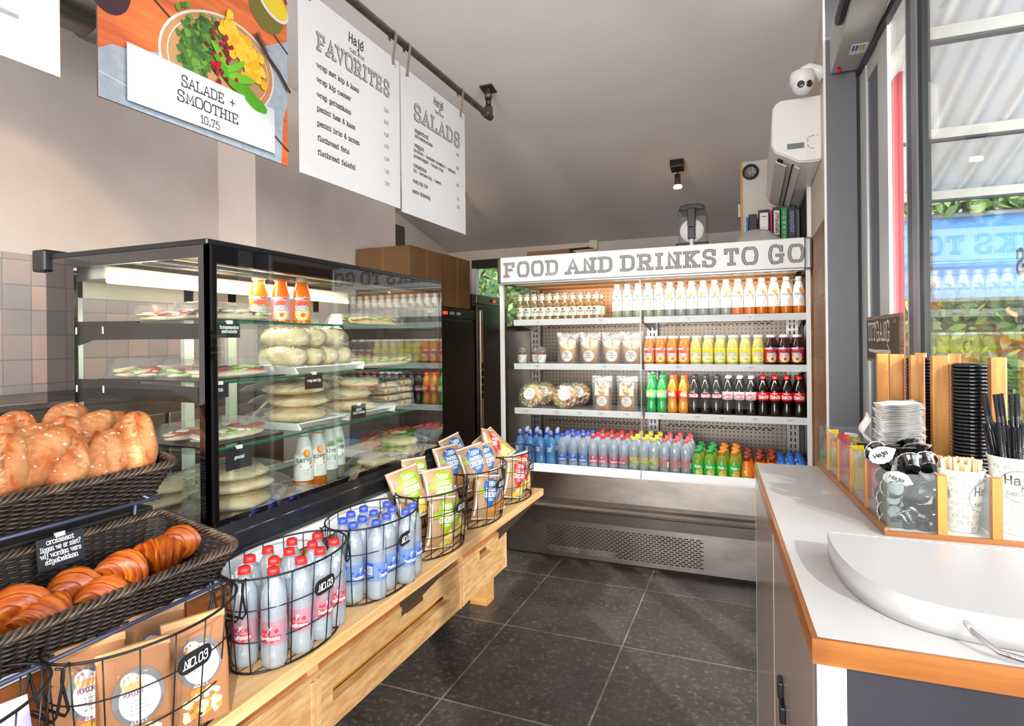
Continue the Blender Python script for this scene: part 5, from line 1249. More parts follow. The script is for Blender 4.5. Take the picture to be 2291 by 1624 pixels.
crate(2.511, 3.054, False, 'short wooden crate with a hand hole beside the steel fridge')

# ------------------------------------------------------------------ the glass display case on the counter
CX0, CX1, CY0, CY1, CZ0, CZ1 = -1.99, -1.32, 1.13, 2.39, .87, 1.728
cs = empty('display_case', ((CX0 + CX1) / 2, (CY0 + CY1) / 2, CZ0), 'black framed glass display case of sandwiches on the counter', 'display case')
def cso(name, mb, m, par=None, **k):
    o = obj(name, mb, m, par or cs, **k); o.matrix_parent_inverse = Matrix.Translation((-(CX0 + CX1) / 2, -(CY0 + CY1) / 2, -CZ0)); return o
cso('base', MB().prism([(CX0, .871), (CX1 + .006, .871), (CX1 + .012, .89), (CX1 + .010, .928), (CX1 + .002, .936), (CX1 - .004, .962), (CX1 - .03, .962), (CX1 - .03, .884), (CX0, .884)], 'Y', CY0, CY1), C('case_black', '1a1a1d', rough=.22))
cso('trim_line', MB().box(CX1 + .004, CX1 + .0065, CY0, CY1, .930, .934), C('chrome', 'd8d8dc', rough=.1, metal=1))
cso('roof', MB().box(CX0, CX1, CY0, CY1, 1.712, CZ1), C('case_roof', '101013', rough=.18), bevel=.003)
cso('roof_lining', MB().box(CX0 + .03, CX1 - .03, CY0 + .02, CY1 - .02, 1.704, 1.711), C('case_lining', 'b9b4ab', rough=.35, metal=.5))
cso('corner_block', MB().box(-2.035, -1.975, 1.115, 1.19, 1.675, 1.742), BLACK, bevel=.006)
# side frame seen end on: black printed border round the side glass
fy0, fy1 = CY0, CY0 + .008
bl_ = MB()
bl_.box(CX0, -1.86, fy0, fy1, .884, 1.712); bl_.box(-1.86, CX1, fy0, fy1, 1.68, 1.712); bl_.box(-1.352, CX1, fy0, fy1, .884, 1.68)
cso('side_border', bl_, GLOSSBLACK)
cso('corner_post', MB().box(CX1 - .012, CX1, CY0, CY0 + .012, .884, 1.712), GLOSSBLACK)
cso('side_glass', MB().box(-1.86, -1.352, fy0 + .001, fy0 + .006, .884, 1.68), GLASS)
cso('back_post', MB().box(CX0, CX0 + .05, CY0 + .01, CY0 + .06, .884, 1.705), C('case_dark', '1d1b1a', rough=.35))
cso('side_glass', MB().box(CX0 + .03, CX1 - .004, CY1 - .008, CY1 - .002, .884, 1.705), GLASS)
cso('far_post', MB().box(CX1 - .020, CX1 - .010, CY1 - .012, CY1, .884, 1.712), BLACK)
fb = MB()
fb.box(CX1 - .006, CX1 - .001, CY0 + .012, CY0 + .032, .962, 1.712); fb.box(CX1 - .006, CX1 - .001, CY0 + .032, CY1, 1.664, 1.712)
fb.box(CX1 - .006, CX1 - .001, CY1 - .012, CY1, .962, 1.664); fb.box(CX1 - .006, CX1 - .001, CY0 + .032, CY1 - .012, .962, .978)
cso('front_border', fb, GLOSSBLACK)
cso('front_glass', MB().box(CX1 - .006, CX1, CY0 + .03, CY1 - .01, .97, 1.668), sheer('front_glass_sheet', 'fafdfb', refl=2.2, rough=0.0, ior=1.55))
FRW = C('case_frame_white', 'cfd3cb', rough=.4)
mb = MB()
for y in (1.20, 1.60, 1.80, 2.30): mb.box(-1.985, -1.965, y - .02, y + .02, .90, 1.66)
mb.box(-1.985, -1.965, 1.18, 2.32, 1.60, 1.66); mb.box(-1.985, -1.965, 1.18, 2.32, .885, .91)
cso('rear_door_frame', mb, FRW)
cso('light_housing', MB().box(-1.95, -1.80, 1.18, 2.34, 1.650, 1.690), C('housing_white', 'b5b2a8', rough=.4), bevel=.004)
cso('light_tube', MB().tube([(-1.80, 1.19, 1.645), (-1.80, 2.33, 1.645)], .009, 8), C('tube_light', 'fff0d0', emit='ffe6b8', estr=2))
cso('top_rail', MB().tube([(-1.60, 1.16, 1.69), (-1.60, 2.36, 1.69)], .012, 8).box(-1.47, -1.42, 1.16, 2.36, 1.695, 1.704), C('rail_alu', 'b5b5b0', rough=.25, metal=.9))
d = bpy.data.lights.new('case_light', 'AREA'); d.shape = 'RECTANGLE'; d.size = .10; d.size_y = 1.1; d.energy = 6.5; d.color = (1, .90, .74)
l_ = bpy.data.objects.new('case_light', d); COL.objects.link(l_); l_.location = (-1.68, 1.76, 1.70); l_.rotation_euler = (0, 0, 0)
CSH = [(1.515, -1.36), (1.345, -1.375), (1.160, -1.36)]
for i, (z, xf) in enumerate(CSH):
    s_ = cso('shelf', MB().box(-1.90, xf - .003, CY0 + .012, CY1 - .014, z - .007, z), SHELFGLASS)
    cso('shelf_edge', MB().box(xf - .003, xf, CY0 + .012, CY1 - .014, z - .007, z), GLASSEDGE)
    if i < 2:
        for y in (CY0 + .010, CY1 - .018):
            cso('bracket', MB().prism([(-1.90, z + .006), (-1.60, z + .002), (-1.60, z - .004), (xf + .006, z - .010), (xf + .006, z - .052), (-1.60, z - .050), (-1.80, z - .050), (-1.90, z - .075)], 'Y', y - .0015, y + .006), C('bracket_black', '120f10', rough=.3))
        cso('bracket_pin', MB().box(-1.853, -1.849, CY0 - .001, CY0 + .001, z - .032, z - .012).box(-1.735, -1.731, CY0 - .001, CY0 + .001, z - .032, z - .012), STICK)
# sandwich boxes
def clamshell(name, label, loc, rz, sx, sy, h, fills, seed, group=None):
    t = obj(name, MB().box(-sx / 2, sx / 2, -sy / 2, sy / 2, 0, .004), C('tray_black', '1a1a1a', rough=.3), None, loc, (0, 0, rz)); tag(t, label, 'sandwich box', group)
    def shell(u, v):
        k = 1 - .18 * v; a = 2 * pi * u
        c_, s_ = cos(a), sin(a); e = .22
        x = math.copysign(abs(c_) ** e, c_) * sx / 2 * k; y = math.copysign(abs(s_) ** e, s_) * sy / 2 * k
        return (x, y, .004 + h * v)
    mb = MB().grid(shell, 40, 4, closed_u=True)
    mb.fan([shell(i / 40, 1) for i in range(40)])
    obj('lid', mb, CLEARP, t)
    rnd = random.Random(seed); mb = MB(); nf = len(fills)
    for j in range(2):
        xj = (j - .5) * sx * .44
        mb.blob((xj, 0, .014), (sx * .21, sy * .44, .012), 16, 8, nf, None, .15, seed + j)
        for k in range(15):
            y = -sy * .38 + sy * .76 * k / 14
            mb.blob((xj + rnd.uniform(-.010, .010), y, .026 + .003 * (k % 3)), (rnd.uniform(.020, .030), rnd.uniform(.016, .026), rnd.uniform(.003, .006)), 12, 6, rnd.randrange(nf), Matrix.Rotation(rnd.uniform(0, 3), 4, 'Z') @ Matrix.Rotation(rnd.uniform(-.35, .35), 4, 'X'), .25, k + seed)
        for k in range(12):
            mb.blob((xj + rnd.uniform(-.03, .03), rnd.uniform(-.40, .40) * sy, .024), (.010, .010, .005), 7, 5, rnd.choice((0, nf - 1, nf + 1)), Matrix.Rotation(rnd.uniform(0, 3), 4, 'Z') @ Matrix.Rotation(rnd.uniform(-.7, .7), 4, 'X'), .7, k + seed * 5)
    obj('sandwich', mb, list(fills) + [CRUST, LETT], t)
    return t
FILL = [LETT, TOMA, EGG, CHICK, CRUST]
Z1, Z2, Z3 = CSH[0][0] + .001, CSH[1][0] + .001, CSH[2][0] + .001
clamshell('sandwich_box', 'clear egg salad box at the back of the top glass shelf', (-1.70, 1.38, Z1), 0, .20, .30, .052, [TOMA, EGG, CRUST, CHICK], 1, 'sandwich boxes in the case')
clamshell('sandwich_box', 'clear egg salad box beside the corner post on the top glass shelf', (-1.49, 1.34, Z1), 0, .18, .30, .052, [EGG, TOMA, LETT, PURP, CRUST], 2, 'sandwich boxes in the case')
clamshell('sandwich_box', 'clear box of bread rolls at the far end of the top glass shelf', (-1.50, 2.06, Z1), 0, .20, .34, .045, [CHICK, CRUST, LETT], 3, 'sandwich boxes in the case')
clamshell('sandwich_box', 'clear club sandwich box at the back of the middle glass shelf', (-1.72, 1.30, Z2), .1, .20, .26, .060, [CHICK, CRUST, TOMA], 4, 'sandwich boxes in the case')
clamshell('sandwich_box', 'clear club sandwich box beside the corner post on the middle glass shelf', (-1.50, 1.33, Z2), 0, .20, .32, .058, [LETT, PURP, EGG, TOMA], 5, 'sandwich boxes in the case')
clamshell('sandwich_box', 'long clear sandwich box at the far end of the middle glass shelf', (-1.50, 2.12, Z2), 0, .22, .40, .048, [LETT, EGG, CHICK], 6, 'sandwich boxes in the case')
clamshell('sandwich_box', 'open tray of egg and tomato sandwiches on the lowest glass shelf', (-1.52, 1.33, Z3), 0, .24, .30, .050, [EGG, TOMA, EGG, LETT, CRUST], 7, 'sandwich boxes in the case')
# drinks in the case
for i, (x, y, k, lab) in enumerate(((-1.665, 1.645, 'o', 'orange glass juice bottle nearest the corner of the glass case'), (-1.620, 1.705, 'k', 'pink labelled glass juice bottle between two orange ones in the case'), (-1.575, 1.765, 'o', 'orange glass juice bottle at the far side of the three in the case'))):
    SNAP[k].put((x, y, Z1), (0, 0, RAD(45)), lab, 'juice bottles in the glass case')
for i, (x, y, k, lab) in enumerate(((-1.560, 1.75, 'orange', 'white orange drink bottle nearest the corner post in the glass case'), (-1.57, 1.835, 'orange', 'white orange drink bottle next to the aloe bottles in the glass case'), (-1.60, 1.94, 'aloe', 'white aloe drink bottle next to the orange ones in the glass case'), (-1.625, 2.02, 'aloe', 'white aloe drink bottle beside the pita bags in the glass case'))):
    NAI[k].put((x, y, .886), (0, 0, RAD(48)), lab, 'white drink bottles in the glass case', (1.08, 1.08, 1.10))
PLATE = C('plate_white', 'f1f1ef', rough=.25)
def plate(label, x, y, z, sx, sy):
    mb = MB(); mb.prism([(-sx / 2, .022), (-sx / 2 + .03, .004), (-sx / 2 + .035, .0), (sx / 2 - .035, .0), (sx / 2 - .03, .004), (sx / 2, .022), (sx / 2, .026), (sx / 2 - .04, .008), (-sx / 2 + .04, .008), (-sx / 2, .026)], 'Y', -sy / 2, sy / 2)
    mb.prism([(-sy / 2, .0), (-sy / 2 - .012, .026), (-sy / 2 - .008, .026), (-sy / 2 + .012, .004)], 'X', -sx / 2, sx / 2); mb.prism([(sy / 2, 0), (sy / 2 + .012, .026), (sy / 2 + .008, .026), (sy / 2 - .012, .004)], 'X', -sx / 2, sx / 2)
    o = tag(obj('serving_plate', mb, PLATE, None, (x, y, z)), label, 'plate', 'white serving plates'); return o
plate('white plate under the stacked wraps on the middle glass shelf', -1.52, 1.71, Z2, .26, .36)
plate('white plate under the first stack of bagged pitas on the lowest glass shelf', -1.51, 1.66, Z3, .26, .26)
plate('white plate under the second stack of bagged pitas on the lowest glass shelf', -1.51, 1.955, Z3, .26, .26)
# wraps stacked on the plate
def wraproll(i, x, y, z, rz, label, lbl=False):
    mb = MB().lathe([(.004, -.085), (.030, -.080), (.036, -.05), (.037, 0), (.036, .05), (.030, .08), (.004, .085)], 18, rf=lambda a, q: 1 + .06 * sin(3 * a + q * 30 + i))
    M = Matrix.Rotation(pi / 2, 4, 'Y'); mb.v = [tuple(M @ Vector(p)) for p in mb.v]
    mb.v = [(x_, y_ * 1.06, z_ * .84) for x_, y_, z_ in mb.v]
    o = tag(obj('wrapped_wrap', mb, TORT, None, (x, y, z), (0.3, 0, rz)), label, 'wrap', 'wraps stacked in the glass case')
    mb = MB().lathe([(.020, -.10), (.033, -.085), (.040, -.05), (.041, 0), (.040, .05), (.033, .085), (.012, .105)], 18, rf=lambda a, q: 1 + .10 * sin(4 * a + q * 40 + i)); mb.v = [tuple(M @ Vector(p)) for p in mb.v]
    obj('film', mb, FILM, o)
    if lbl: badge(o, lambda u, v: (.02 + v * -.0 + u * .0 + .0 + v * 0 + u, 0 - .042 * cos(v / .042), .042 * sin(v / .042)), (0, -.001, .0), .030, ['wrap', 'kip-kaas'])
    return o
wl_ = [(-1.50, 1.585, .06), (-1.50, 1.665, .06), (-1.49, 1.745, .06), (-1.50, 1.825, .06), (-1.52, 1.62, .125), (-1.51, 1.70, .125), (-1.50, 1.785, .125)]
nm = ['bottom row, nearest the corner post', 'bottom row, second from the corner post', 'bottom row, third from the corner post', 'bottom row, farthest from the corner post', 'top row, nearest the corner post', 'middle of the top row', 'top row, farthest from the corner post']
for i, (x, y, z) in enumerate(wl_): wraproll(i, x, y, Z2 + z - .003, .15 * sin(i * 2.3), 'film wrapped tortilla wrap, ' + nm[i], False)
o = empty('wrap_label', (-1.448, 1.80, Z2 + .062), 'round white sticker reading wrap kip-kaas on the wrap stack', 'sticker', rot=(0, 0, 0))
badge(o, plane((.0, 0, 0), (.25, .968, 0), (0, 0, 1)), (.0012, -.0003, 0), .032, ['wrap', 'kip-kaas'])
# flat bagged breads
PITA = mat('pita', 'edd9b2', .75, color2='dcb986', nscale=18, ncon=(.4, .75), bump=.15, bscale=40)
def pita(x, y, z, r, rz, seed, label, badge_=False, sq=1.0, group='bagged pitas in the glass case'):
    mb = MB().blob((0, 0, 0), (r, r * sq, .024), 22, 10, 0, None, .18, seed)
    o = tag(obj('bagged_pita', mb, PITA, None, (x, y, z), (0.02 * sin(seed * 3), .03 * sin(seed * 5), rz)), label, 'pita bread', group)
    def bagf(u, v):
        X_ = (u - .5) * 2; Y_ = (v - .5) * 2
        return (X_ * r * 1.34, Y_ * r * sq * 1.22, .030 * (max(0, 1 - abs(X_) ** 3) * max(0, 1 - abs(Y_) ** 3)) ** .5 + .007 * mnoise.noise(Vector((X_ * 3, Y_ * 3, seed))))
    m2 = MB().grid(bagf, 18, 16)
    obj('film_bag', m2, FILM, o)
    if badge_: badge(o, lambda u, v: (v * -1 + .0, u, .036), (0, 0, .0012), r * .42, ['panini', 'pita'])
    return o
for i, (x, y, k) in enumerate(((-1.50, 1.64, 0), (-1.51, 1.67, 1), (-1.50, 1.63, 2), (-1.50, 1.95, 0), (-1.51, 1.93, 1), (-1.50, 1.97, 2))):
    pita(x, y, Z3 + .038 + k * .047, .088, pi / 2 + .1 * i, i, 'bagged flat pita, %s of the %s stack on the lowest glass shelf' % (['bottom', 'middle', 'top'][k], 'first' if i < 3 else 'second'), False, 1.25)
for k in range(4): pita(-1.52 + .01 * sin(k * 2), 1.40 + .012 * cos(k * 3), .886 + .03 + k * .045, .105, .6 * k, 10 + k, 'large bagged pita, %s in the big stack on the case floor' % ['lowest', 'second up', 'third up', 'topmost'][k], k == 3)
pita(-1.52, 1.66 - .03, .886 + .028, .08, .3, 17, 'bagged pita lying flat in front of the white drink bottles')
for k in range(3): pita(-1.47 - .0, 2.235 + .01 * k, .886 + .03 + k * .047, .088, .5 * k, 20 + k, 'bagged pita, %s in the far stack on the case floor' % ['lowest', 'middle', 'topmost'][k], k == 2)
for k in range(2): pita(-1.45, 2.055, .886 + .03 + k * .047, .080, .4 * k, 30 + k, 'bagged pita, %s of two beside the aloe bottles' % ['lower', 'upper'][k])
for k in range(3): pita(-1.76 + .012 * k, 1.29, .886 + .03 + k * .046, .095, 1.2 + .4 * k, 40 + k, 'bagged pita, %s in the pile at the staff side of the case floor' % ['lowest', 'middle', 'topmost'][k])
PAN = mat('panini_seeded', 'b98a5e', .75, color2='e8d2ac', nscale=45, ncon=(.42, .6), bump=.2, bscale=80)
for k in range(8):
    r_, c_ = divmod(k, 2)
    mb = MB().box(-.075, .075, -.050, .050, -.012, .012)
    o = tag(obj('packed_panini', mb, PAN, None, (-1.52 + .006 * sin(k), 2.16 + .115 * c_, Z3 + .018 + .030 * r_), (0, 0, .08 * sin(k * 1.9)), bevel=.008), 'film wrapped panini, %s layer, %s column on the lowest glass shelf' % (ORD[r_], ['near', 'far'][c_]), 'panini', 'packed paninis in the case')
    obj('film_bag', MB().box(-.084, .084, -.056, .056, -.0145, .0145), FILM, o, bevel=.006)
# name cards hung on shelf fronts
def card(name, x, y, z, w, h, lines, label, rz=pi / 2, tilt=0.0, clip=True, size=.008):
    t = obj(name, MB().box(-w / 2, w / 2, -.001, .001, -h / 2, h / 2), C('card_black', '17171b', rough=.5), None, (x, y, z), (tilt, 0, rz)); tag(t, label, 'name card', 'black name cards')
    mb = MB(); n = len(lines)
    for k, s_ in enumerate(lines): text(mb, s_, size, plane((0, -.0017, 0), (1, 0, 0), (0, 0, 1)), 0, h * .05 + (n / 2 - k - .8) * size * 1.45, 'c', .5, .5, True, 0, q=3, width=min(w * .86, text_w(s_, size)))
    obj('lettering', mb, WHITE, t)
    if clip: obj('clip', MB().box(-.010, .010, -.003, .003, h / 2 - .004, h / 2 + .006), CLEARP if clip == 2 else C('clip_white', 'e6e6e2', rough=.4), t)
    return t
card('name_card', -1.346, 1.222, 1.488, .074, .042, ['huisgemaakte', 'eiersalade'], 'black card reading huisgemaakte eiersalade on the top glass shelf')
card('name_card', -1.354, 1.195, 1.322, .060, .040, ['club'], 'black card ending in club on the middle glass shelf')
card('name_card', -1.346, 1.562, 1.324, .084, .050, ['wrap met kip'], 'black card reading wrap met kip on the middle glass shelf')
card('name_card', -1.346, 1.80, 1.196, .084, .052, ['panini', 'brie & honing'], 'black card reading panini brie and honing before the paninis')
card('name_card', -1.346, 1.252, 1.128, .090, .060, ['gezond'], 'black card reading gezond on the lowest glass shelf')
cb = empty('power_cable', (-1.72, 1.62, .9), 'white cable hanging inside the glass case near the back', 'cable')
mb = MB(); pts = [(-.16, -.02, .19), (-.10, .0, .20), (-.02, .03, .25), (.05, .06, .33), (.12, .09, .37), (.2, .12, .38)]
obj('lead', mb.tube(pts, .005, 8), C('cable_white', 'e9e7e2', rough=.4), cb)

# ------------------------------------------------------------------ wire baskets
WC = [.45, .835, 1.22, 1.605, 1.99, 2.375, 2.76]
BXC = -1.145
def make_wire_basket():
    t = empty('wire_basket', (0, 0, 0), 'x', 'wire basket', 'oval wire baskets on the plank')
    H = .235
    def ring(a, b, z, n=48): return [(a * cos(2 * pi * k / n), b * sin(2 * pi * k / n), z) for k in range(n)]
    def ab(f): return (.098 + .020 * f, .168 + .020 * f)
    obj('rim', MB().tube(ring(.120, .190, H), .0027, 8, True), WIRE, t)
    obj('base_ring', MB().tube(ring(*ab(0), .004), .0030, 8, True), WIRE, t)
    mb = MB()
    for f in (.34, .67): mb.tube(ring(*ab(f), H * f), .0015, 6, True)
    for k in range(18):
        a = 2 * pi * (k + .5) / 18
        mb.tube([((ab(f)[0] + .0015) * cos(a), (ab(f)[1] + .0015) * sin(a), max(.004, H * f)) for f in (0, .34, .67, 1)], .0015, 6)
    for k in range(5):
        x = -.07 + .035 * k; y = .168 * math.sqrt(1 - (x / .098) ** 2); mb.tube([(x, -y, .004), (x, y, .004)], .0016, 6)
    o = obj('mesh', mb, WIRE, t)
    for s_ in (-1, 1):
        mb = MB(); w_ = .046
        yb = s_ * (.190 + .006)
        yy = lambda x: s_ * (.190 * math.sqrt(max(0, 1 - (x / .120) ** 2)) + .006)
        pts = [(-w_, yy(w_), H + .006), (-w_ - .003, yy(w_) + s_ * .010, H + .001), (-w_, yy(w_) + s_ * .010, H - .02), (-w_, yb + s_ * .006, H - .075), (-w_ + .010, yb + s_ * .006, H - .088), (w_ - .010, yb + s_ * .006, H - .088), (w_, yb + s_ * .006, H - .075), (w_, yy(w_) + s_ * .010, H - .02), (w_ + .003, yy(w_) + s_ * .010, H + .001), (w_, yy(w_), H + .006)]
        mb.tube(pts, .0026, 7)
        obj('handle', mb, WIRE, t)
    # plaque with the basket number, on the aisle side
    def front(u, v): 
        th = .32; return None
    yc = .012; xr = lambda y: (.112) * math.sqrt(max(0.0, 1 - (y / .182) ** 2)) + .004
    mpq = lambda u, v: (xr(yc + u * .985), yc + u * .985, .163 + v)
    mb = MB(); n = 28; vs = [mpq(0, 0)]
    for k in range(n):
        a = 2 * pi * k / n; cx_ = .021 if cos(a) > 0 else -.021
        vs.append(mpq(cx_ + .0195 * cos(a), .0195 * sin(a)))
    mb.add(vs, [(0, 1 + k, 1 + (k + 1) % n) for k in range(n)], 0)
    vb = [(x - .002, y, z) for x, y, z in vs[1:]]
    b_ = len(mb.v); mb.add(vs[1:] + vb, [(k, n + k, n + (k + 1) % n, (k + 1) % n) for k in range(n)], 0)
    pl = obj('plaque', mb, C('plaque_black', '1e1d1f', rough=.45), t)
    mb = MB(); m2 = lambda u, v: tuple(Vector(mpq(u, v)) + Vector((.0010, 0, 0)))
    text(mb, 'NO.03', .0155, m2, 0, -.0078, 'c', .5, .9, True, 0, q=4, slant=.12, width=.058)
    obj('lettering', mb, WHITE, pl)
    return t
WB = Proto(make_wire_basket())
blab = ['wire basket with lilac bags at the near end of the plank', 'wire basket of brown popcorn bags', 'wire basket of red-capped water bottles', 'wire basket of blue-capped water bottles', 'wire basket of green labelled crisp bags', 'wire basket of blue labelled crisp bags', 'wire basket of red labelled crisp bags at the fridge end']
for y, lb in zip(WC, blab): WB.put((BXC, y, PZ + .001), (0, 0, 0), lb)
for pr, pts, cc, cap in ((W_RED, [(-1.207, 1.153), (-1.159, 1.090), (-1.212, 1.220), (-1.088, 1.112), (-1.138, 1.165), (-1.198, 1.294), (-1.148, 1.230), (-1.073, 1.190), (-1.164, 1.358), (-1.126, 1.294), (-1.073, 1.262), (-1.086, 1.335)], 'red', 'red-capped'),
                     (W_BLUE, [(-1.185, 1.500), (-1.128, 1.474), (-1.206, 1.566), (-1.140, 1.538), (-1.206, 1.634), (-1.146, 1.606), (-1.076, 1.520), (-1.086, 1.590), (-1.162, 1.705), (-1.112, 1.661), (-1.056, 1.654), (-1.072, 1.722)], 'blue', 'blue-capped')):
    order = sorted(range(12), key=lambda i: pts[i][1]); aisle = sorted(range(12), key=lambda i: -pts[i][0])
    for i, (x, y) in enumerate(pts):
        side = 'aisle side' if x > -1.10 else ('middle' if x > -1.17 else 'case side')
        same = [j for j in order if (('aisle side' if pts[j][0] > -1.10 else ('middle' if pts[j][0] > -1.17 else 'case side')) == side)]
        pr.put((x, y, PZ + .007), (0, 0, RAD(60) + rb.uniform(-.9, .7)), '%s water bottle in the wire basket, %s row, %s from the near end' % (cap, side, ORD[same.index(i)]), cap + ' bottles in the wire basket')

# crisp bags
def crisp(kind, hue):
    w_, h_, t_ = .135, .195, .058
    def srf(sgn, off=0.0):
        def f(u, v):
            uu = max(-1, min(1, u / (w_ / 2))); vv = max(0, min(1, v / h_))
            pr = max(0, 1 - uu * uu) ** .55 * max(0, min(1, min(vv, 1 - vv) * 4.5)) ** .7
            cr = .0035 * mnoise.noise(Vector((u * 38, v * 30, sgn * 2.0))) * (1 if 0.03 < vv < .97 else .3)
            return (u * (1 - .06 * (1 - abs(2 * vv - 1))), sgn * (t_ / 2 * pr + off) + cr, v)
        return f
    mb = MB()
    for sgn in (-1, 1):
        g = srf(sgn); mb.grid(lambda u, v: g((u - .5) * w_, v * h_), 19, 25)
    t = obj('crisp_bag', mb, C('crisp_paper', '9d7c58', rough=.5, color2='ab8a66', nscale=8)); t['category'] = 'crisp bag'
    f = srf(-1, .0012); f2 = srf(-1, .002); f3 = srf(-1, .0028); lab = MB()
    vs = []; n = 26
    # crest shape
    for k in range(13):
        for j in range(9):
            v = .055 + .125 * k / 12; q = k / 12
            hw = .042 * (1 - (1 - q) ** 3) * (1 if q < .8 else (1 - ((q - .8) / .2) ** 2 * .75)) + .001
            vs.append(f(.006 + hw * (j / 4 - 1), v))
    lab.add(vs, [(k * 9 + j, k * 9 + j + 1, (k + 1) * 9 + j + 1, (k + 1) * 9 + j) for k in range(12) for j in range(8)], 0)
    text(lab, 'leev', .021, f2, .006, .152, 'c', .42, .5, False, 1, q=3, slant=.2)
    if kind == 'blue': text(lab, 'PAPRIKA', .013, f2, .006, .128, 'c', .55, .9, True, 1, q=3, width=.062)
    else:
        patch(lab, f2, -.022, .034, .139, .143, 1, 6); patch(lab, f2, -.024, .036, .129, .135, 1, 6)
    text(lab, 'OERCHIPS', .0175, f2, .006, .103, 'c', .62, .9, True, 1, q=3, width=.074)
    patch(lab, f2, -.010, .022, .093, .0955, 1, 5); patch(lab, f2, -.006, .018, .087, .0895, 1, 5)
    disc(lab, f, -.044, .128, .014, .010, 2, 14); disc(lab, f, .05, .020, .007, .007, 2, 10)
    rnd = random.Random(hash(kind) % 97 if False else {'green': 3, 'blue': 5, 'red': 8}[kind])
    if kind == 'blue':
        for k in range(9): disc(lab, f, .012 + .004 * k + rnd.uniform(-.008, .008), .020 + .006 * k + rnd.uniform(-.008, .008), .011, .008, 3, 10, 1.0, 2, .5, k)
        disc(lab, f2, .03, .05, .012, .006, 4, 10, .8)
    else:
        for k, (a, b) in enumerate(((.010, .040), (.028, .056), (.030, .032), (.002, .022))): disc(lab, f if k % 2 else f2, a, b, .019, .014, 3 if k % 2 else 4, 14, k, 2, .15, k)
    patch(lab, f, -.066, .066, .004, .008, 1, 12); patch(lab, f, -.066, .066, .188, .192, 1, 12)
    patch(lab, f, -.064, -.058, .02, .17, 1, 2, 10)
    obj('print', lab, [C('crest_' + kind, hue, rough=.4), WHITE, C('crisp_badge', '93ad10', rough=.4), C('crisp_a_' + kind, {'green': 'd9c67c', 'blue': 'd9790f', 'red': 'e0bc4c'}[kind], rough=.5), C('crisp_b_' + kind, {'green': 'cbb35e', 'blue': 'e39422', 'red': 'e6cf80'}[kind], rough=.5)], t)
    return Proto(t)
CB = {'green': crisp('green', '8aa60f'), 'blue': crisp('blue', '2d5a96'), 'red': crisp('red', 'd81f28')}
F = RAD(62)   # the printed fronts look out over the aisle, towards the door
def bagput(kind, x, y, z, rx, ry, rz, label): CB[kind].put((x, y, z), (rx, ry, rz), label, kind + ' labelled crisp bags')
bagput('green', -1.165, 1.905, .790, -.30, -.20, F, 'green labelled crisp bag leaning out at the near end of its basket')
bagput('green', -1.215, 2.00, .800, -.20, .05, F + .25, 'green labelled crisp bag standing against the glass case side')
bagput('green', -1.115, 2.015, .765, -.16, -.05, F - .1, 'green labelled crisp bag standing upright in front, beside the number plaque')
bagput('green', -1.100, 1.950, .672, .0, .12, F + .1, 'green labelled crisp bag low down at the near side of the basket')
bagput('green', -1.105, 2.085, .672, -.05, -.25, F + .1, 'green labelled crisp bag low down beneath the number plaque')
bagput('blue', -1.215, 2.31, .80, -.30, -.10, F, 'blue labelled crisp bag half hidden behind the green ones')
bagput('blue', -1.130, 2.385, .795, -.22, -.20, F - .15, 'blue labelled crisp bag standing tallest in the middle')
bagput('blue', -1.125, 2.490, .785, -.25, -.18, F - .1, 'blue labelled crisp bag beside the red labelled bag')
bagput('blue', -1.225, 2.42, .835, -.35, -.22, F + .2, 'blue labelled crisp bag seen from its plain back edge')
bagput('blue', -1.095, 2.335, .672, .0, .15, F, 'blue labelled crisp bag low down at the near side of the blue basket')
bagput('blue', -1.100, 2.455, .672, -.05, -.06, F, 'blue labelled crisp bag low down below the blue basket plaque')
bagput('red', -1.150, 2.745, .850, -.75, -.62, F - .2, 'red labelled crisp bag lying tilted over the basket rim')
bagput('red', -1.110, 2.700, .672, -.02, .22, F, 'red labelled crisp bag upright at the near side of its basket')
bagput('red', -1.105, 2.835, .680, -.05, -.08, F + .1, 'red labelled crisp bag upright at the fridge side of its basket')
bagput('red', -1.200, 2.70, .82, -.35, .25, F + .4, 'red labelled crisp bag turned away beside the glass case')
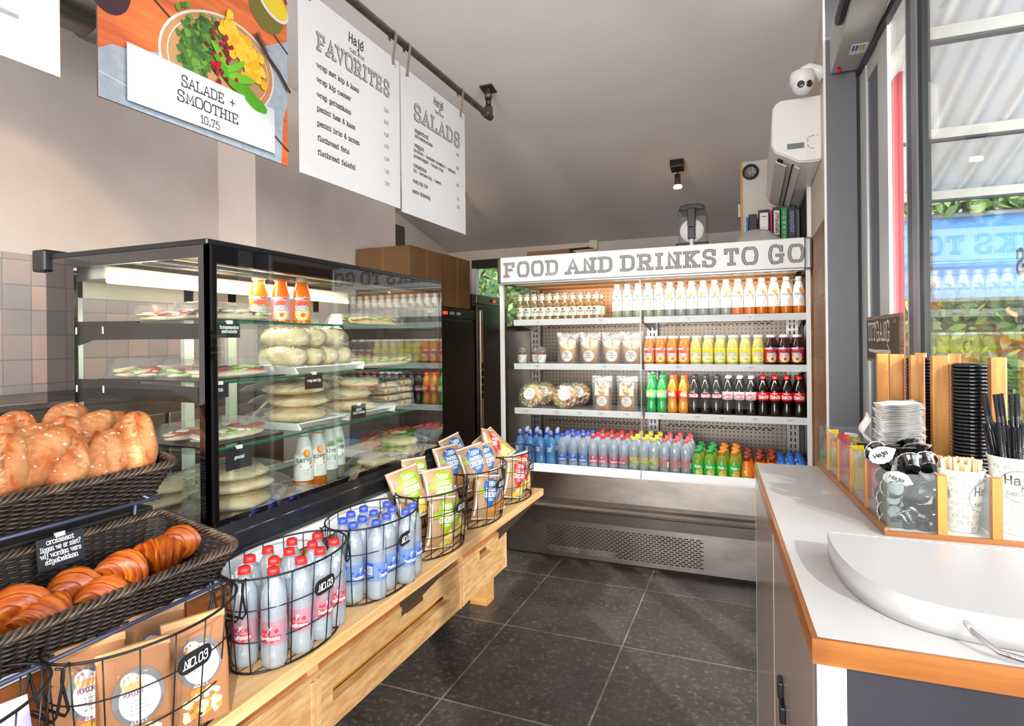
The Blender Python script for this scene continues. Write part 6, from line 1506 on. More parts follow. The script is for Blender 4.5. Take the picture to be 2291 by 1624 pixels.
# popcorn bags
def popcorn():
    w_, d_, h_ = .120, .062, .205
    def f(u, v):   # u round, v up
        a = 2 * pi * u; c_, s_ = cos(a), sin(a); e = .25
        k = 1 if v < .55 else 1 - (v - .55) / .45 * .93
        x = math.copysign(abs(c_) ** e, c_) * w_ / 2; y = math.copysign(abs(s_) ** e, s_) * d_ / 2 * k
        return (x, y, v * h_)
    t = obj('popcorn_bag', MB().grid(f, 40, 12, closed_u=True), mat('popcorn_paper', 'a26d42', .7, color2='966138', nscale=7)); t['category'] = 'popcorn bag'
    obj('fold_clip', MB().box(-w_ / 2 - .001, w_ / 2 + .001, -.005, .005, h_ - .012, h_ + .004), C('clip_tan', 'c29460', rough=.6), t)
    def fr_(off):
        def g(u, v):
            q = v / h_; k = 1 if q < .55 else 1 - (q - .55) / .45 * .93
            return (u, -d_ / 2 * k - off, v)
        return g
    m0, m1, m2 = fr_(.0012), fr_(.002), fr_(.0028); lab = MB()
    disc(lab, m0, .002, .122, .043, .048, 0, 26, 0, 3); disc(lab, m1, .004, .118, .034, .038, 1, 26, 0, 3)
    disc(lab, m1, -.010, .150, .016, .014, 7, 12)
    text(lab, 'Yummy', .014, m2, -.008, .136, 'c', .6, .7, False, 2, q=3, slant=.15, width=.038); text(lab, 'POPCORN', .007, m2, -.006, .126, 'c', .6, .7, False, 3, q=3, width=.032)
    for k, s_ in enumerate(('Caramel', 'Zeezout', 'Chocolade', 'Cappuccino', 'Oreo')[:4]):
        patch(lab, m2, -.012, -.009, .114 - .007 * k, .117 - .007 * k, 5, 1); patch(lab, m2, -.006, .012 + .004 * (k % 3), .1148 - .007 * k, .1164 - .007 * k, 5, 2)
    text(lab, 'ZOET', .0085, m1, .002, .0762, 'c', .5, .9, False, 1, q=3)
    for k in range(7): disc(lab, m2, -.028 + .008 * k + .003 * sin(k * 3), .158 + .006 * cos(k * 2.3), .0022, .0022, 6, 8)
    rnd = random.Random(4)
    for k in range(40): disc(lab, m0, .002 + rnd.uniform(-.034, .034), .042 + rnd.uniform(-.026, .026), .007, .006, 4 if k % 3 else 6, 8, rnd.uniform(0, 3), 1, .5, k)
    obj('label', lab, [C('pop_ring', '6a6668', rough=.5), STICK, C('pop_yellow', 'f0a21e', rough=.4), C('pop_purple', '6f2a5c', rough=.4), C('pop_kernel', 'd9c39a', rough=.6), C('pop_line', '9a9a9c'), C('pop_gold', 'b9852a'), C('pop_pale', 'dccfd6')], t)
    return t
PB = Proto(popcorn())
for x, y, rz, lb in ((-1.090, .765, 1.12, 'brown popcorn bag in front at the near end of its basket'), (-1.085, .893, 1.15, 'brown popcorn bag in front behind the number plaque'), (-1.185, .742, 1.15, 'brown popcorn bag at the back near end of its basket'), (-1.190, .880, 1.2, 'brown popcorn bag at the back beside the red-capped bottles')):
    PB.put((x, y, PZ + .006), (-.10, 0, rz), lb, 'popcorn bags in the wire basket')
lc = MB()
def lil(sgn): return lambda u, v: ((u - .5) * .13, sgn * .03 * max(0, 1 - (2 * u - 1) ** 2) ** .5 * min(1, min(v, 1 - v) * 4), v * .20)
lc.grid(lil(-1), 14, 14).grid(lil(1), 14, 14)
o = tag(obj('sweets_bag', lc, C('lilac_film', 'c9a3d6', rough=.35, color2='a9b8ea', nscale=9)), 'lilac and blue bag standing in the nearest wire basket', 'sweets bag'); o.location = (-1.10, .540, PZ + .02); o.rotation_euler = (-.1, -.1, 1.1)
obj('white_panel', MB().grid(lambda u, v: (-.04 + .06 * u, -.0325 + .012 * abs(2 * u - .9) ** 2, .04 + .08 * v), 6, 4), WHITE, o)

# ================================================================== wicker baskets with bread and croissants
WICK = mat('wicker_dark', '251b16', .42, color2='4b3a2e', nscale=16, stretch=(1, 3, 12), ncon=(.45, .8))
def wicker(name, label, loc, rot, L, W, H, flare):
    """L along local y, W along local x; the strands are woven round the stakes"""
    t = empty(name, loc, label, 'wicker basket', 'dark wicker bread baskets', rot)
    def loop(f, n, off=0.0, rc=.035):
        a = L / 2 - flare * (1 - f); b = W / 2 - flare * (1 - f); pts = []
        per = []
        segs = [((b, -a + rc), (b, a - rc)), ('c', b - rc, a - rc, 0), ((b - rc, a), (-b + rc, a)), ('c', -b + rc, a - rc, 1), ((-b, a - rc), (-b, -a + rc)), ('c', -b + rc, -a + rc, 2), ((-b + rc, -a), (b - rc, -a)), ('c', b - rc, -a + rc, 3)]
        lens = [math.dist(*s) if s[0] != 'c' else rc * pi / 2 for s in segs]; tot = sum(lens)
        for k in range(n):
            d = tot * k / n; i = 0
            while d > lens[i] and i < 7: d -= lens[i]; i += 1
            s = segs[i]
            if s[0] == 'c':
                th = s[3] * pi / 2 + d / rc; x, y = s[1] + rc * cos(th), s[2] + rc * sin(th); nx, ny = cos(th), sin(th)
            else:
                q = d / lens[i]; x = s[0][0] + (s[1][0] - s[0][0]) * q; y = s[0][1] + (s[1][1] - s[0][1]) * q
                nx, ny = ((1, 0), None, (0, 1), None, (-1, 0), None, (0, -1))[i]
            o_ = off(k) if callable(off) else off
            pts.append((x + nx * o_, y + ny * o_))
        return pts
    ns = 66; n = ns * 4; mb = MB(); rows = 15
    for r_ in range(rows):
        f = (r_ + .3) / rows
        pl = loop(f, n, lambda k: .0038 * sin(2 * pi * k / 8 + (r_ % 2) * pi))
        mb.tube([(x, y, H * f) for x, y in pl], .0034, 5, True)
    for k in range(ns):
        pts = []
        for f in (0, .5, 1):
            q = loop(f, ns)[k]; pts.append((q[0], q[1], H * f))
        mb.tube(pts, .0026, 5)
    obj('weave', mb, WICK, t)
    mb = MB()
    for s_ in range(4):
        pts = []
        nn = 300; lp = loop(1, nn, lambda k: .007 * cos(2 * pi * k * 30 / nn + s_ * pi / 2))
        for k, (x, y) in enumerate(lp): pts.append((x, y, H + .004 + .007 * sin(2 * pi * k * 30 / nn + s_ * pi / 2)))
        mb.tube(pts, .0042, 6, True)
    obj('braided_rim', mb, mat('wicker_rim', '33261e', .35, color2='5f4a38', nscale=30), t)
    mb = MB(); a, b = L / 2 - flare - .002, W / 2 - flare - .002
    mb.box(-b, b, -a, a, .0, .004)
    lo, hi = loop(0, 80, -.0025), loop(.97, 80, -.0025)
    mb.add([(x, y, .002) for x, y in lo] + [(x, y, H * .97) for x, y in hi], [(k, (k + 1) % 80, 80 + (k + 1) % 80, 80 + k) for k in range(80)])
    obj('lining', mb, C('wicker_lining', '1f1713', rough=.8), t)
    return t
UPL = (-1.565, .80, 1.085); LOL = (-1.345, .795, .890)
UPR = (0, RAD(13), 0); LOR = (0, RAD(11), 0)
ub = wicker('bread_basket', 'dark wicker basket piled with ciabatta breads on the upper tier', UPL, UPR, .62, .29, .085, .025)
lb = wicker('croissant_basket', 'dark wicker basket of croissants on the lower tier', LOL, LOR, .62, .29, .085, .025)
st = empty('basket_stand', (-1.6, .8, .871), 'wire stand carrying the two wicker baskets', 'stand')
ROD = C('stand_rod', '4c4f66', rough=.35, metal=.5)
mb = MB()
def rod(pts): mb.tube([(x + 1.6, y - .8, z - .871) for x, y, z in pts], .0045, 8)
rod([(-1.41, .40, 1.060), (-1.41, 1.06, 1.060), (-1.425, 1.075, 1.058), (-1.44, 1.078, 1.05)])
rod([(-1.69, .40, 1.12), (-1.69, 1.07, 1.12)])
rod([(-1.185, .40, .878), (-1.185, 1.06, .878), (-1.20, 1.075, .873), (-1.25, 1.08, .876)])
for y in (.52, 1.04):
    rod([(-1.41, y, 1.056), (-1.69, y, 1.115), (-1.72, y, .875)]); rod([(-1.47, y, 1.07), (-1.50, y, .875)])
obj('rods', mb, ROD, st)
tag(obj('black_crate', MB().box(-1.80, -1.49, .45, 1.10, .871, 1.02), C('crate_dark', '171412', rough=.6), bevel=.004), 'black box under the upper bread basket', 'box')
obj_c = bpy.data.objects['black_crate']
card('name_card', -1.445, .845, .990, .098, .070, ['croissant', 'liggen we er niet?', 'wij worden vers', 'afgebakken'], 'black card about croissants clipped to the lower wicker basket', pi / 2 - .0, -.12, True, .0098)
# ciabattas
BREAD = mat('ciabatta_crust', 'a04c17', .62, spec=.3, color2='e0b07a', nscale=60, ndetail=8, attr=True, bump=.35, bscale=55)
def flour(m):
    n = m.node_tree.nodes; l = m.node_tree.links; p = n['Principled BSDF']; src = p.inputs['Base Color'].links[0].from_socket
    tc = n.new('ShaderNodeTexCoord'); nz = n.new('ShaderNodeTexNoise'); nz.inputs['Scale'].default_value = 75; nz.inputs['Detail'].default_value = 3; l.new(tc.outputs['Object'], nz.inputs['Vector'])
    mr = n.new('ShaderNodeMapRange'); mr.inputs['From Min'].default_value = .64; mr.inputs['From Max'].default_value = .70; mr.inputs['To Max'].default_value = .8; l.new(nz.outputs['Fac'], mr.inputs['Value'])
    mx = n.new('ShaderNodeMix'); mx.data_type = 'RGBA'; mx.inputs['B'].default_value = (*srgb('f3e2c6'), 1); l.new(mr.outputs['Result'], mx.inputs['Factor']); l.new(src, mx.inputs['A']); l.new(mx.outputs['Result'], p.inputs['Base Color'])
flour(BREAD)
def ciabatta(seed):
    L, W, H = .086, .052, .034
    vs = MB(); nu, nv = 64, 60; tone = []; xo = (.010, -.004, .022, .014)[seed % 4]; ks = (1, .3, .55, .12)[seed % 4]
    def f(u, v):
        t = v * 2 - 1; a = 2 * pi * u; c_, s_ = cos(a), sin(a)
        k = max(0.0, 1 - abs(t) ** 3.4) ** .58
        x = math.copysign(abs(c_) ** .8, c_) * W * k
        z = math.copysign(abs(s_) ** .7, s_) * H * (.45 + .55 * k) * min(1, k * 2.2)
        y = t * L * (1 - .10 * (x / W) ** 2) + .55 * x
        xs = x - xo; on_ = ks * max(0, min(1, (s_ - .05) * 4)) * max(0, 1 - abs(t / .86) ** 8)
        sl = math.exp(-(xs / .012) ** 4) * on_; lip = math.exp(-((abs(xs) - .0165) / .0045) ** 2) * on_
        rough_ = mnoise.noise(Vector((x * 120, y * 120, seed)))
        z += -.011 * sl + .005 * lip + .006 * sl * rough_
        q = Vector((x, y, z)); q *= 1 + .07 * mnoise.noise(q * 26 + Vector((seed, 0, 0)))
        tone.append(max(0, min(1, .22 + sl * (.42 + .9 * rough_) - .22 * lip + .50 * mnoise.noise(q * 15 + Vector((seed * 2, 3, 0))) + (.25 if s_ < -.3 else 0))))
        return tuple(q)
    vs.grid(f, nu, nv, closed_u=True); vs.col = tone
    o = obj('ciabatta', vs, BREAD); o['category'] = 'bread'
    return Proto(o)
CI = [ciabatta(i) for i in range(4)]
def bread(i, x, y, z, rx, ry, rz, label, s=1.0): CI[i].put((x - .050, y + .024, z + .012), (rx - .05, ry * (1 if i % 2 else -1), rz + (pi if i in (1, 3) and y < .9 else 0) * 0 + .25 * sin(y * 60)), label, 'ciabatta breads', (s, s, s))
bread(0, -1.445, 1.025, 1.170, RAD(52), 0.30, RAD(62), 'split crusted ciabatta standing at the corner post end in front', 1.12)
bread(1, -1.440, .955, 1.155, RAD(48), .25, RAD(66), 'plump ciabatta in the front row, second from the corner post end', 1.0)
bread(2, -1.458, .865, 1.168, RAD(42), .20, RAD(60), 'wide glossy ciabatta in the middle of the front row', 1.05)
bread(3, -1.462, .800, 1.172, RAD(46), .25, RAD(52), 'slim ciabatta leaning in the front row beside the widest one', 1.02)
bread(0, -1.455, .735, 1.165, RAD(45), .25, RAD(50), 'floury ciabatta in the front row near the basket middle', 1.05)
bread(1, -1.435, .660, 1.150, RAD(42), .2, RAD(54), 'ciabatta in the front row cut by the picture edge', 1.05)
bread(2, -1.535, 1.045, 1.185, RAD(48), .3, RAD(64), 'dark crusted ciabatta just behind the split one', .95)
bread(3, -1.540, .985, 1.195, RAD(48), .2, RAD(60), 'ciabatta in the second row with a pale end', 1.0)
bread(0, -1.535, .900, 1.185, RAD(45), .25, RAD(56), 'ciabatta with a double slash in the second row', 1.0)
bread(2, -1.500, .925, 1.165, RAD(30), .1, RAD(60), 'dark brown ciabatta wedged between the two rows', .95)
bread(1, -1.540, .820, 1.185, RAD(44), .25, RAD(52), 'ciabatta in the second row above the slim one', 1.0)
bread(3, -1.545, .730, 1.190, RAD(44), .25, RAD(50), 'ciabatta in the second row at the near end', 1.05)
bread(1, -1.625, .965, 1.220, RAD(40), .3, RAD(58), 'topmost glossy ciabatta at the back of the pile', 1.05)
bread(2, -1.630, .860, 1.205, RAD(40), .25, RAD(54), 'ciabatta at the back of the pile below the topmost one', 1.0)
# croissants
CROI = mat('croissant_crust', '8a2604', .38, color2='ec8420', nscale=26, ndetail=5, attr=True, coat=.08, bump=.12, bscale=60)
def croissant(seed, bend=1.0):
    nu, nv = 24, 72; tone = []; rnd = random.Random(seed); ph = rnd.random() * .4
    R = .052
    def f(u, v):
        t = v * 2 - 1; th = t * 1.15 * bend
        st_ = abs(t) * 3.3 + ph + .12 * sin(2 * pi * u + seed); fr_ = st_ - math.floor(st_)
        base = .041 * max(0.02, 1 - abs(t) ** 1.35) ** .8 + .005
        base *= 1 - .13 * (1 - abs(t)) * 0
        lay = math.floor(st_)
        r = base * (1.08 - .14 * fr_ ** 1.3)
        a = 2 * pi * u
        cx, cy = R * (1 - cos(th)) * -1.0, R * sin(th) * 1.18
        nx, ny = cos(th), sin(th)
        q = Vector((cx + nx * r * cos(a) * -1.05, cy - ny * r * cos(a) * .9 * -1 * .6, r * sin(a) * .92))
        q *= 1 + .03 * mnoise.noise(q * 45 + Vector((seed, 1, 2)))
        tone.append(max(0, min(1, .18 + .45 * fr_ ** 1.5 + .55 * mnoise.noise(Vector((t * 26, sin(2 * pi * u) * 1.3, seed))) + .2 * mnoise.noise(q * 30) - (.18 if abs(t) > .85 else 0))))
        return tuple(q)
    mb = MB().grid(f, nu, nv, closed_u=True); mb.col = tone
    o = obj('croissant', mb, CROI); o['category'] = 'croissant'
    return Proto(o)
CR = [croissant(1), croissant(2, .9), croissant(5, 1.1)]
for i, (x, y, z, rx, ry, rz, k, lb_) in enumerate((
    (-1.335, .685, .932, .1, .12, .9, 0, 'croissant nearest the picture edge, below the name card'), (-1.345, .795, .937, .05, .15, .7, 1, 'croissant second from the near end, with a bright golden back'),
    (-1.345, .900, .938, .0, .18, .35, 2, 'croissant in the middle of the row with a dark wing'), (-1.355, 1.000, .940, -.05, .1, -.6, 0, 'croissant lying lengthwise, second from the corner post end'),
    (-1.375, 1.085, .945, .0, .1, .5, 1, 'croissant in the basket corner nearest the glass case'), (-1.29, .745, .908, .1, .2, .2, 2, 'dark croissant peeping out under the near two'), (-1.285, .850, .906, 0, .2, .5, 0, 'dark croissant peeping out under the middle one'), (-1.33, .575, .93, 0, .12, .4, 1, 'croissant at the hidden near end of the lower basket'))):
    CR[k].put((x + (.02 if i == 4 else 0), y + (.022 if i < 4 else -.01), z - (.012 if i in (1, 2, 3) else 0)), (rx, ry, rz), lb_, 'croissants', (1.12, 1.12, 1.12) if i != 4 else (1, 1, 1))
# steel drawers along the tiled wall
bc = empty('steel_counter', (-2.66, 1.6, 0), 'stainless steel drawer counter along the tiled wall', 'counter')
obj('carcass', MB().box(-.265, .22, -1.2, .98, .02, 1.215), STEEL, bc)
obj('worktop', MB().box(-.268, .24, -1.22, .985, 1.215, 1.245), STEEL, bc, bevel=.004)
for i in range(3):
    for z0, z1 in ((.62, 1.145), (.08, .60)):
        d_ = obj('drawer', MB().box(.22, .238, -1.15 + .71 * i, -.46 + .71 * i, z0, z1), STEELH, bc, bevel=.003)
        obj('handle', MB().tube([(.238, -.90 + .71 * i, z1 - .08), (.268, -.90 + .71 * i, z1 - .06), (.268, -.71 + .71 * i, z1 - .06), (.238, -.71 + .71 * i, z1 - .08)], .006, 8), STEEL, d_)
        obj('lock', MB().lathe([(.010, 0), (.010, .006)], 12), M_['chrome'], d_, (.238, -.60 + .71 * i, z1 - .04), (0, pi / 2, 0))

# ================================================================== the white counter on the right
RCZ = 1.05
LAM = mat('white_laminate', 'c6c4c2', .25)
CTW = wood_mat('counter_edge_wood', 'a0642f', '834a1a', 'X', 7, .35, 14, .2)
CTWY = wood_mat('counter_edge_wood_long', 'a86a30', '8a4f20', 'Y', 7, .35, 14, .2)
GREIGE = mat('greige_panel', 'a18f84', .18, color2='9a887d', nscale=2)
rc = empty('service_counter', (.25, 1.45, 0), 'white topped counter with an orange wood edge by the window', 'counter')
def rco(name, mb, m, par=None, **k):
    o = obj(name, mb, m, par or rc, **k); o.matrix_parent_inverse = Matrix.Translation((-.25, -1.45, 0)); return o
A_, B_ = (.070, .878), (.001, 2.05)       # near and far corners on the aisle side
Cc, D_ = (.505, .890), (.455, 2.07)
def lerp(p, q, t): return (p[0] + (q[0] - p[0]) * t, p[1] + (q[1] - p[1]) * t)
rco('top', MB().prism([(A_[0] + .007, A_[1] + .007), (Cc[0], Cc[1] + .007), D_, (B_[0] + .007, B_[1])], 'Z', RCZ - .03, RCZ), LAM)
rco('edge_strip', MB().prism([A_, (A_[0] + .0072, A_[1] + .0072), (B_[0] + .0072, B_[1]), B_], 'Z', RCZ - .032, RCZ - .0005), CTWY)
rco('edge_strip', MB().prism([A_, (Cc[0], Cc[1] - .0), (Cc[0], Cc[1] + .0072), (A_[0] + .0072, A_[1] + .0072)], 'Z', RCZ - .034, RCZ - .0005), CTW)
ax, ay = A_[0] + .006, A_[1] + .008
bx_, by_ = B_[0] + .006, B_[1] - .01
rco('side_panel', MB().prism([(ax, ay), (ax + .02, ay), (bx_ + .02, by_), (bx_, by_)], 'Z', .09, RCZ - .034), GREIGE)
for t0, t1 in ((.0, .497), (.503, 1)):
    p0, p1 = lerp((ax, ay), (bx_, by_), t0), lerp((ax, ay), (bx_, by_), t1)
    d_ = rco('door', MB().prism([(p0[0] - .0022, p0[1] + .03), (p0[0] + .0005, p0[1] + .03), (p1[0] + .0005, p1[1] - .002), (p1[0] - .0022, p1[1] - .002)], 'Z', .10, RCZ - .038), GREIGE, bevel=.001)
    rco('seam', MB().prism([(p1[0] - .0026, p1[1] - .0025), (p1[0] - .002, p1[1] - .0025), (p1[0] - .002, p1[1] + .001), (p1[0] - .0026, p1[1] + .001)], 'Z', .10, RCZ - .038), C('seam_cream', 'd8c6a8'))
for (y, z) in ((1.296, .751), (1.262, .722)):
    t = (y - ay) / (by_ - ay); x = ax + (bx_ - ax) * t
    rco('cup_handle', MB().box(x - .012, x + .0, y - .018, y + .018, z - .016, z + .016), BLACK, bevel=.003)
rco('end_board', MB().box(ax + .0, ax + .035, ay - .001, ay + .018, .09, RCZ - .035), WHITEP)
rco('front_panel', MB().prism([(ax + .035, ay + .004), (Cc[0] - .01, Cc[1] + .012), (Cc[0] - .01, Cc[1] + .03), (ax + .035, ay + .02)], 'Z', .09, RCZ - .035), mat('charcoal_panel', '2e2c33', .35, color2='28262c', nscale=3))
rco('plinth', MB().prism([(ax + .02, ay + .03), (Cc[0] - .02, Cc[1] + .04), (D_[0] - .02, D_[1] - .02), (bx_ + .02, by_ - .01)], 'Z', 0, .10), BLACK)
# curved flap over the bin
TZ0, TZ1 = RCZ + .001, RCZ + .041
out = [(.125, 1.228), (.1245, 1.19), (.126, 1.145), (.131, 1.10), (.139, 1.058), (.152, 1.020), (.170, .988), (.195, .962), (.228, .945), (.27, .935), (.33, .930), (.40, .928), (.47, .928), (.50, .932), (.50, 1.228)]
fl = empty('bin_flap', (.30, 1.1, TZ0), 'raised white curved flap with a piano hinge on the counter', 'flap')
poly = [(x - .30, y - 1.1) for x, y in _catmull(out[:-2], 6) + out[-2:]]
obj('board', MB().prism(poly, 'Z', 0, TZ1 - TZ0, smooth=True), C('flap_white', 'b9b7b5', rough=.3), fl)
mb = MB()
for k in range(19): mb.tube([(-.172 + .020 * k, .1285, TZ1 - TZ0 - .003), (-.172 + .020 * k + .019, .1285, TZ1 - TZ0 - .003)], .0035, 8)
obj('piano_hinge', mb, C('hinge_white', 'e9e7e3', rough=.3, metal=.2), fl)
obj('handle', MB().tube([(-.045, -.163, .025), (-.040, -.180, .018), (-.022, -.205, .010), (.0, -.214, .010), (.09, -.214, .012), (.15, -.205, .012), (.17, -.172, .02)], .0042, 10), M_['chrome'], fl)
# acrylic organiser
og = empty('organiser', (.249, 1.387, RCZ), 'clear acrylic organiser with wooden strips on the counter', 'organiser')
OW = wood_mat('organiser_wood', 'c8853f', 'a9652a', 'Z', 10, .4, 12)
ACR = sheer('acrylic', 'f7f9f8', 'f4f7f5', .04, rough=.03, ior=1.49, refl=0.8)
def ogo(name, mb, m, **k):
    o = obj(name, mb, m, og, **k); o.matrix_parent_inverse = Matrix.Translation((-.249, -1.387, -RCZ)); return o
OF, OB = (.249, 1.387), (.190, 2.055)    # front and back corner of the long aisle side
OX = lambda y: OF[0] + (OB[0] - OF[0]) * (y - OF[1]) / (OB[1] - OF[1])
ogo('base', MB().prism([(OF[0], OF[1]), (.490, 1.402), (.452, 2.06), OB], 'Z', RCZ + .0015, RCZ + .008), WHITEP)
mb = MB().prism([(OF[0] - .006, OF[1] - .006), (OF[0] + .002, OF[1]), (OB[0] + .002, OB[1]), (OB[0] - .006, OB[1])], 'Z', RCZ + .0005, RCZ + .016)
ogo('base_strip', mb, CTWY)
ogo('base_strip', MB().prism([(OF[0] - .006, OF[1] - .006), (.49, 1.394), (.49, 1.402), (OF[0], OF[1])], 'Z', RCZ + .0005, RCZ + .010), CTW)
OT = RCZ + .127
ogo('side_pane', MB().prism([(OF[0], OF[1]), (OF[0] + .004, OF[1]), (OB[0] + .004, OB[1]), OB], 'Z', RCZ + .01, OT), ACR)
ogo('front_pane', MB().prism([(OF[0], OF[1]), (.485, 1.400), (.485, 1.404), (OF[0], OF[1] + .004)], 'Z', RCZ + .01, OT - .002), ACR)
ogo('back_pane', MB().prism([(OB[0], OB[1]), (.452, 2.06), (.452, 2.056), (OB[0], OB[1] - .004)], 'Z', RCZ + .01, OT), ACR)
for y in (1.535, 1.67, 1.80, 1.93):
    ogo('side_strip', MB().box(OX(y) - .004, OX(y) + .0005, y - .006, y + .006, RCZ + .014, OT), OW)
    ogo('divider', MB().box(OX(y) + .004, OX(y) + .115, y - .002, y + .002, RCZ + .01, OT - .004), ACR)
for x in (.343, .432):
    yy = 1.387 + (x - .249) * .058
    ogo('front_strip', MB().box(x - .008, x + .008, yy - .003, yy + .016, RCZ + .010, OT - .001), OW)
    ogo('divider', MB().box(x - .002, x + .002, yy + .016, 1.62, RCZ + .01, OT - .004), C('divider_white', 'ecebe6', rough=.3))
# coffee creamers heaped in the first bin
SILV = C('creamer_lid', 'e9e7e4', rough=.35)
b = obj('creamer_cup', MB().lathe([(.012, 0), (.0135, .001), (.0165, .019), (.0205, .020), (.0205, .022), (.0165, .0215), (.0, .0215)], 20), GLOSSBLACK); b['category'] = 'creamer cup'
mb = MB(); vs = [(0, 0, .0226)]
for k in range(56):
    a = 2 * pi * k / 56; r = .0212 + .0006 * cos(a * 14) + .0055 * math.exp(-(min(k, 56 - k) / 2.6) ** 2); vs.append((r * cos(a), r * sin(a), .0226))
mb.add(vs, [(0, 1 + k, 1 + (k + 1) % 56) for k in range(56)], 0); mb.add([(x, y, .0222) for x, y, z in vs], [(0, 1 + (k + 1) % 56, 1 + k) for k in range(56)], 0)
text(mb, 'Haje', .0095, plane((0, 0, .0231), (1, 0, 0), (0, 1, 0)), 0, -.003, 'c', .6, .5, False, 1, q=4); mb.tube([(.002, -.004, .0231), (.001, -.012, .0231)], .0005, 4, mi=1)
obj('foil_lid', mb, [SILV, INK], b)
CRM = Proto(b); rc_ = random.Random(5)
tops = [(.300, 1.425, 1.178, -.9, .3, .2, 'lidded creamer lying on its side at the front of the heap'), (.330, 1.430, 1.182, -1.0, .5, .4, 'creamer with its white lid hanging over the organiser front'), (.300, 1.475, 1.186, -.35, .1, .5, 'creamer showing its white lid in the middle of the heap'), (.322, 1.480, 1.192, -.5, -.3, -.5, 'creamer with a tilted white lid towards the stirrers'),
        (.275, 1.430, 1.176, 2.3, .3, .0, 'upturned black creamer at the organiser corner'), (.320, 1.530, 1.196, -.5, .3, .9, 'creamer with its lid turned to the window'), (.275, 1.500, 1.188, -.15, .2, 1.5, 'creamer lid seen nearly edge on behind the upturned one'), (.262, 1.475, 1.180, .6, -.5, 0, 'black creamer leaning on the acrylic side'),
        (.285, 1.540, 1.192, 2.0, .5, 1, 'black creamer base up at the back of the heap'), (.315, 1.560, 1.190, -1.2, .2, -.4, 'creamer tipped against the napkins'), (.265, 1.525, 1.186, -1.3, -.4, .4, 'creamer lid facing the aisle at the back of the heap'), (.340, 1.500, 1.176, 1.9, .2, .3, 'upside down creamer beside the stirrer cup')]
for x, y, z, a, b2, c2, lb_ in tops: CRM.put((x, y, z), (a, b2, c2), lb_, 'creamer cups on top of the heap', (1.12, 1.12, 1.12))
k = 0
for lay, z in enumerate((1.062, 1.088, 1.114, 1.140)):
    for i in range(6):
        x = .268 + .022 * (i % 3) + .004 * (lay % 2); y = 1.415 + .055 * (i // 3) + .010 * (lay % 3)
        x = OX(y) + .024 + .028 * (i % 3)
        CRM.put((x, y, z), (-1.57 + rc_.uniform(-.5, .5), rc_.uniform(-.5, .5), rc_.uniform(-1.2, .6)), 'black creamer cup buried in the heap behind the acrylic', 'buried creamer cups', (1.12, 1.12, 1.12))
# sachets
SC = [('c8232b', 'red tea sachet'), ('e6e2d8', 'white sugar stick'), ('f2d21e', 'yellow tea sachet'), ('2a2620', 'black tea sachet'), ('c6a06a', 'brown sugar stick'), ('8aa53a', 'green tea sachet'), ('d93a3a', 'red edged sachet'), ('f0ece2', 'cream sachet'), ('e3c02c', 'golden sachet')]
for i, (c_, nm_) in enumerate(SC):
    y = 1.64 + .045 * i; x = OX(y) + .035 + .02 * (i % 2)
    o = obj('sachet', MB().grid(lambda u, v: ((u - .5) * .034, .004 * sin(pi * u), v * .112), 6, 4).grid(lambda u, v: ((u - .5) * .034, -.004 * sin(pi * u), v * .112), 6, 4), C('sachet_' + c_, c_, rough=.35), None, (x, y, RCZ + .0115), (-.12 + .06 * (i % 4), .10 * sin(i * 2.1), .5 * sin(i) - .5))
    tag(o, nm_ + ' standing in the organiser, ' + ORD[i] + ' from the creamers', 'sachet', 'sachets in the organiser')
    obj('print', MB().box(-.010, .010, -.0052, -.0046, .084, .096), WHITE if i % 3 else M_['word_blue'], o)
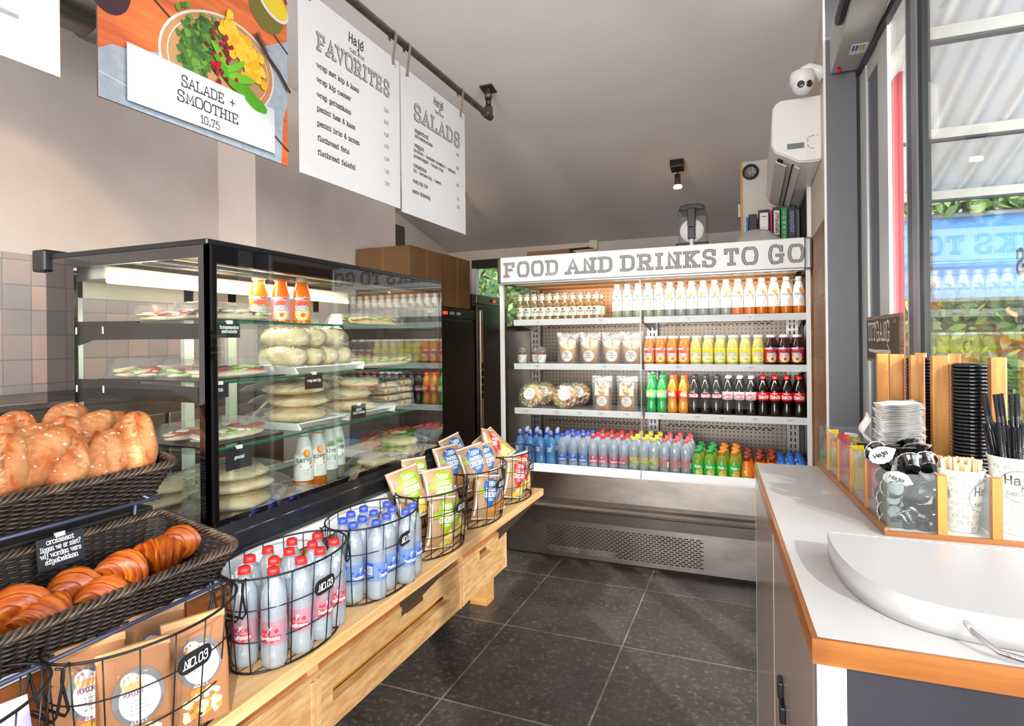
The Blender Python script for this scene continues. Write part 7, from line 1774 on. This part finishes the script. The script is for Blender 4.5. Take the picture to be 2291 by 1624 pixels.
# paper cups
CUP = C('cup_paper', 'f3f0e6', rough=.5)
BEAN = [C('bean_%d' % i, h, rough=.6) for i, h in enumerate(('8d8f93', 'd98f86', '9cb68c', '7b7470'))]
def cup(name, loc, r0, r1, h, label, logo_face, nb=46, seed=1, logo=.6):
    t = obj(name, MB().lathe([(r0, 0), (r0, .002), (r1, h), (r1 + .0018, h + .001), (r1 + .002, h + .004), (r1 - .0005, h + .004), (r0 - .001, .006)], 32), CUP, None, loc); tag(t, label, 'paper cup', 'patterned paper cups')
    def mp_(off):
        def g(u, v):
            r = r0 + (r1 - r0) * v / h + off; a = logo_face + u / ((r0 + r1) / 2); return (r * cos(a), r * sin(a), v)
        return g
    m0, m1, m2 = mp_(.0006), mp_(.0011), mp_(.0016); mb = MB(); rnd = random.Random(seed); rr = (r0 + r1) / 2
    rows = int(h / .0125); cols = int(2 * pi * rr / .017)
    for j in range(rows):
        for i in range(cols):
            u = (i + .5 * (j % 2)) * 2 * pi * rr / cols; u = u if u < pi * rr else u - 2 * pi * rr; v = .008 + j * .0125
            if v > h - .004: continue
            ang = rnd.uniform(-.6, .6); c_ = rnd.randrange(4)
            pts = [(u + .0052 * cos(q * pi / 7) * cos(ang) - .0038 * sin(q * pi / 7) * sin(ang), v + .0052 * cos(q * pi / 7) * sin(ang) + .0038 * sin(q * pi / 7) * cos(ang)) for q in range(15)]
            pts[-1] = pts[0]
            ribbon(mb, pts, .00035, m0, c_); ribbon(mb, [(u - .005 * cos(ang) , v - .005 * sin(ang)), (u, v + .0006), (u + .005 * cos(ang), v + .005 * sin(ang))], .00035, m0, c_)
    obj('bean_pattern', mb, BEAN, t)
    mb = MB(); disc(mb, m1, 0, h * logo, .030, .030, 0, 30, 0, 4); pts = [(.0305 * cos(q * pi / 16), h * logo + .0305 * sin(q * pi / 16)) for q in range(33)]; pts[-1] = pts[0]
    ribbon(mb, pts, .0004, m2, 1)
    text(mb, 'Haje', .016, m2, 0, h * logo + .004, 'c', .45, .8, False, 1, q=4); ribbon(mb, [(.0025, h * logo + .004), (.001, h * logo - .010)], .0006, m2, 1); text(mb, "'", .010, m2, .017, h * logo + .012, 'c', .6, 0, False, 1)
    text(mb, 'TAKE AWAY', .006, m2, 0, h * logo - .018, 'c', .4, .8, True, 1, q=3)
    obj('logo', mb, [CUP, INK], t)
    return t
cup('paper_cup', (.388, 1.452, RCZ + .009), .028, .040, .120, 'bean patterned paper cup full of wooden stirrers', RAD(-30), seed=2)
cup('paper_cup', (.490, 1.470, RCZ + .009), .034, .050, .148, 'larger bean patterned paper cup full of black straws', RAD(-105), seed=3, logo=.66)
STIR = mat('stirrer_wood', 'e3b98e', .6, color2='d3a374', nscale=9, stretch=(1, 1, .2))
b = obj('wooden_stirrer', MB().box(-.0032, .0032, -.0007, .0007, 0, .134).prism([(-.0032, .134), (.0032, .134), (.002, .1375), (-.002, .1375)], 'Y', -.0007, .0007), STIR); b['category'] = 'stirrer'
ST = Proto(b); rs = random.Random(9)
for i in range(44):
    a = rs.uniform(0, 6.28); q = .026 * math.sqrt(rs.random()); dx, dy = q * cos(a), q * sin(a)
    if i < 34: dx = -.024 + .0014 * i; dy = rs.uniform(-.012, .018)
    ST.put((.388 + dx * .85, 1.452 + dy * .85, RCZ + .016 + (.0 if i < 34 else -.010)), (-dy * 2.2 * .3, dx * 5 * .9, rs.uniform(-.5, .5)), 'thin wooden stirrer standing in the smaller paper cup', 'wooden stirrers')
b = obj('black_straw', MB().tube([(0, 0, 0), (0, 0, .21)], .0036, 8), C('straw_black', '17171a', rough=.25)); b['category'] = 'straw'
mb = MB()
for k in range(5): mb.lathe([(.0036, .150 + k * .003), (.0042, .1515 + k * .003), (.0036, .153 + k * .003)], 8, cap0=False, cap1=False)
obj('bend', mb, M_['straw_black'], b)
STW = Proto(b)
for i in range(46):
    a = rs.uniform(0, 6.28); q = .040 * math.sqrt(rs.random()); dx, dy = q * cos(a), q * sin(a)
    long_ = i < 9
    if long_: dx = -.040 + .007 * i; dy = .010 * sin(i * 2)
    STW.put((.490 + dx * .62, 1.470 + dy * .62, RCZ + .014 + (.060 if long_ else rs.uniform(-.004, .006))), (-dy * 2.6, dx * 4.0 if not long_ else dx * 3.0 - .04, 0), ('tall black straw standing out of the larger paper cup' if long_ else 'short black straw in the larger paper cup'), 'tall black straws' if long_ else 'short black straws')
# lid tower with wooden uprights
lt = empty('lid_holder', (.47, 1.80, RCZ + .008), 'wooden lid holder with upright posts behind the organiser', 'lid holder')
LTW = wood_mat('lid_holder_wood', 'd39449', '94591f', 'Z', 9, .4, 10, .1)
LTWD = wood_mat('lid_holder_wood_end', 'c8925a', 'a8703a', 'Z', 9, .45, 10)
def ltp(x, y, w_, d_, z1=.345):
    obj('post', MB().prism([(x - w_ / 2 - .47, y - d_ / 2 - 1.80), (x + w_ / 2 - .47 - .004, y - d_ / 2 - 1.80), (x + w_ / 2 - .47, y - d_ / 2 - 1.80 + .004), (x + w_ / 2 - .47, y + d_ / 2 - 1.80), (x - w_ / 2 - .47, y + d_ / 2 - 1.80)], 'Z', 0.0, z1), LTW, lt, bevel=.0015)
for x, y, w_, d_ in ((.428, 1.745, .037, .024), (.392, 1.80, .032, .024), (.365, 1.895, .034, .022), (.343, 1.955, .030, .022), (.570, 1.80, .040, .024), (.505, 1.935, .032, .02), (.448, 2.02, .03, .02)): 
    if x < .54: ltp(x, y, w_, d_)
ltp(.499, 1.605, .030, .024)
obj('tray', MB().box(-.14, .06, -.09, .24, -.006, .0), LTW, lt)
b = obj('cup_lid', MB().lathe([(.0435, 0), (.0455, .0015), (.0455, .0045), (.0425, .006), (.041, .0085), (.0, .0085)], 30), GLOSSBLACK); b['category'] = 'cup lid'
LD = Proto(b)
LX, LY = .484, 1.665 + .045
for i in range(38): LD.put((LX, LY, RCZ + .009 + i * .0086), (0, 0, 0), 'black coffee lid in the tall stack behind the straws, %s from the top' % nth(37 - i), 'black cup lids')
for i in range(39): LD.put((.418, 1.855, RCZ + .0095 + i * .0086), (0, 0, 0), 'black coffee lid in the stack between the wooden posts, %s from the top' % nth(38 - i), 'black cup lids behind the posts', (.92, .92, 1))
# napkins
nb = random.Random(3)
NAP = C('napkin_paper', 'f1efec', rough=.75)
b = obj('napkin', MB().grid(lambda u, v: ((u - .5) * .085, (v - .5) * .11, .0012 * sin(u * 9 + v * 4)), 8, 8).grid(lambda u, v: ((u - .5) * .085, (v - .5) * .11, .0032 + .0012 * sin(u * 9 + v * 4)), 8, 8).grid(lambda u, v: (-.0425 - .002 * sin(pi * u), (v - .5) * .11, .0032 * u), 4, 8), NAP); b['category'] = 'napkin'
NP = Proto(b)
for i in range(46): NP.put((.332 + nb.uniform(-.003, .003), 1.705 + nb.uniform(-.003, .003), RCZ + .045 + i * .0042), (.0, -.10, nb.uniform(-.04, .04)), 'white paper napkin in the stack beside the wooden posts, %s from the top' % nth(45 - i), 'stacked paper napkins')
mb = MB().grid(lambda u, v: (.012 * sin(v * 8) + .02 * (u - .5), (u - .5) * .07, v * .095 - .012 * abs(sin(u * 5))), 10, 12)
o = tag(obj('napkin', mb, NAP, None, (.268, 1.70, RCZ + .12), (.1, -.2, .3)), 'crumpled white napkin sticking out beside the napkin stack', 'napkin', 'loose napkins')
tag(obj('napkin_rest', MB().box(.285, .385, 1.64, 1.77, RCZ + .009, RCZ + .044), WHITEP, bevel=.003), 'white block carrying the stack of napkins', 'napkin holder')

# ================================================================== menu boards hung from the pipe
BXX = -1.45
pipe = empty('menu_pipe', (BXX, 1.8, 2.80), 'steel pipe under the ceiling carrying the menu boards', 'pipe')
PIPE = mat('galvanised_pipe', '8f877e', .4, .9, color2='756d65', nscale=20)
obj('tube', MB().tube([(0, -3.0, 0), (0, 1.39, 0)], .017, 16), PIPE, pipe)
obj('elbow', MB().tube([(0, 1.36, 0), (0, 1.40, 0), (0, 1.42, .006), (0, 1.425, .03), (0, 1.425, .055)], [.024, .026, .027, .026, .023], 14), mat('fitting_iron', '5d5853', .45, .8), pipe)
obj('elbow_cap', MB().tube([(0, 1.42, .0), (.0, 1.455, 0)], [.024, .021], 14), bpy.data.materials['fitting_iron'], pipe)
obj('drop_tube', MB().tube([(0, 1.425, .05), (0, 1.425, .12)], .016, 12), BLACK, pipe)
obj('union', MB().tube([(0, 1.425, .10), (0, 1.425, .145)], .021, 12), bpy.data.materials['fitting_iron'], pipe)
zc = CZ(3.225) - 2.80
obj('flange', MB().box(-.04, .04, -.04, .04, -.008, .0), bpy.data.materials['fitting_iron'], pipe, (0, 1.425, zc - .001), (SLOPE, 0, 0))
obj('tube_top', MB().tube([(0, 1.425, .14), (0, 1.425, zc)], .013, 12), bpy.data.materials['fitting_iron'], pipe)
STRAP = C('strap_brown', '8a7c70', rough=.5, metal=.3)
def board(name, y0, y1, z0, z1, label, mats, straps=(.05, .05)):
    t = empty(name, (BXX, (y0 + y1) / 2, z0), label, 'menu board', 'hanging menu boards')
    H, L = z1 - z0, y1 - y0
    obj('panel', MB().box(-.004, .0, -L / 2, L / 2, 0, H), mats, t)
    for s_ in (-1, 1):
        y = s_ * (L / 2 - .05); zp = 2.80 - z0
        path = [(-.0165, zp - .022), (-.0185, zp), (-.013, zp + .013), (0, zp + .0185), (.013, zp + .013), (.0185, zp), (.0025, H + .002), (.0018, H - .03)]
        mb = MB()
        for o_ in (0, .0022): mb.grid(lambda u, v: (path[round(v * 7)][0] + o_, y + (u - .5) * .017, path[round(v * 7)][1]), 2, 8, smooth=False)
        for e_ in (-.5, .5): mb.grid(lambda u, v: (path[round(v * 7)][0] + .0022 * u, y + e_ * .017, path[round(v * 7)][1]), 2, 8, smooth=False)
        obj('strap', mb, STRAP, t)
        obj('bolt', MB().lathe([(.007, 0), (.007, .002), (.004, .004), (.0, .0045)], 12), M_['chrome'], t, (0, s_ * (L / 2 - .035), H - .03), (0, pi / 2, 0))
    return t
BWHITE = C('board_white', 'bfbdbe', rough=.4)
HATB = hatch_mat('board_hatch', '3a3334', 'e4e0de', 190, width=.62, axes='YZ')
def bp(t, off=.0012):
    y0, z0 = t.location.y, t.location.z
    return lambda y, z: (off, y - y0, z - z0)
def logo(mb, mp, y, z, s):
    y -= 1.35 * s
    text(mb, 'Haje', s, mp, y, z, 'l', .42, .9, False, 0, slant=.05)
    ribbon(mb, [(y + s * 1.88, z + s * .1), (y + s * 1.80, z - s * .95)], s * .065, mp, 0); ribbon(mb, [(y + s * 2.50, z + s * .86), (y + s * 2.75, z + s * 1.12)], s * .065, mp, 0)
fav = board('menu_board', 1.625, 2.257, 2.045, 2.70, 'white hanging board headed FAVORITES', BWHITE)
mb = MB(); m0, m1 = bp(fav), bp(fav, .0022)
def line(t, name, m_, *a, **k):
    q_ = MB(); text(q_, *a, **k); obj(name, q_, m_, t)
text(mb, 'FAVORITES', .056, m0, 1.722, 2.517, 'l', .66, 2.0, True, 1, width=.470); text(mb, 'FAVORITES', .056, m1, 1.722, 2.517, 'l', .45, 2.0, True, 2, width=.470)
logo(mb, m0, 1.945, 2.630, .034); text(mb, 'TAKE AWAY', .013, m0, 1.953, 2.592, 'c', .35, .9, True, 0, q=3)
for s_, z, p_ in zip(('wrap met kip & kaas', 'wrap kip caesar', 'wrap geitenkaas', 'panini ham & kaas', 'panini brie & noten', 'flatbread feta', 'flatbread falafel'), (2.446, 2.394, 2.340, 2.290, 2.236, 2.182, 2.130), ('5,25', '6,50', '6,50', '4,75', '5,25', '7,50', '7,50')):
    line(fav, 'menu_line', INK, s_, .0172, m0, 1.715, z + .003, 'l', .44, .7, True, 0, width=len(s_) * .01305); line(fav, 'price', GREYTXT, p_, .0135, m0, 2.170, z - .005, 'r', .4, .5, True, 0, q=3)
obj('heading', mb, [INK, INK, HATB], fav)
sal = board('menu_board', 2.272, 2.905, 2.035, 2.695, 'white hanging board headed SALADS at the far end of the pipe', BWHITE)
mb = MB(); m0, m1 = bp(sal), bp(sal, .0022)
text(mb, 'SALADS', .064, m0, 2.386, 2.495, 'l', .64, 2.0, True, 1, width=.478); text(mb, 'SALADS', .064, m1, 2.386, 2.495, 'l', .44, 2.0, True, 2, width=.478)
logo(mb, m0, 2.610, 2.628, .034); text(mb, 'TAKE AWAY', .013, m0, 2.620, 2.588, 'c', .35, .9, True, 0, q=3)
for s_, y, z, sz, wd in (('superfood', 2.383, 2.432, .0175, .125), ('seizoenssalade', 2.383, 2.414 - .006, .0145, .165), ('veggie', 2.378, 2.362, .0175, .088), ('broccoli - kurkuma bloemkool - spinazie', 2.376, 2.338, .0140, .415), ('granaatappel - bruine rijst', 2.373, 2.313, .0140, .285), ('couscous', 2.370, 2.266, .0175, .118), ('sla - harissa kip - tomaat', 2.367, 2.242, .0140, .265), ('voeg kip toe', 2.362, 2.192, .0165, .136), ('extra dressing', 2.358, 2.143, .0165, .163)):
    line(sal, 'menu_line', INK, s_, sz, m0, y, z, 'l', .42, .6, True, 0, q=3, width=wd)
for p_, z in zip(('5,00', '8,00', '8,00', '1,75', '1,00'), (2.440, 2.368, 2.277, 2.205, 2.162)): line(sal, 'price', GREYTXT, p_, .0135, m0, 2.832, z, 'r', .4, .5, True, 0, q=3)
obj('heading', mb, [INK, INK, HATB], sal)
lb0 = board('menu_board', .10, .857, 2.059, 2.75, 'white hanging board at the near end of the pipe, cut by the picture edge', BWHITE)
mb = MB(); m0 = bp(lb0)
text(mb, 'IIIIIIIIIIII', .008, m0, .775, 2.130 + .02, 'r', .5, .5, False, 0)
obj('lettering', mb, [GREYTXT], lb0)
# the poster: a flat print of a salad bowl on a wooden table
pos = board('poster_board', .940, 1.566, 2.049, 2.72, 'hanging photo poster of a salad reading SALADE + SMOOTHIE', C('poster_edge', '4a3030', rough=.5))
m = [bp(pos, .0006 + .0006 * k) for k in range(9)]
PW = wood_mat('printed_wood', 'bd602f', '9c461f', 'Y', 9, .4, 12)
mb = MB()
def ppoly(pts, mi, lay): mb.fan([m[lay](*p) for p in pts], mi)
ppoly([(.940, 2.049), (1.566, 2.049), (1.566, 2.72), (.940, 2.72)], 0, 0)
for p0, p1 in (((1.06, 2.372), (1.566, 2.10)), ((1.43, 2.72), (1.566, 2.60)), ((.940, 2.47), (1.08, 2.40)), ((1.50, 2.47), (1.566, 2.43))): ribbon(mb, [p0, p1], .0035, m[1], 1)
ppoly([(.940, 2.049), (.940, 2.165), (.975, 2.19), (1.02, 2.195), (1.10, 2.225), (1.45, 2.40), (1.566, 2.47), (1.566, 2.255), (1.545, 2.20), (1.535, 2.049)], 2, 1)
ribbon(mb, [(.942, 2.110), (1.10, 2.085), (1.30, 2.07)], .0012, m[2], 3)
disc(mb, m[2], .965, 2.335, .058, .075, 4, 26); disc(mb, m[3], .952, 2.352, .052, .056, 3, 26); disc(mb, m[4], .950, 2.356, .046, .048, 5, 24, 0, 2, .1)
disc(mb, m[2], 1.475, 2.530, .075, .070, 6, 26, -.3); disc(mb, m[3], 1.505, 2.565, .070, .046, 3, 26, -.35); disc(mb, m[4], 1.508, 2.570, .062, .040, 7, 26, -.35)
disc(mb, m[2], 1.30, 2.275, .210, .147, 8, 40, .32); disc(mb, m[3], 1.30, 2.275, .203, .140, 9, 40, .32); disc(mb, m[3], 1.30, 2.277, .185, .125, 8, 40, .32); disc(mb, m[4], 1.30, 2.277, .182, .122, 9, 40, .32)
kk = [0]
def nx():
    kk[0] += 1; return bp(pos, .0034 + .000011 * kk[0])
rnd = random.Random(12)
for k in range(260): disc(mb, nx(), 1.205 + rnd.gauss(0, .020), 2.262 + rnd.gauss(0, .036) + rnd.choice((0, .03)), .010, .010, rnd.choice((10, 10, 11, 12)), 9, 0, 1, .7, k)
for k in range(130): disc(mb, nx(), 1.245 + rnd.gauss(0, .014), 2.345 + rnd.gauss(0, .022), .008, .008, rnd.choice((10, 11, 12)), 9, 0, 1, .7, k)
for k in range(130): 
    q = rnd.random(); disc(mb, nx(), 1.325 + .105 * q + rnd.gauss(0, .016), 2.385 - .075 * q + rnd.gauss(0, .020), .015, .014, rnd.choice((13, 14, 14)), 10, 0, 1, .5, k)
for k in range(46): disc(mb, nx(), 1.20 + .06 * rnd.random(), 2.205 - .03 * rnd.random(), .009, .004, 15, 8, rnd.uniform(0, 3), 1)
for k in range(44): disc(mb, nx(), 1.285 + rnd.gauss(0, .028), 2.290 + rnd.gauss(0, .040), .0085, .0070, rnd.choice((16, 17)), 9, rnd.uniform(0, 3), 1, .2)
for (y, z, a, b_, r_) in ((1.315, 2.265, .055, .020, -.55), (1.345, 2.240, .060, .024, -.3), (1.395, 2.215, .062, .026, -.5), (1.290, 2.300, .045, .012, -.7), (1.345, 2.290, .042, .010, .7), (1.420, 2.205, .045, .022, -.2), (1.365, 2.262, .05, .014, .2)): 
    disc(mb, nx(), y, z, a, b_, 18 if b_ > .018 else 19, 18, r_, 2, .12)
m[7] = bp(pos, .0102); m[8] = bp(pos, .0108); m[5] = m[6] = bp(pos, .0096)
ribbon(mb, [(1.43, 2.425), (1.475, 2.375), (1.52, 2.345), (1.566, 2.30)], .006, m[5], 1)
for d_ in (-.008, 0, .008): ribbon(mb, [(1.425 + d_, 2.432 + d_), (1.465 + d_, 2.385 + d_)], .0016, m[6], 1)
ppoly([(1.005, 2.062), (1.497, 2.070), (1.497, 2.214), (1.005, 2.208)], 20, 7)
text(mb, 'SALADE +', .027, m[8], 1.250, 2.160, 'c', .36, 1.2, True, 21, width=.185); text(mb, 'SMOOTHIE', .027, m[8], 1.250, 2.116, 'c', .36, 1.2, True, 21, width=.210); text(mb, '10,75', .020, m[8], 1.249, 2.078, 'c', .36, .7, True, 21)
PM = [PW, C('pr_line', (.03, .01, .005)), C('pr_cloth', (.25, .28, .32), rough=.5, color2=(.20, .23, .27), nscale=40), C('pr_rim', (.50, .43, .46), rough=.4), C('pr_purple', (.03, .006, .014), rough=.4), C('pr_berry', (.19, .018, .05), rough=.3, color2=(.28, .05, .10), nscale=60), C('pr_olive', (.11, .09, .008), rough=.4), C('pr_mango', (.50, .38, .01), rough=.3), C('pr_bowl', (.46, .43, .40), rough=.3), C('pr_bowl2', (.28, .18, .08), rough=.4, color2=(.40, .13, .035), nscale=7),
      C('pr_g1', (.037, .10, .01), rough=.5), C('pr_g2', (.08, .18, .018), rough=.5), C('pr_g3', (.02, .055, .006), rough=.5), C('pr_y1', (.62, .26, .005), rough=.45), C('pr_y2', (.66, .36, .02), rough=.45), C('pr_rice', (.56, .43, .32), rough=.5), C('pr_r1', (.26, .006, .014), rough=.25), C('pr_r2', (.115, .004, .009), rough=.25), C('pr_l1', (.053, .21, .007), rough=.35), C('pr_l2', (.107, .31, .012), rough=.35), C('pr_panel', (.40, .42, .43), rough=.4), INK]
obj('print', mb, PM, pos)
# exit sign on the door frame
ug = empty('exit_sign', (.459, 2.565, 1.355), 'wood edged brown sign reading UITGANG with an arrow', 'sign', rot=(0, 0, -pi / 2 + .047))
obj('board', MB().box(-.240, .240, -.010, .0, 0, .176), mat('sign_wood', 'a08a74', .65, color2='77624f', nscale=10, stretch=(1, 1, 14)), ug)
obj('field', MB().box(-.232, .222, -.0118, -.010, .012, .163), C('sign_brown', '4a3b31', rough=.55), ug)
mb = MB(); mp = plane((0, -.0125, 0), (1, 0, 0), (0, 0, 1))
text(mb, 'UITGANG', .063, mp, -.035, .085, 'c', .46, 1.7, True, 0, width=.33)
ribbon(mb, [(-.19, .044), (-.09, .040), (.04, .042), (.115, .042)], .006, mp, 0); ribbon(mb, [(.080, .070), (.130, .041), (.090, .014)], .003, mp, 0)
for k in range(9): disc(mb, mp, -.17 + .030 * k, .043 + .002 * sin(k * 3), .020, .004, 0, 8, 0, 1, .4, k)
obj('lettering', mb, C('sign_cream', 'e4d8c6', rough=.6), ug)
obj('screw', MB().lathe([(.010, 0), (.010, .002), (.004, .004)], 12), C('screw_copper', 'b07a52', rough=.35, metal=.8), ug, (.185, -.0115, .148), (pi / 2, 0, 0))
